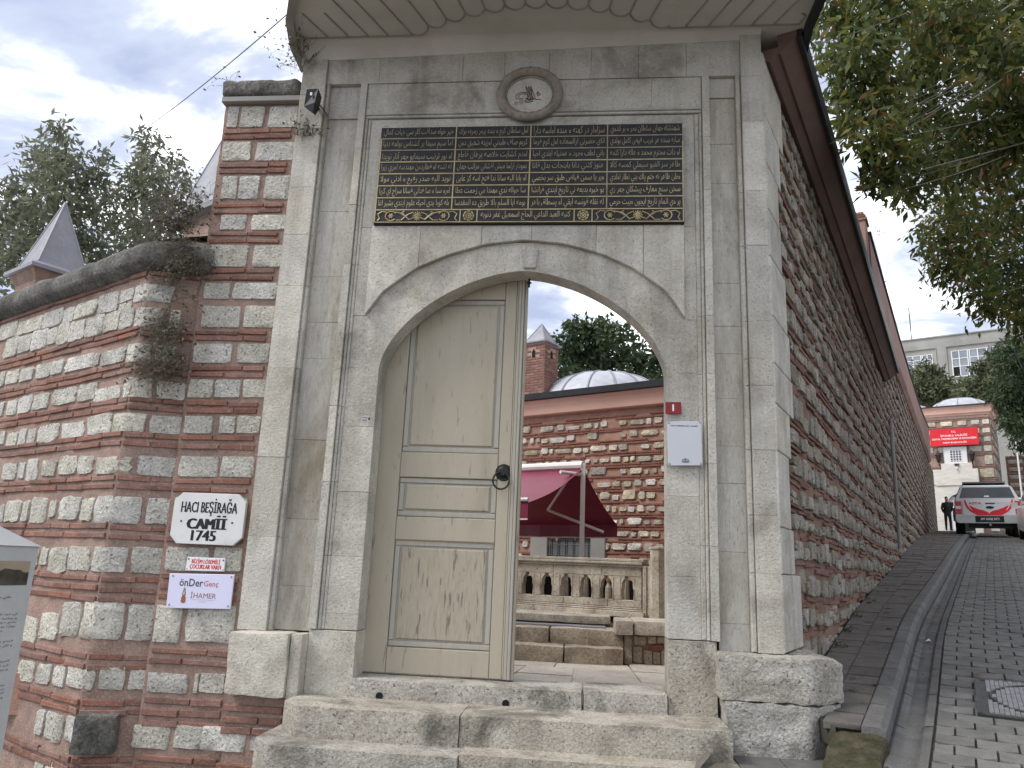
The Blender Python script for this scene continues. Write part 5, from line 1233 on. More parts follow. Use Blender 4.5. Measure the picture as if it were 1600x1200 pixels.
for a, lab in ((-2.66, 'black wall lantern left of the white framed window'), (-1.02, 'black wall lantern right of the white framed window')):
    lt = empty('wall_lantern', BF(a, 8.2, 0.2), lab, 'lantern', 'wall lanterns on the domed building')
    q = MB(); p = Vector(BF(a, 8.30, 0.22)); q.tube([p, p+Vector((0, 0, 0.10)), p+Vector((0, 0, 0.42))], [0.03, 0.10, 0.14], 6); q.build('lamp_body', IRON, lt)
    q = MB(); q.tube([p+Vector((0, 0, 0.42)), p+Vector((0, 0, 0.46)), p+Vector((0, 0, 0.60)), p+Vector((0, 0, 0.72))], [0.18, 0.17, 0.05, 0.012], 6); q.build('lamp_cap', IRON, lt)
    q = MB(); q.tube([BF(a, 8.15, 0.0), BF(a, 8.18, 0.12), BF(a, 8.30, 0.22)], 0.025, 6); q.build('arm', IRON, lt)
sc = empty('security_camera', BF(-1.78, 7.98, 0.38), 'small dark floodlight and white camera on the portal parapet', 'camera')
pbox(-1.88, -1.66, 8.10, 8.20, 0.37, 0.46, 'lamp_head', GUTTER, 0.01, sc)
q = MB(); q.tube([BF(-1.77, 7.98, 0.37), BF(-1.77, 7.90, 0.55)], 0.05, 8); q.build('camera_body', WHITE, sc)
fp = MB(); p = Vector(BF(1.15, 4.6, 1.2)); fp.tube([p, p+Vector((0, 0, 5.2))], [0.05, 0.035], 8); tag(fp.build('flagpole', ALU), 'slim white pole standing right of the domed building', 'pole')
# lower wall at the far right behind the cars
BW = frame((BS(4.6, 0, 0.3)[0], BS(4.6, 0, 0.3)[1]), 120)
fw = empty('rubble_wall', BW(3, 4.5, 0), 'dark brick and stone wall right of the domed building behind the cars', 'wall')
b = MB(); b.obox(BW, 0.0, 12.0, 3.8, 9.2, -0.5, -0.02); b.build('wall_core', MORTAR_DK, fw)
z = 4.6
while z < 9:
    a = 0.1
    while a < 5: L = rb.uniform(0.3, 0.8); stone(BW, a, a+L, z, z+0.25, RUBBLE_DK, fw, prot=0.04, M=8, r=rb); a += L+rb.uniform(0.05, 0.3)
    b = MB(); b.obox(BW, 0.0, 6.0, z+0.31, z+0.37, -0.05, 0.02); b.build('brick', BRICK, fw); z += 0.46

# ------------------------------------------------------------------ grey rendered building behind
CF = frame((32.04, 80.32), 120)
cbd = empty('concrete_building', CF(5, 8, -3), 'large grey rendered building with white framed windows behind the domed building', 'building')
def cbox(a0, a1, z0, z1, o0, o1, name, m=CONCRETE, par=None, c=0.0):
    q = MB(); q.obox(CF, a0, a1, z0, z1, o0, o1, c); return q.build(name, m, par or cbd)
cbox(-8, 22, 5, 26.0, -14, 0, 'wall'); cbox(-8.1, 22.1, 26.002, 26.12, -14.1, 0.12, 'roof_edge')
for a0, a1 in ((-4.0, 3.13), (4.0, 11.5), (12.4, 19)):
    cbox(a0, a1, 24.86, 24.96, 0.002, 0.14, 'string_course'); cbox(a0, a0+0.08, 8, 24.858, 0.002, 0.10, 'pilaster_edge'); cbox(a1-0.08, a1, 8, 24.858, 0.002, 0.10, 'pilaster_edge')
for a0, a1, z0, z1, mul in ((0.30, 2.74, 22.6, 24.3, (1.0, 1.72, 1.86, 2.3)), (4.48, 8.50, 21.75, 24.38, (5.12, 5.86, 6.02, 6.72, 7.48)), (-3.2, -0.4, 22.6, 24.3, (-2.2, -1.3)), (12.9, 16.9, 21.75, 24.38, (13.6, 14.4, 15.3, 16.1)), (4.48, 8.5, 17.2, 19.8, (5.12, 5.86, 6.72, 7.48)), (0.3, 2.74, 17.2, 19.8, (1.0, 1.8))):
    w_ = cbox(a0-0.06, a1+0.06, z0-0.08, z0, 0.0, 0.12, 'window', MARBLE)
    ed = [a0]+list(mul)+[a1]
    for i, (x, y) in enumerate(zip(ed, ed[1:])):
        zz = [z0, z0+(z1-z0)*0.38, z0+(z1-z0)*0.69, z1]
        for k, (p, q_) in enumerate(zip(zz, zz[1:])):
            cbox(x+0.03, y-0.03, p+0.03, q_-0.03, 0.0, 0.012, 'pane', DARK if (k == 0 and i in (0, 2) and a0 > 4) else GLASS_SKY, w_)
        for p in zz[1:3]:
            if (y-x) > 0.3: cbox(x, y, p-0.035, p+0.035, 0.014, 0.05, 'glazing_bar', ALU, w_)
    for x in ed: cbox(x-0.045, x+0.045, z0, z1, 0.014, 0.06, 'mullion', ALU, w_)
    cbox(a0, a1, z1-0.06, z1, 0.014, 0.062, 'frame', ALU, w_)
q = MB(); q.tube([CF(0.95, 26.1, -0.5), CF(0.92, 29.7, -0.5)], 0.05, 6); tag(q.build('antenna_mast', GUTTER), 'thin dark antenna mast on the roof of the grey building', 'antenna')

# ------------------------------------------------------------------ pickup and parked cars
def carframe(s, lat):
    a = math.radians(AZ); d = Vector((math.sin(a), math.cos(a), 0)); n = Vector((math.cos(a), -math.sin(a), 0))
    o = Vector(ST(s, zr(s), lat)); sl = (zr(s+4)-zr(s))/4
    d3 = (d+Vector((0, 0, sl))).normalized(); up = d3.cross(n)*-1
    if up.z < 0: up = -up
    return lambda x, y, z: tuple(o+n*x+d3*y+up*z)
def loft(bm_, cf, secs):
    """secs: list of (y, [(x,z)...]) outlines of equal length"""
    k = len(secs[0][1]); b0 = []
    for y, pts in secs: b0 += [cf(x, y, z) for x, z in pts]
    f = []
    for i in range(len(secs)-1):
        for j in range(k): f.append((i*k+j, i*k+(j+1) % k, (i+1)*k+(j+1) % k, (i+1)*k+j))
    f.append(tuple(range(k-1, -1, -1))); f.append(tuple((len(secs)-1)*k+j for j in range(k))); bm_.add(b0, f)
def body_sec(w, z0, z1, r=0.06): return [(-w+r, z0), (w-r, z0), (w, z0+r), (w, (z0+z1)/2), (w-0.02, z1-r), (w-0.02-r, z1), (-w+0.02+r, z1), (-w+0.02, z1-r), (-w, (z0+z1)/2), (-w, z0+r)]
def quad(bm_, cf, pts): bm_.add([cf(*p) for p in pts], [tuple(range(len(pts)))])
def cbx(cf, x0, x1, y0, y1, z0, z1, name, m, par):
    q = MB(); V = [cf(x, y, z) for z in (z0, z1) for x, y in ((x0, y0), (x1, y0), (x1, y1), (x0, y1))]
    q.add(V, [(3, 2, 1, 0), (4, 5, 6, 7), (0, 1, 5, 4), (1, 2, 6, 5), (2, 3, 7, 6), (3, 0, 4, 7)]); return q.build(name, m, par)
def wheel(cf, x, y, r, w, par):
    q = MB(); n = 20; V = []
    for xx, rr in ((x-w/2, r*0.93), (x-w/2+0.03, r), (x+w/2-0.03, r), (x+w/2, r*0.93)):
        V += [cf(xx, y+rr*math.cos(t), r+rr*math.sin(t)) for t in np.linspace(0, 2*math.pi, n, endpoint=False)]
    q.add(V, [(i*n+j, i*n+(j+1) % n, (i+1)*n+(j+1) % n, (i+1)*n+j) for i in range(3) for j in range(n)]+[tuple(range(n)), tuple(range(4*n-1, 3*n-1, -1))])
    wh = q.build('wheel', TYRE, par)
    q = MB(); sx = x-w/2-0.004 if x < 0 else x+w/2+0.004
    q.add([cf(sx, y+r*0.6*math.cos(t), r+r*0.6*math.sin(t)) for t in np.linspace(0, 2*math.pi, 14, endpoint=False)], [tuple(range(14))]); q.build('rim', CHROME, wh)
cf = carframe(23.1, 1.82)
pk = empty('pickup_truck', ST(23.1, zr(23.1), 1.82), 'white pickup with canopy and two red hands on its tailgate parked uphill', 'pickup truck')
q = MB(); loft(q, cf, [(0.06, body_sec(0.88, 0.46, 1.19)), (0.5, body_sec(0.91, 0.46, 1.20)), (2.0, body_sec(0.92, 0.44, 1.20)), (3.9, body_sec(0.92, 0.42, 1.18)), (4.9, body_sec(0.90, 0.45, 1.10)), (5.2, body_sec(0.84, 0.5, 0.98))]); q.build('body', CARW, pk, True)
q = MB(); top = lambda w, z0, z1, t: [(-w, z0), (w, z0), (w-t, z1-0.06), (w-t-0.08, z1), (-w+t+0.08, z1), (-w+t, z1-0.06)]
loft(q, cf, [(0.10, top(0.86, 1.18, 1.58, 0.17)), (0.30, top(0.87, 1.18, 1.62, 0.17)), (1.6, top(0.87, 1.18, 1.68, 0.16)), (2.9, top(0.87, 1.18, 1.68, 0.16)), (3.9, top(0.86, 1.16, 1.20, 0.2))]); q.build('canopy', CARW, pk)
q = MB(); quad(q, cf, [(-0.74, 0.088, 1.22), (0.74, 0.088, 1.22), (0.63, 0.088, 1.545), (-0.63, 0.088, 1.545)]); q.build('rear_window', GLASS, pk)
q = MB(); quad(q, cf, [(-0.07, 0.080, 1.25), (0.07, 0.080, 1.25), (0.06, 0.080, 1.29), (-0.06, 0.080, 1.29)]); q.build('window_latch', WHITE, pk)
for s_ in (-1, 1):
    q = MB(); quad(q, cf, [(s_*0.865, 0.35, 1.25), (s_*0.865, 3.6, 1.25), (s_*0.745, 2.95, 1.58), (s_*0.72, 0.4, 1.55)]); q.build('side_window', GLASS, pk)
tg = cbx(cf, -0.66, 0.72, 0.03, 0.065, 0.68, 1.185, 'tailgate', CARW, pk)
TF = lambda a, z, o: cf(a, 0.028-o, z)
lettering('ASYA', TF, -0.335, 1.055, 0.0, 0.075, 0.36, INK_RD, tg, 0.002, 0.03)
lettering('YARDIM VAKFI', TF, 0.42, 1.06, 0.0, 0.022, 0.40, INK_GR, tg, 0.002); lettering('ASYA YARDIM', TF, 0.42, 1.005, 0.0, 0.014, 0.22, INK_GR, tg, 0.002)
hand0 = [(-0.625, 1.165), (-0.585, 1.165), (-0.545, 1.02), (-0.53, 0.985), (-0.47, 0.985), (-0.38, 0.93), (-0.25, 0.87), (-0.10, 0.83), (0.0, 0.78), (0.055, 0.70), (0.055, 0.685), (-0.28, 0.685), (-0.36, 0.72), (-0.48, 0.80), (-0.575, 0.92), (-0.61, 1.03)]
for s_ in (1, -1):
    q = MB(); pts = [(x if s_ > 0 else 0.06-x, z) for x, z in hand0]
    if s_ < 0: pts = pts[::-1]
    q.add([TF(x, z, 0.002) for x, z in pts], [tuple(range(len(pts)))]); q.build('red_hand', INK_RD, tg)
    q = MB(); q.add([TF(x if s_ > 0 else 0.06-x, z, 0.004) for x, z in ((-0.53, 0.975), (-0.515, 0.98), (-0.42, 0.84), (-0.43, 0.835))], [(0, 1, 2, 3)]); q.build('thumb_line', WHITE, tg)
cbx(cf, -0.055, 0.20, 0.02, 0.035, 1.035, 1.065, 'tailgate_handle', INK, tg)
q = MB(); q.add([TF(0.06+0.11*math.cos(t), 0.925+0.042*math.sin(t), 0.004) for t in np.linspace(0, 6.283, 20, endpoint=False)], [tuple(range(20))]); q.build('oval_badge', INK, tg)
for s_ in (-1, 1):
    l_ = cbx(cf, min(s_*0.70, s_*0.885), max(s_*0.70, s_*0.885), 0.035, 0.30, 0.72, 1.12, 'tail_light', LAMPR, pk)
    cbx(cf, min(s_*0.72, s_*0.87), max(s_*0.72, s_*0.87), 0.028, 0.034, 0.88, 0.97, 'reversing_lens', LAMPW, l_)
bp = MB(); loft(bp, cf, [(-0.10, [(-0.82, 0.44), (0.82, 0.44), (0.88, 0.52), (0.88, 0.66), (-0.88, 0.66), (-0.88, 0.52)]), (0.10, [(-0.88, 0.44), (0.88, 0.44), (0.91, 0.52), (0.91, 0.66), (-0.91, 0.66), (-0.91, 0.52)])]); bmp = bp.build('bumper', CHROME, pk)
cbx(cf, -0.36, 0.40, -0.112, -0.10, 0.47, 0.655, 'plate_recess', INK, bmp)
pt = cbx(cf, -0.24, 0.30, -0.122, -0.113, 0.50, 0.625, 'number_plate', INK_DG, bmp)
lettering('34 GGJ 571', lambda a, z, o: cf(a, -0.1225-o, z), 0.03, 0.563, 0.0, 0.075, 0.48, WHITE, bmp, 0.002, 0.02)
cbx(cf, -0.55, 0.62, 0.0, 0.08, 0.28, 0.43, 'underbody', INK, pk); cbx(cf, 0.0, 0.06, -0.16, -0.05, 0.36, 0.42, 'tow_ball', STEEL, pk)
for s_ in (-1, 1):
    wheel(cf, s_*0.78, 0.95, 0.385, 0.27, pk); wheel(cf, s_*0.78, 4.1, 0.385, 0.27, pk)
    cbx(cf, min(s_*0.90, s_*0.96), max(s_*0.90, s_*0.96), 0.55, 1.35, 0.5, 0.92, 'wheel_arch', CARGR, pk)
    cbx(cf, min(s_*0.93, s_*1.13), max(s_*0.93, s_*1.13), 3.35, 3.45, 1.02, 1.17, 'mirror', CARGR, pk)
cbx(cf, -0.62, 0.55, 0.6, 3.0, 1.70, 1.745, 'roof_rack', CARGR, pk); cbx(cf, -0.62, -0.58, 0.7, 2.9, 1.66, 1.70, 'rack_foot', CARGR, pk); cbx(cf, 0.51, 0.55, 0.7, 2.9, 1.66, 1.70, 'rack_foot', CARGR, pk)
def saloon(s, lat, label, rev=False):
    c0 = carframe(s, lat); cf = (lambda x, y, z: c0(x, 4.3-y, z)) if rev else c0
    e = empty('parked_car', ST(s, zr(s), lat), label, 'car', 'white cars parked on the right')
    q = MB(); loft(q, cf, [(0.0, body_sec(0.76, 0.35, 0.82)), (0.3, body_sec(0.85, 0.28, 0.95)), (1.4, body_sec(0.88, 0.25, 0.98)), (3.0, body_sec(0.88, 0.25, 0.95)), (4.0, body_sec(0.85, 0.28, 0.86)), (4.3, body_sec(0.74, 0.35, 0.72))]); q.build('body', CARW, e, True)
    q = MB(); loft(q, cf, [(0.25, top(0.80, 0.93, 0.99, 0.10)), (0.75, top(0.80, 0.93, 1.40, 0.14)), (2.0, top(0.80, 0.93, 1.48, 0.14)), (2.5, top(0.80, 0.93, 1.45, 0.14)), (3.25, top(0.80, 0.91, 0.97, 0.12))]); q.build('cabin', CARW, e)
    for s_ in (-1, 1):
        q = MB(); quad(q, cf, [(s_*0.805, 0.7, 1.0), (s_*0.805, 3.0, 1.0), (s_*0.70, 2.4, 1.38), (s_*0.69, 0.9, 1.36)]); q.build('side_window', GLASS, e)
        cbx(cf, min(s_*0.86, s_*1.02), max(s_*0.86, s_*1.02), 2.75, 2.85, 0.92, 1.06, 'mirror', CARW, e); cbx(cf, min(s_*0.56, s_*0.80), max(s_*0.56, s_*0.80), -0.01, 0.12, 0.66, 0.80, 'lamp', LAMPR if not rev else LAMPW, e)
        wheel(cf, s_*0.76, 0.8, 0.31, 0.2, e); wheel(cf, s_*0.76, 3.4, 0.31, 0.2, e)
    q = MB(); quad(q, cf, [(-0.66, 0.285, 1.02), (0.66, 0.285, 1.02), (0.58, 0.66, 1.36), (-0.58, 0.66, 1.36)]); q.build('rear_window', GLASS, e)
    cbx(cf, -0.3, 0.3, -0.012, 0.01, 0.5, 0.6, 'number_plate', WHITE, e)
saloon(18.4, 3.36, 'white car at the right edge of the picture nearer than the pickup')
saloon(29.5, 3.5, 'white car half hidden beyond the right side of the pickup')

# ------------------------------------------------------------------ man in black at the wall's end
def skinned(name, joints, edges, m, parent, sub=2):
    me = bpy.data.meshes.new(name); me.from_pydata([j[:3] for j in joints], edges, []); me.update()
    ob = bpy.data.objects.new(name, me); COL.objects.link(ob)
    md = ob.modifiers.new('skin', 'SKIN'); md.use_smooth_shade = True
    for v, j in zip(me.skin_vertices[0].data, joints): v.radius = (j[3], j[4] if len(j) > 4 else j[3]); v.use_root = False
    me.skin_vertices[0].data[0].use_root = True
    sb = ob.modifiers.new('sub', 'SUBSURF'); sb.levels = sub; sb.render_levels = sub
    dg = bpy.context.evaluated_depsgraph_get(); ev_ = ob.evaluated_get(dg)
    m2_ = bpy.data.meshes.new_from_object(ev_, depsgraph=dg); bpy.data.objects.remove(ob)
    m2_.materials.clear(); m2_.materials.append(m)
    return m2_
PM = Vector(ST(41.6, zr(41.6)+0.08, 0.52))
pe = empty('person', PM, 'man in black clothes standing hands behind his back at the wall end', 'person')
dx = Vector((0.97, 0.05, 0)).normalized(); dy = Vector((-0.25, -1, 0)).normalized()   # his right-to-left and his facing
def J(x, y, z, r, r2=None):
    p = PM+dx*x+dy*y+Vector((0, 0, z)); return (p.x, p.y, p.z, r, r2 or r)
js = [J(0, 0, 0.93, 0.155, 0.125), J(0, 0, 1.15, 0.165, 0.125), J(0, 0.0, 1.36, 0.175, 0.12), J(0, -0.01, 1.47, 0.085), J(0, 0.01, 1.55, 0.058), J(0, 0.03, 1.64, 0.085, 0.10), J(0, 0.03, 1.72, 0.075, 0.09),
      J(-0.10, 0, 0.86, 0.095), J(-0.115, 0.01, 0.48, 0.07), J(-0.125, -0.01, 0.09, 0.052), J(-0.135, 0.14, 0.035, 0.042),
      J(0.10, 0, 0.86, 0.095), J(0.12, 0.01, 0.48, 0.07), J(0.135, -0.01, 0.09, 0.052), J(0.15, 0.14, 0.035, 0.042),
      J(-0.20, 0, 1.41, 0.075), J(-0.27, -0.04, 1.16, 0.058), J(-0.17, -0.15, 0.97, 0.046), J(-0.04, -0.19, 0.93, 0.036),
      J(0.20, 0, 1.41, 0.075), J(0.27, -0.04, 1.16, 0.058), J(0.17, -0.15, 0.97, 0.046), J(0.04, -0.19, 0.92, 0.036)]
ed = [(0, 1), (1, 2), (2, 3), (3, 4), (4, 5), (5, 6), (0, 7), (7, 8), (8, 9), (9, 10), (0, 11), (11, 12), (12, 13), (13, 14), (2, 15), (15, 16), (16, 17), (17, 18), (2, 19), (19, 20), (20, 21), (21, 22)]
bme = skinned('body', js, ed, BLACKCL, pe)
bme.materials.append(SKIN)
for p in bme.polygons:
    c = p.center-PM
    if c.z > 1.505 or (c.dot(dy) < -0.155 and 0.85 < c.z < 0.99): p.material_index = 1
link('body', bme, None, pe)
q = MB(); hc = PM+dy*0.012+Vector((0, 0, 1.70))
for i in range(5):
    a = i/4*math.pi/2
    for j in range(12):
        t = 2*math.pi*j/12; q.v.append(tuple(hc+dx*(0.088*math.cos(a)*math.cos(t))+dy*(0.102*math.cos(a)*math.sin(t)-0.015)+Vector((0, 0, 0.10*math.sin(a)-(0.03 if math.sin(t) < 0 and i == 0 else 0)))))
q.f = [(i*12+j, i*12+(j+1) % 12, (i+1)*12+(j+1) % 12, (i+1)*12+j) for i in range(4) for j in range(12)]
q.build('hair', HAIR, pe, True)
for x in (-0.035, 0.035):
    q = MB(); q.tube([PM+dx*(x+0.022*math.cos(t))+dy*0.135+Vector((0, 0, 1.655+0.017*math.sin(t))) for t in np.linspace(0, 6.283, 11)], 0.005, 4, False); q.build('glasses', INK, pe)
q = MB(); q.add([PM+dx*x+dy*y+Vector((0, 0, z)) for x, y, z in ((-0.012, 0.122, 1.65), (0.012, 0.122, 1.65), (0.016, 0.126, 1.61), (-0.016, 0.126, 1.61), (0, 0.152, 1.615))], [(0, 1, 4), (1, 2, 4), (2, 3, 4), (3, 0, 4)]); q.build('nose', SKIN, pe)
q = MB(); q.add([PM+dx*x+dy*y+Vector((0, 0, z)) for x, y, z in ((-0.05, 0.10, 1.595), (0.05, 0.10, 1.595), (0.05, 0.112, 1.56), (0, 0.128, 1.545), (-0.05, 0.112, 1.56))], [(0, 1, 2, 3, 4)]); q.build('beard', HAIR, pe)
# ------------------------------------------------------------------ courtyard seen through the arch
cfl = empty('court_floor', (-0.3, 6.5, 0.6)); cfl['kind'] = 'structure'
b = MB(); b.box(-6.0, 6.0, 5.63, 16.5, 0.40, 0.685); b.build('bed', MORTAR_CT, cfl)
ra = random.Random(3)
def slab(poly, z0=0.66, z1=0.70, m=SLAB, par=None):
    n = len(poly); cx = sum(p[0] for p in poly)/n; cy = sum(p[1] for p in poly)/n
    ins = [(cx+(x-cx)*0.995, cy+(y-cy)*0.993) for x, y in poly]; dz = ra.uniform(-0.003, 0.003)
    b = MB(); b.add([(x, y, z0) for x, y in ins]+[(x, y, z1+dz) for x, y in ins], [tuple(range(n-1, -1, -1)), tuple(range(n, 2*n))]+[(i, (i+1) % n, n+(i+1) % n, n+i) for i in range(n)])
    return b.build('paving_slab', m, par or cfl)
for p in ([(-1.6, 5.63), (-0.66, 5.63), (-0.70, 6.45), (-1.6, 6.45)], [(-0.66, 5.63), (-0.12, 5.63), (-0.12, 6.40), (-0.68, 6.42)], [(-0.12, 5.63), (0.20, 5.63), (0.24, 6.66), (-0.11, 6.62)], [(0.20, 5.63), (0.50, 5.63), (0.50, 6.50), (0.24, 6.66)],
          [(0.50, 5.63), (1.1, 5.63), (1.1, 6.9), (0.46, 6.9)], [(-1.6, 6.45), (-0.70, 6.45), (-0.62, 7.1), (-1.6, 7.1)], [(-0.69, 6.43), (-0.12, 6.41), (-0.11, 7.07), (-0.60, 7.10)], [(-0.11, 6.63), (0.24, 6.67), (0.47, 6.62), (0.44, 7.35), (-0.11, 7.33)],
          [(0.47, 6.92), (1.1, 6.92), (1.1, 7.6), (0.44, 7.6)], [(-1.6, 7.1), (-0.62, 7.1), (-0.56, 7.60), (-1.6, 7.6)], [(-0.60, 7.11), (-0.11, 7.08), (-0.11, 7.62), (-0.55, 7.62)], [(-0.11, 7.34), (0.44, 7.36), (0.43, 7.62), (-0.11, 7.64)],
          [(0.44, 7.61), (1.1, 7.61), (1.1, 8.3), (0.42, 8.3)], [(-1.6, 7.61), (-0.8, 7.61), (-0.8, 8.1), (-1.6, 8.1)], [(-0.79, 7.63), (-0.30, 7.63), (-0.28, 8.1), (-0.79, 8.1)], [(-0.29, 7.64), (0.43, 7.65), (0.41, 8.1), (-0.28, 8.1)]): slab(p)
cst = empty('court_steps', (-0.3, 8.3, 0.7), 'two worn stone steps inside the courtyard leading up to the balustrade', 'steps')
rough_block('step', -1.7, -0.22, 7.98, 8.40, 0.68, 0.852, CTSTEP, cst, 0.008, 0.015, (18, 6, 4), 7, 41); rough_block('step', -0.213, 0.37, 7.99, 8.42, 0.68, 0.852, CTSTEP, cst, 0.008, 0.015, (10, 6, 4), 7, 42, lambda w: (w.x, w.y+max(0, w.x-0.20)*0.5, w.z))
rough_block('step', -1.7, -0.38, 8.26, 8.75, 0.84, 1.005, CTSTEP, cst, 0.008, 0.015, (18, 6, 4), 7, 43); rough_block('step', -0.373, 0.38, 8.27, 8.75, 0.84, 1.008, CTSTEP, cst, 0.008, 0.015, (10, 6, 4), 7, 44)
b = MB(); b.box(-1.7, 0.20, 8.45, 8.70, 1.006, 1.022); b.build('grey_mat', LEAD, cst)
rough_block('platform_edge', -1.8, 0.26, 8.66, 9.4, 1.035, 1.115, BALUS, cst, 0.006, 0.012, (22, 6, 3), 7, 45)
b = MB(); b.box(-1.8, 0.30, 8.75, 9.3, 0.9, 1.03); b.build('platform_body', CTSTEP, cst)
cw = empty('low_stair_wall', (0.62, 8.25, 0.7), 'low rubble wall with pale coping stone right of the courtyard steps', 'wall')
b = MB(); b.box(0.40, 1.6, 8.24, 8.9, 0.5, 0.985); b.build('wall_core', MORTAR_CT, cw)
rough_block('corner_stone', 0.285, 0.47, 8.10, 8.7, 0.975, 1.12, BALUS, cw, 0.008, 0.02, (6, 8, 5), 8, 46); rough_block('coping', 0.475, 1.6, 8.12, 8.9, 0.985, 1.118, BALUS, cw, 0.008, 0.018, (14, 6, 4), 8, 47)
CWF = lambda a, z, o: (a, 8.235-o, z)
rough_block('post_stone', 0.385, 0.46, 8.19, 8.5, 0.69, 0.97, CTSTEP, cw, 0.006, 0.012, (4, 4, 8), 8, 48)
for x0, x1, z0, z1 in ((0.47, 0.56, 0.71, 0.87), (0.58, 0.66, 0.70, 0.84), (0.67, 0.74, 0.71, 0.83), (0.75, 0.83, 0.70, 0.85), (0.85, 0.95, 0.71, 0.84), (0.48, 0.60, 0.88, 0.965), (0.62, 0.70, 0.90, 0.97), (0.71, 0.84, 0.91, 0.97), (0.86, 0.96, 0.88, 0.96)): stone(CWF, x0, x1, z0, z1, CTSTEP, cw, prot=0.02, M=12, wob=0.08)
for x0, z in ((0.57, 0.865), (0.70, 0.875), (0.62, 0.85)): brick(CWF, x0, x0+0.2, z, 0.022, 0.02, BRICK_CT, cw)
# balustrade
BL = frame((0.62, 8.95), 114)
bal = empty('balustrade', (-0.3, 9.3, 1.1), 'old marble balustrade with bottle shaped openings and an octagonal end post', 'balustrade')
def lbx(a0, a1, z0, z1, o0, o1, name, m=BALUS, c=0.006):
    q = MB(); q.obox(BL, a0, a1, z0, z1, o0, o1, c); return q.build(name, m, bal)
lbx(-1.9, 0.03, 1.10, 1.165, -0.12, 0.06, 'base_course'); lbx(-1.9, 0.0, 1.168, 1.185, -0.10, 0.035, 'base_moulding'); lbx(-1.9, -0.01, 1.188, 1.205, -0.10, 0.02, 'base_moulding')
for a0, a1 in ((-1.9, -0.98), (-0.977, -0.42), (-0.417, -0.02)): lbx(a0, a1, 1.207, 1.285, -0.09, 0.0, 'bottom_rail')
for a0, a1 in ((-1.9, -1.12), (-1.117, -0.50), (-0.497, -0.02)): lbx(a0, a1, 1.542, 1.645, -0.09, 0.0, 'top_rail')
lbx(-1.9, 0.0, 1.648, 1.670, -0.10, 0.025, 'top_moulding'); lbx(-1.9, 0.0, 1.673, 1.700, -0.11, 0.045, 'handrail'); lbx(-1.9, 0.02, 1.702, 1.735, -0.11, 0.03, 'handrail')
prof_h = [(0.0, 0.070), (0.06, 0.076), (0.11, 0.076), (0.13, 0.066), (0.185, 0.064), (0.215, 0.050), (0.232, 0.028), (0.255, 0.026)]
cs = [-0.185-0.255*k for k in range(8)]
ends = [-0.02]+[None]*8
for k in range(8):
    right = cs[k-1] if k else None; left = cs[k]
    # solid between opening k-1 (to the right) and opening k (to the left)
    L = [(left+h, 1.287+z) for z, h in prof_h]; R_ = [(right-h, 1.287+z) for z, h in prof_h] if right is not None else [(-0.02, 1.287), (-0.02, 1.54)]
    poly = L[::-1]+R_ if right is None else L[::-1]+R_
    n = len(poly); q = MB()
    q.add([BL(a, z, 0.0) for a, z in poly]+[BL(a, z, -0.09) for a, z in poly], [tuple(range(n)), tuple(range(2*n-1, n-1, -1))]+[(i, (i+1) % n, n+(i+1) % n, n+i) for i in range(n)])
    q.build('baluster', BALUS, bal)
for c in cs:
    for a0, a1, z0, z1 in ((c-0.088, c-0.080, 1.29, 1.535), (c+0.080, c+0.088, 1.29, 1.535)): lbx(a0, a1, z0, z1, -0.02, 0.006, 'raised_fillet', BALUS, 0.002)
for a0, a1, o in ((0.005, 0.05, 0.03), (0.052, 0.085, 0.015)): lbx(a0, a1, 1.12, 1.66, -0.10, o, 'post_moulding')
q = MB(); pc = Vector(BL(0.165, 0, -0.02))
for r_, z0, z1 in ((0.095, 1.10, 1.72), (0.086, 1.722, 1.85)): q.tube([(pc.x, pc.y, z0), (pc.x, pc.y, z1)], r_, 8)
q.build('end_post', BALUS, bal)
q = MB(); q.tube([(pc.x, pc.y, 1.852), (pc.x, pc.y, 1.872), (pc.x, pc.y, 1.88)], [0.096, 0.094, 0.05], 8); q.build('post_cap', BALUS, bal)
for a, h, w_ in ((-0.40, 0.40, 0.05), (-0.62, 0.30, 0.045), (-0.93, 0.42, 0.05), (-1.20, 0.36, 0.05)):
    q = MB(); p = Vector(BL(a, 1.1, -0.5)); q.tube([p, p+Vector((0, 0, h)), p+Vector((0, 0, h+0.05)), p+Vector((0, 0, h+0.10))], [w_, w_*0.85, w_*0.4, w_*0.75], 10)
    tag(q.build('gravestone', BALUS), 'pale slender gravestone partly hidden behind the openings of the balustrade', 'gravestone', 'gravestones behind the balustrade')
q = MB(); q.obox(BL, -3.0, 1.2, 0.7, 1.48, -1.6, -1.5); tag(q.build('painted_shade_band', DARK), 'low near-black band painted as the shade behind the balustrade openings', 'painted shade')  # near-black panel stands in for the darkness beyond the openings
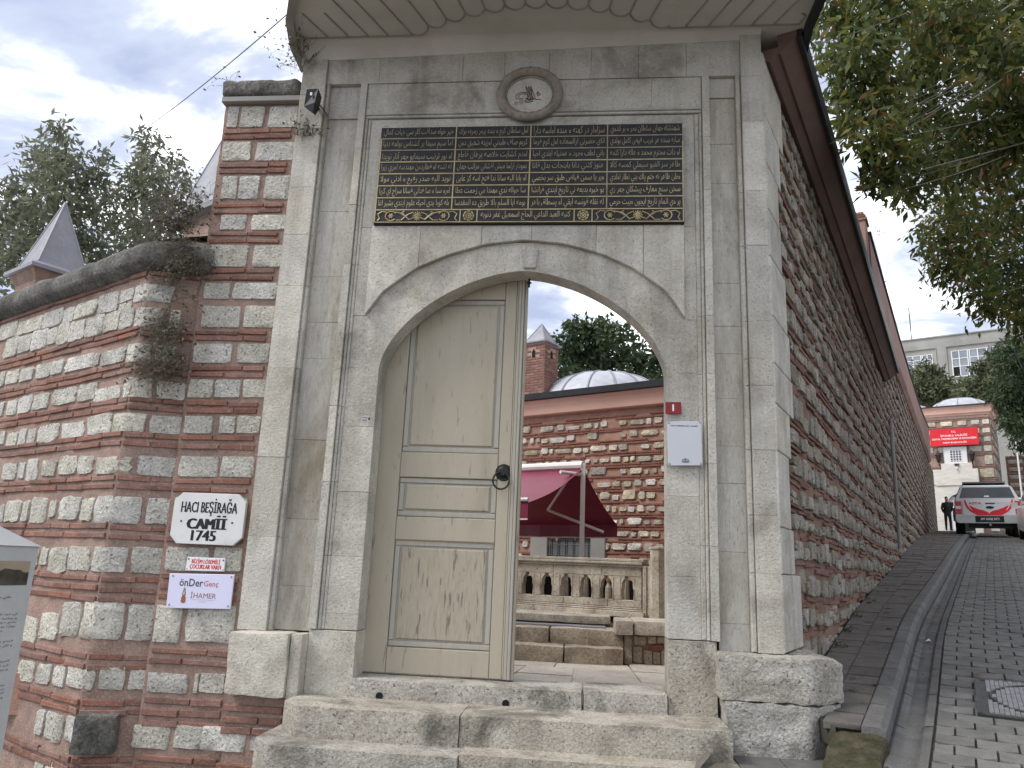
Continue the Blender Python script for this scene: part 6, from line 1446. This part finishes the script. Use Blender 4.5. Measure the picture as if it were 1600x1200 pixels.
# court wall
WF = frame((1.1, 12.07), 120)
ctw = empty('court_wall', (0, 12.7, 0.7), 'sunlit courtyard building wall of small stones and brick lines with pink fascia', 'building')
q = MB(); q.obox(WF, -6.0, 1.9, 0.5, 4.18, -3.4, -0.03); q.build('wall_core', MORTAR_CT, ctw)
mortar('mortar_face', WF, -3.6, 0.6, lambda s: 1.0, lambda s: 4.17, MORTAR_CT, ctw, 0.07, 0.012)
q = MB(); q.add([WF(a, z, o) for a in (-6.0, 1.9) for o, z in ((0.0, 4.165), (0.08, 4.172), (0.10, 4.185), (0.13, 4.36), (0.17, 4.42), (-0.3, 4.42), (-0.3, 4.165))], [(j, (j+1) % 7, 7+(j+1) % 7, 7+j) for j in range(7)]+[tuple(range(7)), tuple(range(13, 6, -1))]); q.build('fascia', FASCIA, ctw)
q = MB(); q.add([WF(a, z, o) for a in (-6.0, 1.9) for o, z in ((0.17, 4.425), (0.24, 4.43), (0.25, 4.53), (-3.0, 4.95), (-3.0, 4.90), (0.17, 4.50))], [(j, (j+1) % 6, 6+(j+1) % 6, 6+j) for j in range(6)]); q.build('gutter', GUTTER, ctw)
q = MB(); q.add([WF(a, z, o) for a in (-6.0, 1.9) for o, z in ((0.235, 4.535), (-3.2, 4.98))], [(0, 1, 3, 2)]); q.build('lead_roof', LEAD_LT, ctw)
rc = random.Random(13); z = 1.72; bb = MB(); n = 0
while z < 4.12:
    h = rc.uniform(0.075, 0.115); a = 0.45-rc.uniform(0, 0.1)
    while a > -3.1:
        w_ = rc.uniform(0.07, 0.2) if rc.random() < 0.85 else rc.uniform(0.22, 0.32)
        hh = h*rc.uniform(0.7, 1.15); zz = z+rc.uniform(-0.012, 0.012)
        if w_ > 0.25: hh *= rc.choice([0.8, 1.3])
        if not (-2.4 < a-w_ and a < -0.9 and z < 2.45) and rc.random() < 0.9 and zz+hh < 4.14 and n < 296:
            stone(WF, a-w_, a, zz, zz+hh, RUBBLE_CT, ctw, prot=0.03, M=10, wob=0.14, p=3.2, r=rc); n += 1
        a -= w_+rc.uniform(0.02, 0.07)
    zb = z+h+0.012
    for k in range(2):
        a = 0.45
        while a > -3.3:
            L = rc.uniform(0.2, 0.5)
            if rc.random() < 0.85 and not (a < -0.9 and a-L > -2.4 and zb < 2.45): bb.obox(WF, a-L+0.012, a, zb+rc.uniform(-0.008, 0.008), zb+0.026, -0.03, rc.uniform(0.014, 0.03), 0)
            a -= L
        zb += 0.042
    z += h+0.012+0.084+rc.uniform(0.0, 0.014)
tag(bb.build('brick_courses', BRICK_CT, ctw), kind='stuff')
wd = MB(); wd.obox(WF, -2.0, -1.22, 1.2, 2.35, -0.15, 0.004); wdo = wd.build('window', GLASS, ctw)
for a0, a1 in ((-2.36, -2.02), (-1.20, -0.93)):
    q = MB(); q.obox(WF, a0, a1, 1.2, 2.5, -0.05, 0.045, 0.01); q.build('frame', CONCRETE, wdo)
for k in range(6): q = MB(); q.tube([WF(-1.96+0.145*k, 1.2, 0.03), WF(-1.96+0.145*k, 2.35, 0.03)], 0.008, 6); q.build('grille_bar', IRON, wdo)
for k in range(6): q = MB(); q.tube([WF(-2.0, 1.3+0.17*k, 0.035), WF(-1.22, 1.3+0.17*k, 0.035)], 0.007, 6); q.build('grille_bar', IRON, wdo)
dome(ctw, (0.28, 15.3, 4.62), 1.42, 0.86, LEAD_LT, 16)
# brick chimney
chm = empty('brick_chimney', (-0.95, 14.5, 4.5), 'square brick chimney with small arched holes and a lead pyramid cap', 'chimney')
PC = (-0.905, 14.40); C1 = frame(PC, 120); C2 = frame(PC, 30); wC = 0.50
JOINT = mat('chimney_joint', (0.30, 0.20, 0.165), (0.40, 0.29, 0.25), 12, 0.95, 0.4, 60, 0.006, 0.0)
CHB = mat('chimney_brick', (0.165, 0.080, 0.060), (0.25, 0.132, 0.102), 9, 0.9, 0.4, 60, 0.006, 0.25)
q = MB(); q.add([C1(-wC, z, 0) if k == 1 else (C1(0, z, 0) if k == 0 else (C2(wC, z, 0) if k == 3 else (C1(-wC, z, 0)[0]+C2(wC, z, 0)[0]-PC[0], C1(-wC, z, 0)[1]+C2(wC, z, 0)[1]-PC[1], z))) for z in (4.4, 5.90) for k in (0, 1, 2, 3)],
                [(0, 1, 5, 4), (1, 2, 6, 5), (2, 3, 7, 6), (3, 0, 4, 7), (4, 5, 6, 7)]); q.build('chimney_core', JOINT, chm)
zz = 4.5; r_ = 0
while zz < 5.87:
    for fr_, sg in ((C1, -1), (C2, 1)):
        a = 0.004; first = 0.11 if r_ % 2 else 0.2
        while a < wC-0.01:
            e = min(a+first, wC-0.004); first = 0.2
            hole = 5.60 < zz < 5.79 and a < 0.29 and e > 0.21
            if not hole:
                a0, a1 = (sg*e, sg*a) if sg < 0 else (a, e)
                q = MB(); q.obox(fr_, a0+0.004, a1-0.004, zz, zz+0.034, -0.02, 0.012, 0.002); q.build('brick', CHB, chm)
            a = e
    zz += 0.053; r_ += 1
for fr_, sg in ((C1, -1), (C2, 1)):
    q = MB(); c = 0.25*sg; pts = [(c-0.038, 5.60), (c+0.038, 5.60), (c+0.038, 5.72), (c+0.02, 5.745), (c, 5.785), (c-0.02, 5.745), (c-0.038, 5.72)]
    q.add([fr_(a, z, 0.010) for a, z in pts], [tuple(range(7))]); q.build('smoke_hole', DARK, chm)
def pyramid(name, corner, w, zb, h, m, parent, over=0.05, lip=0.05):
    f1, f2 = frame(corner, 120), frame(corner, 30)
    def pt(a, b_, z): 
        p, q_ = f1(-a, z, 0), f2(b_, z, 0); return (p[0]+q_[0]-corner[0], p[1]+q_[1]-corner[1], z)
    o = over; q = MB(); base = [pt(-o, -o, zb), pt(w+o, -o, zb), pt(w+o, w+o, zb), pt(-o, w+o, zb)]; b2 = [(x, y, zb+lip) for x, y, _ in base]
    in_ = o+0.02; b3 = [pt(-o+in_, -o+in_, zb+lip+0.06*h), pt(w+o-in_, -o+in_, zb+lip+0.06*h), pt(w+o-in_, w+o-in_, zb+lip+0.06*h), pt(-o+in_, w+o-in_, zb+lip+0.06*h)]
    ap = pt(w/2, w/2, zb+h)
    q.add(base+b2+b3+[ap], [(3, 2, 1, 0)]+[(i, (i+1) % 4, 4+(i+1) % 4, 4+i) for i in range(4)]+[(4+i, 4+(i+1) % 4, 8+(i+1) % 4, 8+i) for i in range(4)]+[(8+i, 8+(i+1) % 4, 12) for i in range(4)])
    rf = q.build(name, m, parent)
    q = MB()
    for i in range(4): q.tube([b3[i], ap], 0.012, 5)
    q.build('ridge_roll', m, rf); return rf
pyramid('pyramid_cap', PC, wC, 5.90, 0.46, LEAD, chm, 0.055, 0.025)
# awning
RA = Vector((-0.08, 10.51, 2.98)); NE = Vector((-0.73, 9.39, 2.40)); FE = Vector((0.42, 11.38, 2.28)); DL = Vector((-0.866, 0.5, 0)); LW = 3.2
aw = empty('awning', (-0.08, 10.51, 1.1), 'double sided deep pink fabric awning on a white metal stand by the court wall', 'awning')
def cloth(a, bq, name, sag):
    V = []; F = []; n1_, n2_ = 8, 10
    for i in range(n1_+1):
        for j in range(n2_+1):
            p = a.lerp(bq, i/n1_)+DL*(LW*j/n2_); p.z -= sag*math.sin(math.pi*i/n1_); V.append(tuple(p+Vector((0, 0, -0.04))))
    for i in range(n1_):
        for j in range(n2_): F.append((i*(n2_+1)+j, i*(n2_+1)+j+1, (i+1)*(n2_+1)+j+1, (i+1)*(n2_+1)+j))
    return smooth(link(name, npmesh(name, V, F), CLOTH, aw))
cloth(RA, NE, 'cloth', 0.06); cloth(RA, FE, 'cloth', 0.06)
def bar(p, q_, r_, name, m=ALU, n_=8): b = MB(); b.tube([p, q_], r_, n_); return b.build(name, m, aw)
bar(RA+Vector((0, 0, 0.0)), RA+DL*LW, 0.058, 'cassette', ALU, 10); bar(NE, NE+DL*LW, 0.022, 'front_bar'); bar(FE, FE+DL*LW, 0.028, 'front_bar')
for e_, hgt, nm in ((FE, 0.20, 'valance'), (NE, 0.22, 'valance')):
    b = MB(); n_ = 12
    b.add([tuple(e_+DL*(LW*k/n_)+Vector((0.01*math.sin(k*2), 0.01*math.cos(k*2), -0.02-hgt*q_))) for q_ in (0, 1) for k in range(n_+1)], [(k, k+1, n_+2+k, n_+1+k) for k in range(n_)]); b.build(nm, CLOTH, aw)
    bar(e_+Vector((0, 0, -0.02-hgt)), e_+DL*LW+Vector((0, 0, -0.02-hgt)), 0.009, 'hem_bar')
b = MB(); b.box(RA.x-0.032, RA.x+0.032, RA.y-0.028, RA.y+0.028, 1.1, 3.0, 0.004); b.build('post', ALU, aw)
el_ = RA.lerp(NE, 0.45)+DL*0.85+Vector((0, 0, -0.34))
bar(RA+Vector((-0.30, -0.25, -0.13)), RA+Vector((0, 0, -0.13)), 0.024, 'bracket')
bar(RA+Vector((-0.16, -0.1, -0.14)), RA.lerp(FE, 0.1)+DL*0.62+Vector((0, 0, -0.52)), 0.018, 'folding_arm'); bar(RA.lerp(FE, 0.1)+DL*0.62+Vector((0, 0, -0.52)), RA.lerp(FE, 0.55)+Vector((0.02, 0, -0.48)), 0.02, 'folding_arm')

# ------------------------------------------------------------------ roofs behind the left wall
pt_ = empty('pyramid_roofed_chimney', (-6.6, 8.2, 3.5), 'small pinkish chimney with grey lead pyramid roof behind the left wall', 'chimney')
q = MB(); fA, fB_ = frame((-6.51, 7.90), 120), frame((-6.51, 7.90), 30)
def pp4(a, b_, z, c=(-6.51, 7.90)):
    p, q_ = frame(c, 120)(-a, z, 0), frame(c, 30)(b_, z, 0); return (p[0]+q_[0]-c[0], p[1]+q_[1]-c[1], z)
q.add([pp4(a, b_, z) for z in (3.0, 4.66) for a, b_ in ((0.03, 0.03), (0.57, 0.03), (0.57, 0.57), (0.03, 0.57))]+[pp4(a, b_, 4.78) for a, b_ in ((-0.04, -0.04), (0.64, -0.04), (0.64, 0.64), (-0.04, 0.64))],
      [(i, (i+1) % 4, 4+(i+1) % 4, 4+i) for i in range(4)]+[(4+i, 4+(i+1) % 4, 8+(i+1) % 4, 8+i) for i in range(4)]+[(8, 9, 10, 11)]); q.build('chimney_body', MORTAR, pt_)
pyramid('pyramid_roof', (-6.51, 7.90), 0.60, 4.782, 1.04, LEAD, pt_, 0.08, 0.045)
tr_ = empty('lead_roof_turret', (-4.6, 8.2, 3.5), 'steep grey lead roof with drip edge just left of the tall banded wall', 'roof')
q = MB(); cE = (-4.84+0.8*0.866, 7.89-0.8*0.5)
q.add([pp4(a, b_, z, cE) for z in (3.2, 5.36) for a, b_ in ((0.06, 0.06), (0.74, 0.06), (0.74, 0.74), (0.06, 0.74))], [(i, (i+1) % 4, 4+(i+1) % 4, 4+i) for i in range(4)]); q.build('turret_wall', MORTAR, tr_)
pyramid('lead_roof', cE, 0.80, 5.36, 1.66, LEAD, tr_, 0.05, 0.07)

# ------------------------------------------------------------------ trees and weeds
def camray(u, v, dep):                              # a point at a given distance along a line of sight of the photograph's station point
    f = 1202.0; d = Vector(((u-800)/f, (600-v)/f, -1.0))*dep
    return camo.matrix_world @ d
def leaves(blobs, size, aspect=0.42, droop=0.5, seed=1, per=8, spray=0.35, hollow=0.5):
    g = np.random.default_rng(seed); Vs = []; Ts = []
    for (c, r, n) in blobs:
        c = np.array(c); r = np.array(r if hasattr(r, '__len__') else (r, r, r)); ns_ = max(1, n//per)
        d = g.normal(size=(ns_, 3)); d /= np.linalg.norm(d, axis=1)[:, None]
        rad = (hollow+(1-hollow)*g.random(ns_)**0.7)[:, None]
        sc = c+d*r*rad                                   # sprays spread through the blob
        sd = d*0.7+g.normal(size=(ns_, 3))*0.6; sd[:, 2] -= droop*0.6; sd /= np.linalg.norm(sd, axis=1)[:, None]
        L = np.mean(r)*spray*(0.6+0.8*g.random(ns_))
        t = np.linspace(0, 1, per)[None, :, None]
        P = sc[:, None, :]+sd[:, None, :]*L[:, None, None]*t
        P[:, :, 2] -= (t[:, :, 0]**2)*L[:, None]*0.35*droop
        P = P.reshape(-1, 3)+g.normal(size=(ns_*per, 3))*size*0.35
        m = len(P); a = np.repeat(sd, per, axis=0)*0.5+g.normal(size=(m, 3))*0.75; a[:, 2] -= droop
        a /= np.linalg.norm(a, axis=1)[:, None]
        b_ = np.cross(a, g.normal(size=(m, 3))); b_ /= np.linalg.norm(b_, axis=1)[:, None]; nrm = np.cross(a, b_)
        s_ = size*(0.55+0.75*g.random(m))[:, None]
        q = np.stack([P, P+a*s_*0.45+b_*s_*aspect*0.5+nrm*s_*0.06, P+a*s_, P+a*s_*0.45-b_*s_*aspect*0.5+nrm*s_*0.06], axis=1)
        Vs.append(q.reshape(-1, 3)); base = g.random(); Ts.append(np.clip(g.random(m)*0.75+np.repeat(g.random(ns_), per)*0.25+(base-0.5)*0.12, 0, 1)*0.999)
    V = np.concatenate(Vs); T_ = np.concatenate(Ts); F = np.arange(len(V)).reshape(-1, 4)
    return V, F, T_
def tree(name, label, cat, base, top, r0, blobs, lm, size, aspect=0.42, droop=0.5, seed=1, per=8, spray=0.35, hollow=0.5, nb=14, group=None, bm_=BARK, tw=0.012, lf=1.0):
    t = empty(name, base, label, cat, group)
    q = MB(); b0, b1 = Vector(base), Vector(top); pts = []
    for k in range(7):
        p = b0.lerp(b1, k/6); p += Vector((noise.noise(p*0.7+Vector((seed, 0, 0))), noise.noise(p*0.7+Vector((0, seed, 0))), 0))*0.25*(k > 0); pts.append(p)
    q.tube(pts, [r0*(1-0.11*k) for k in range(7)], 10); q.build('trunk', bm_, t, True)
    rt = random.Random(seed)
    for (c, r, n) in blobs[::max(1, len(blobs)//nb)]:
        st_ = pts[rt.choice([3, 4, 5, 6])]; c = Vector(c); mid = st_.lerp(c, 0.5)+Vector((rt.uniform(-.3, .3), rt.uniform(-.3, .3), rt.uniform(0, .5)))
        q = MB(); cv = [st_.lerp(mid, k/4).lerp(mid.lerp(c, k/4), k/4) for k in range(5)]
        q.tube(cv, [r0*0.35*lf, r0*0.25*lf, r0*0.17*lf, r0*0.1*lf, tw], 6); q.build('limb', bm_, t, True)
    V, F, T_ = leaves(blobs, size, aspect, droop, seed, per, spray, hollow)
    tag(link('crown', npmesh('crown', V, F, T_), lm, t), kind='stuff'); return t
# near tree over the street: its crown hangs in from the right
rn = random.Random(77); bl = []
def addb(u, v, rp, dep, n): bl.append((tuple(camray(u, v, dep)), rp*dep/1202.0, n))
spots = [(1285, 30, 30), (1320, 20, 42), (1375, 15, 50), (1430, 25, 55), (1490, 20, 55), (1550, 20, 60), (1610, 30, 70), (1300, 85, 28), (1345, 80, 46), (1400, 85, 52), (1460, 75, 50), (1520, 70, 48), (1580, 75, 55),
         (1312, 140, 24), (1350, 150, 44), (1405, 150, 52), (1455, 140, 40), (1560, 130, 46), (1610, 140, 55), (1325, 190, 20), (1370, 205, 38), (1425, 205, 50), (1480, 200, 50), (1540, 195, 48), (1595, 200, 52),
         (1385, 250, 30), (1430, 262, 36), (1478, 255, 40), (1530, 255, 46), (1585, 262, 50), (1372, 283, 18), (1418, 300, 20), (1500, 300, 32)]
for u, v, rp in spots:
    dep = 8.2+rn.uniform(-1.4, 2.2); addb(u, v, rp, dep, int(rp*rp*0.215)+50)
spots2 = [(1465, 330, 26), (1505, 330, 44), (1555, 330, 52), (1605, 330, 55), (1455, 375, 22), (1490, 380, 42), (1540, 385, 52), (1595, 390, 55), (1475, 420, 20), (1520, 430, 42), (1570, 440, 50), (1615, 450, 50), (1540, 465, 24), (1590, 475, 34), (1612, 500, 24)]
for u, v, rp in spots2: addb(u, v, rp, 10.8+rn.uniform(-1.2, 1.6), int(rp*rp*0.25)+50)
# the crown goes on above and to the right of the frame
for k in range(26):
    addb(rn.uniform(1320, 2050), rn.uniform(-420, -30), rn.uniform(50, 95), 9+rn.uniform(-1, 4), 420)
for k in range(16):
    addb(rn.uniform(1660, 2050), rn.uniform(-20, 500), rn.uniform(50, 95), 10+rn.uniform(-1, 3), 420)
tb = Vector(ST(5.4, zr(5.4), 6.3)); ttop = tb+Vector((-0.8, 0.6, 6.8))
near_tree = tree('plane_tree', 'big overhanging street tree with green and orange leaves at top right', 'tree', tb, ttop, 0.32, bl, LEAF_NEAR, 0.125, 0.36, 0.6, 4, 7, 0.62, 0.1, nb=24, bm_=TWIG, tw=0.003, lf=0.25)
# pale twigs that cross the near crown
for k in range(22):
    u0, v0 = rn.uniform(1480, 1620), rn.uniform(-20, 260); dep = rn.uniform(6.8, 8.4)
    a = camray(u0+120, v0-70, dep+0.4); c = camray(u0-rn.uniform(90, 230), v0+rn.uniform(10, 110), dep-0.3); m_ = a.lerp(c, 0.5)+Vector((0, 0, -rn.uniform(0.0, 0.25)))
    q = MB(); q.tube([a.lerp(m_, t).lerp(m_.lerp(c, t), t) for t in np.linspace(0, 1, 7)], [0.010, 0.009, 0.0075, 0.006, 0.0045, 0.003, 0.002], 5); q.build('branch', TWIG, near_tree, True)
# grey green trees behind the left wall
def tblobs(spec, dep, k, jit=1.2, seed=5, amp=1.0):
    r_ = random.Random(seed); o = []
    for u, v, rp in spec:
        d_ = dep+r_.uniform(-jit, jit); o.append((tuple(camray(u, v, d_)), rp*d_/1202.0, int(rp*rp*k)+30))
    return o
L1 = [(88, 200, 20), (82, 232, 30), (100, 265, 38), (62, 250, 26), (110, 305, 44), (60, 300, 36), (140, 330, 36), (90, 360, 46), (40, 340, 30), (15, 350, 34), (10, 305, 20), (25, 290, 16), (145, 265, 22), (160, 240, 14), (60, 400, 40), (130, 395, 40), (10, 400, 40), (-40, 360, 50), (-40, 420, 60), (100, 440, 50)]
L2 = [(232, 212, 16), (230, 240, 22), (222, 275, 28), (245, 262, 22), (200, 290, 30), (258, 300, 26), (190, 330, 34), (235, 340, 34), (275, 320, 22), (290, 285, 15), (282, 262, 12), (270, 245, 8), (180, 375, 40), (240, 385, 40), (165, 300, 20), (295, 350, 22), (230, 430, 50), (175, 430, 40), (320, 390, 40)]
tree('broadleaf_tree', 'tall grey green tree behind the wall, the pyramid roof in front of it', 'tree', camray(70, 640, 15.0), camray(85, 290, 15.0), 0.16, tblobs(L1, 14.5, 0.27, 1.4, 8), LEAF_L, 0.165, 0.34, 0.45, 11, 6, 0.6, 0.2, nb=10, group='trees behind the left wall')
tree('broadleaf_tree', 'second grey green tree behind the wall, beside the lead roof', 'tree', camray(235, 640, 15.6), camray(232, 300, 15.6), 0.15, tblobs(L2, 15.2, 0.27, 1.3, 9), LEAF_L, 0.165, 0.34, 0.45, 12, 6, 0.6, 0.2, nb=10, group='trees behind the left wall')
A1 = [(905, 520, 22), (880, 545, 22), (930, 530, 28), (960, 520, 20), (955, 550, 26), (985, 545, 22), (905, 560, 28), (870, 580, 20), (990, 575, 22), (1018, 560, 16), (1025, 585, 18), (945, 585, 30), (900, 600, 30), (1005, 605, 24), (1060, 580, 26), (840, 600, 26), (940, 508, 12), (895, 507, 10)]
tree('broadleaf_tree', 'dense green tree seen through the arch behind the lead dome', 'tree', camray(945, 760, 25), camray(945, 560, 25), 0.2, tblobs(A1, 24.5, 0.9, 1.2, 10), LEAF_D, 0.21, 0.45, 0.3, 13, 6, 0.5, 0.2, nb=8)
D1 = [(1575, 560, 22), (1600, 555, 30), (1590, 590, 28), (1580, 620, 24), (1610, 615, 34), (1600, 650, 28), (1585, 660, 16), (1615, 680, 26), (1640, 640, 50), (1640, 580, 50), (1580, 540, 14), (1572, 600, 14)]
tree('evergreen_tree', 'dark evergreen tree at the right edge in front of the domed building', 'tree', camray(1650, 800, 30), camray(1640, 600, 30), 0.22, tblobs(D1, 29.5, 1.5, 1.5, 11), LEAF_D, 0.23, 0.30, 0.6, 14, 6, 0.5, 0.2, nb=6)
F1 = [(1432, 590, 14), (1445, 580, 14), (1460, 592, 16), (1440, 608, 18), (1465, 612, 18), (1482, 612, 12), (1425, 620, 16), (1455, 628, 16), (1490, 625, 10), (1415, 600, 12)]
tree('broadleaf_tree', 'pale green tree before the grey building, rising above the domes at left', 'tree', camray(1448, 700, 62), camray(1450, 600, 62), 0.22, tblobs(F1, 62, 2.6, 2, 12), LEAF_F, 0.42, 0.4, 0.4, 15, 6, 0.5, 0.2, nb=5, group='trees before the grey building')
F2 = [(1505, 602, 10), (1520, 608, 12), (1540, 595, 16), (1555, 575, 14), (1560, 605, 20), (1535, 618, 16), (1510, 618, 12), (1575, 585, 22), (1530, 572, 8), (1550, 555, 8), (1570, 625, 16)]
tree('broadleaf_tree', 'yellowish green tree covering the right windows of the grey building', 'tree', camray(1545, 700, 58), camray(1545, 600, 58), 0.22, tblobs(F2, 58, 2.4, 2, 13), LEAF_F, 0.42, 0.4, 0.4, 16, 6, 0.5, 0.2, nb=5, group='trees before the grey building')
# dry weeds on the walls
def weed(name, label, roots, n, L, lean, seed, dark=0.0, leafn=2, thick=0.0022, group='weeds growing on the old walls', fall=0.35, hang=0.0):
    r_ = random.Random(seed); q = MB(); V = []; F = []; T_ = []
    for k in range(n):
        p = Vector(r_.choice(roots))+Vector((r_.uniform(-.05, .05), r_.uniform(-.03, .03), r_.uniform(-.02, .02))); d = Vector((r_.uniform(-1, 1)+lean[0], r_.uniform(-0.8, 0.2)+lean[1], r_.uniform(0.1, 1.0)+lean[2])).normalized()
        l_ = L*r_.uniform(0.35, 1.1); pts = [p]; dd_ = d.copy()
        for t in range(5):
            dd_ = (dd_+Vector((r_.uniform(-1, 1), r_.uniform(-1, 0.7), r_.uniform(-1, 1)))*0.55+Vector((0, 0, -fall*0.5-hang*0.6))).normalized(); pts.append(pts[-1]+dd_*l_/5)
        b = len(V)
        for i, w in enumerate(pts):
            th = thick*(1-0.7*i/5); V += [w+Vector((-th, 0, th)), w+Vector((th, -th*0.5, -th))]
        for i in range(5): F.append((b+2*i, b+2*i+1, b+2*i+3, b+2*i+2)); T_.append(r_.uniform(0.0, 0.8))
        for j in range(leafn):
            w = pts[r_.randint(2, 5)]; a = Vector((r_.uniform(-1, 1), r_.uniform(-1, 1), r_.uniform(-.6, .8))).normalized()*r_.uniform(0.012, 0.035); c = a.cross(Vector((0.3, 1, 0.2))).normalized()*a.length*0.28
            b = len(V); V += [w, w+a*0.5+c, w+a, w+a*0.5-c]; F.append((b, b+1, b+2, b+3)); T_.append(r_.uniform(0.3, 1.0))
    o = link(name, npmesh(name, V, F, T_), DRY); return tag(o, label, 'weeds', group, 'stuff')
weed('dry_weed', 'dense dark dry weed hanging in the corner between both banded walls', [(-3.04+U(-.14, .05), 5.21, 3.45+U(-0.6, 0.5)) for _ in range(26)], 800, 0.30, (-0.15, -0.25, -0.3), 1, leafn=2, hang=0.15, thick=0.0016)
weed('dry_weed', 'bushy weed on the wall ledge above the lower coping', [(-3.10+U(-.2, .1), 5.22, 3.98+U(0, 0.3)) for _ in range(12)], 420, 0.34, (-0.2, -0.2, 0.1), 2, leafn=3, thick=0.0016)
weed('dry_weed', 'thin weed sprouting at the canopy beside the top of the tall banded wall', [(-2.38+U(-.04, .08), 5.18, 5.36+U(-0.02, 0.15)) for _ in range(6)], 46, 0.46, (-0.55, 0, 0.35), 3, leafn=3, fall=0.1)
weed('dry_weed', 'weed tuft clinging to the left strip below the floodlight', [(-2.22+U(-.1, .08), 5.19, 4.80) for _ in range(6)], 60, 0.20, (0.1, -0.2, 0.2), 4, leafn=2)
weed('dry_weed', 'small weed on the left end of the tall wall coping', [(-2.98, 5.30, 5.33)], 8, 0.24, (-0.7, 0, 0.1), 5, leafn=2, fall=0.1)
weed('dry_weed', 'little weeds along the foot of the street wall', [ST(s_, zr(s_)+0.08, 0.06) for s_ in (1.2, 1.9, 2.6, 3.3, 4.4)], 70, 0.10, (0.2, -0.2, 0.5), 6, leafn=2)
weed('dry_weed', 'sparse weeds sticking up from the roof edge of the far street wall', [ST(s_, zt_(s_)+0.1, 0.0) for s_ in (7.6, 8.0, 10.5, 12.0)], 50, 0.35, (0.3, 0, 0.6), 7, leafn=3, fall=0.1)
for f_ in bpy.data.meshes:
    if not f_.users: bpy.data.meshes.remove(f_)
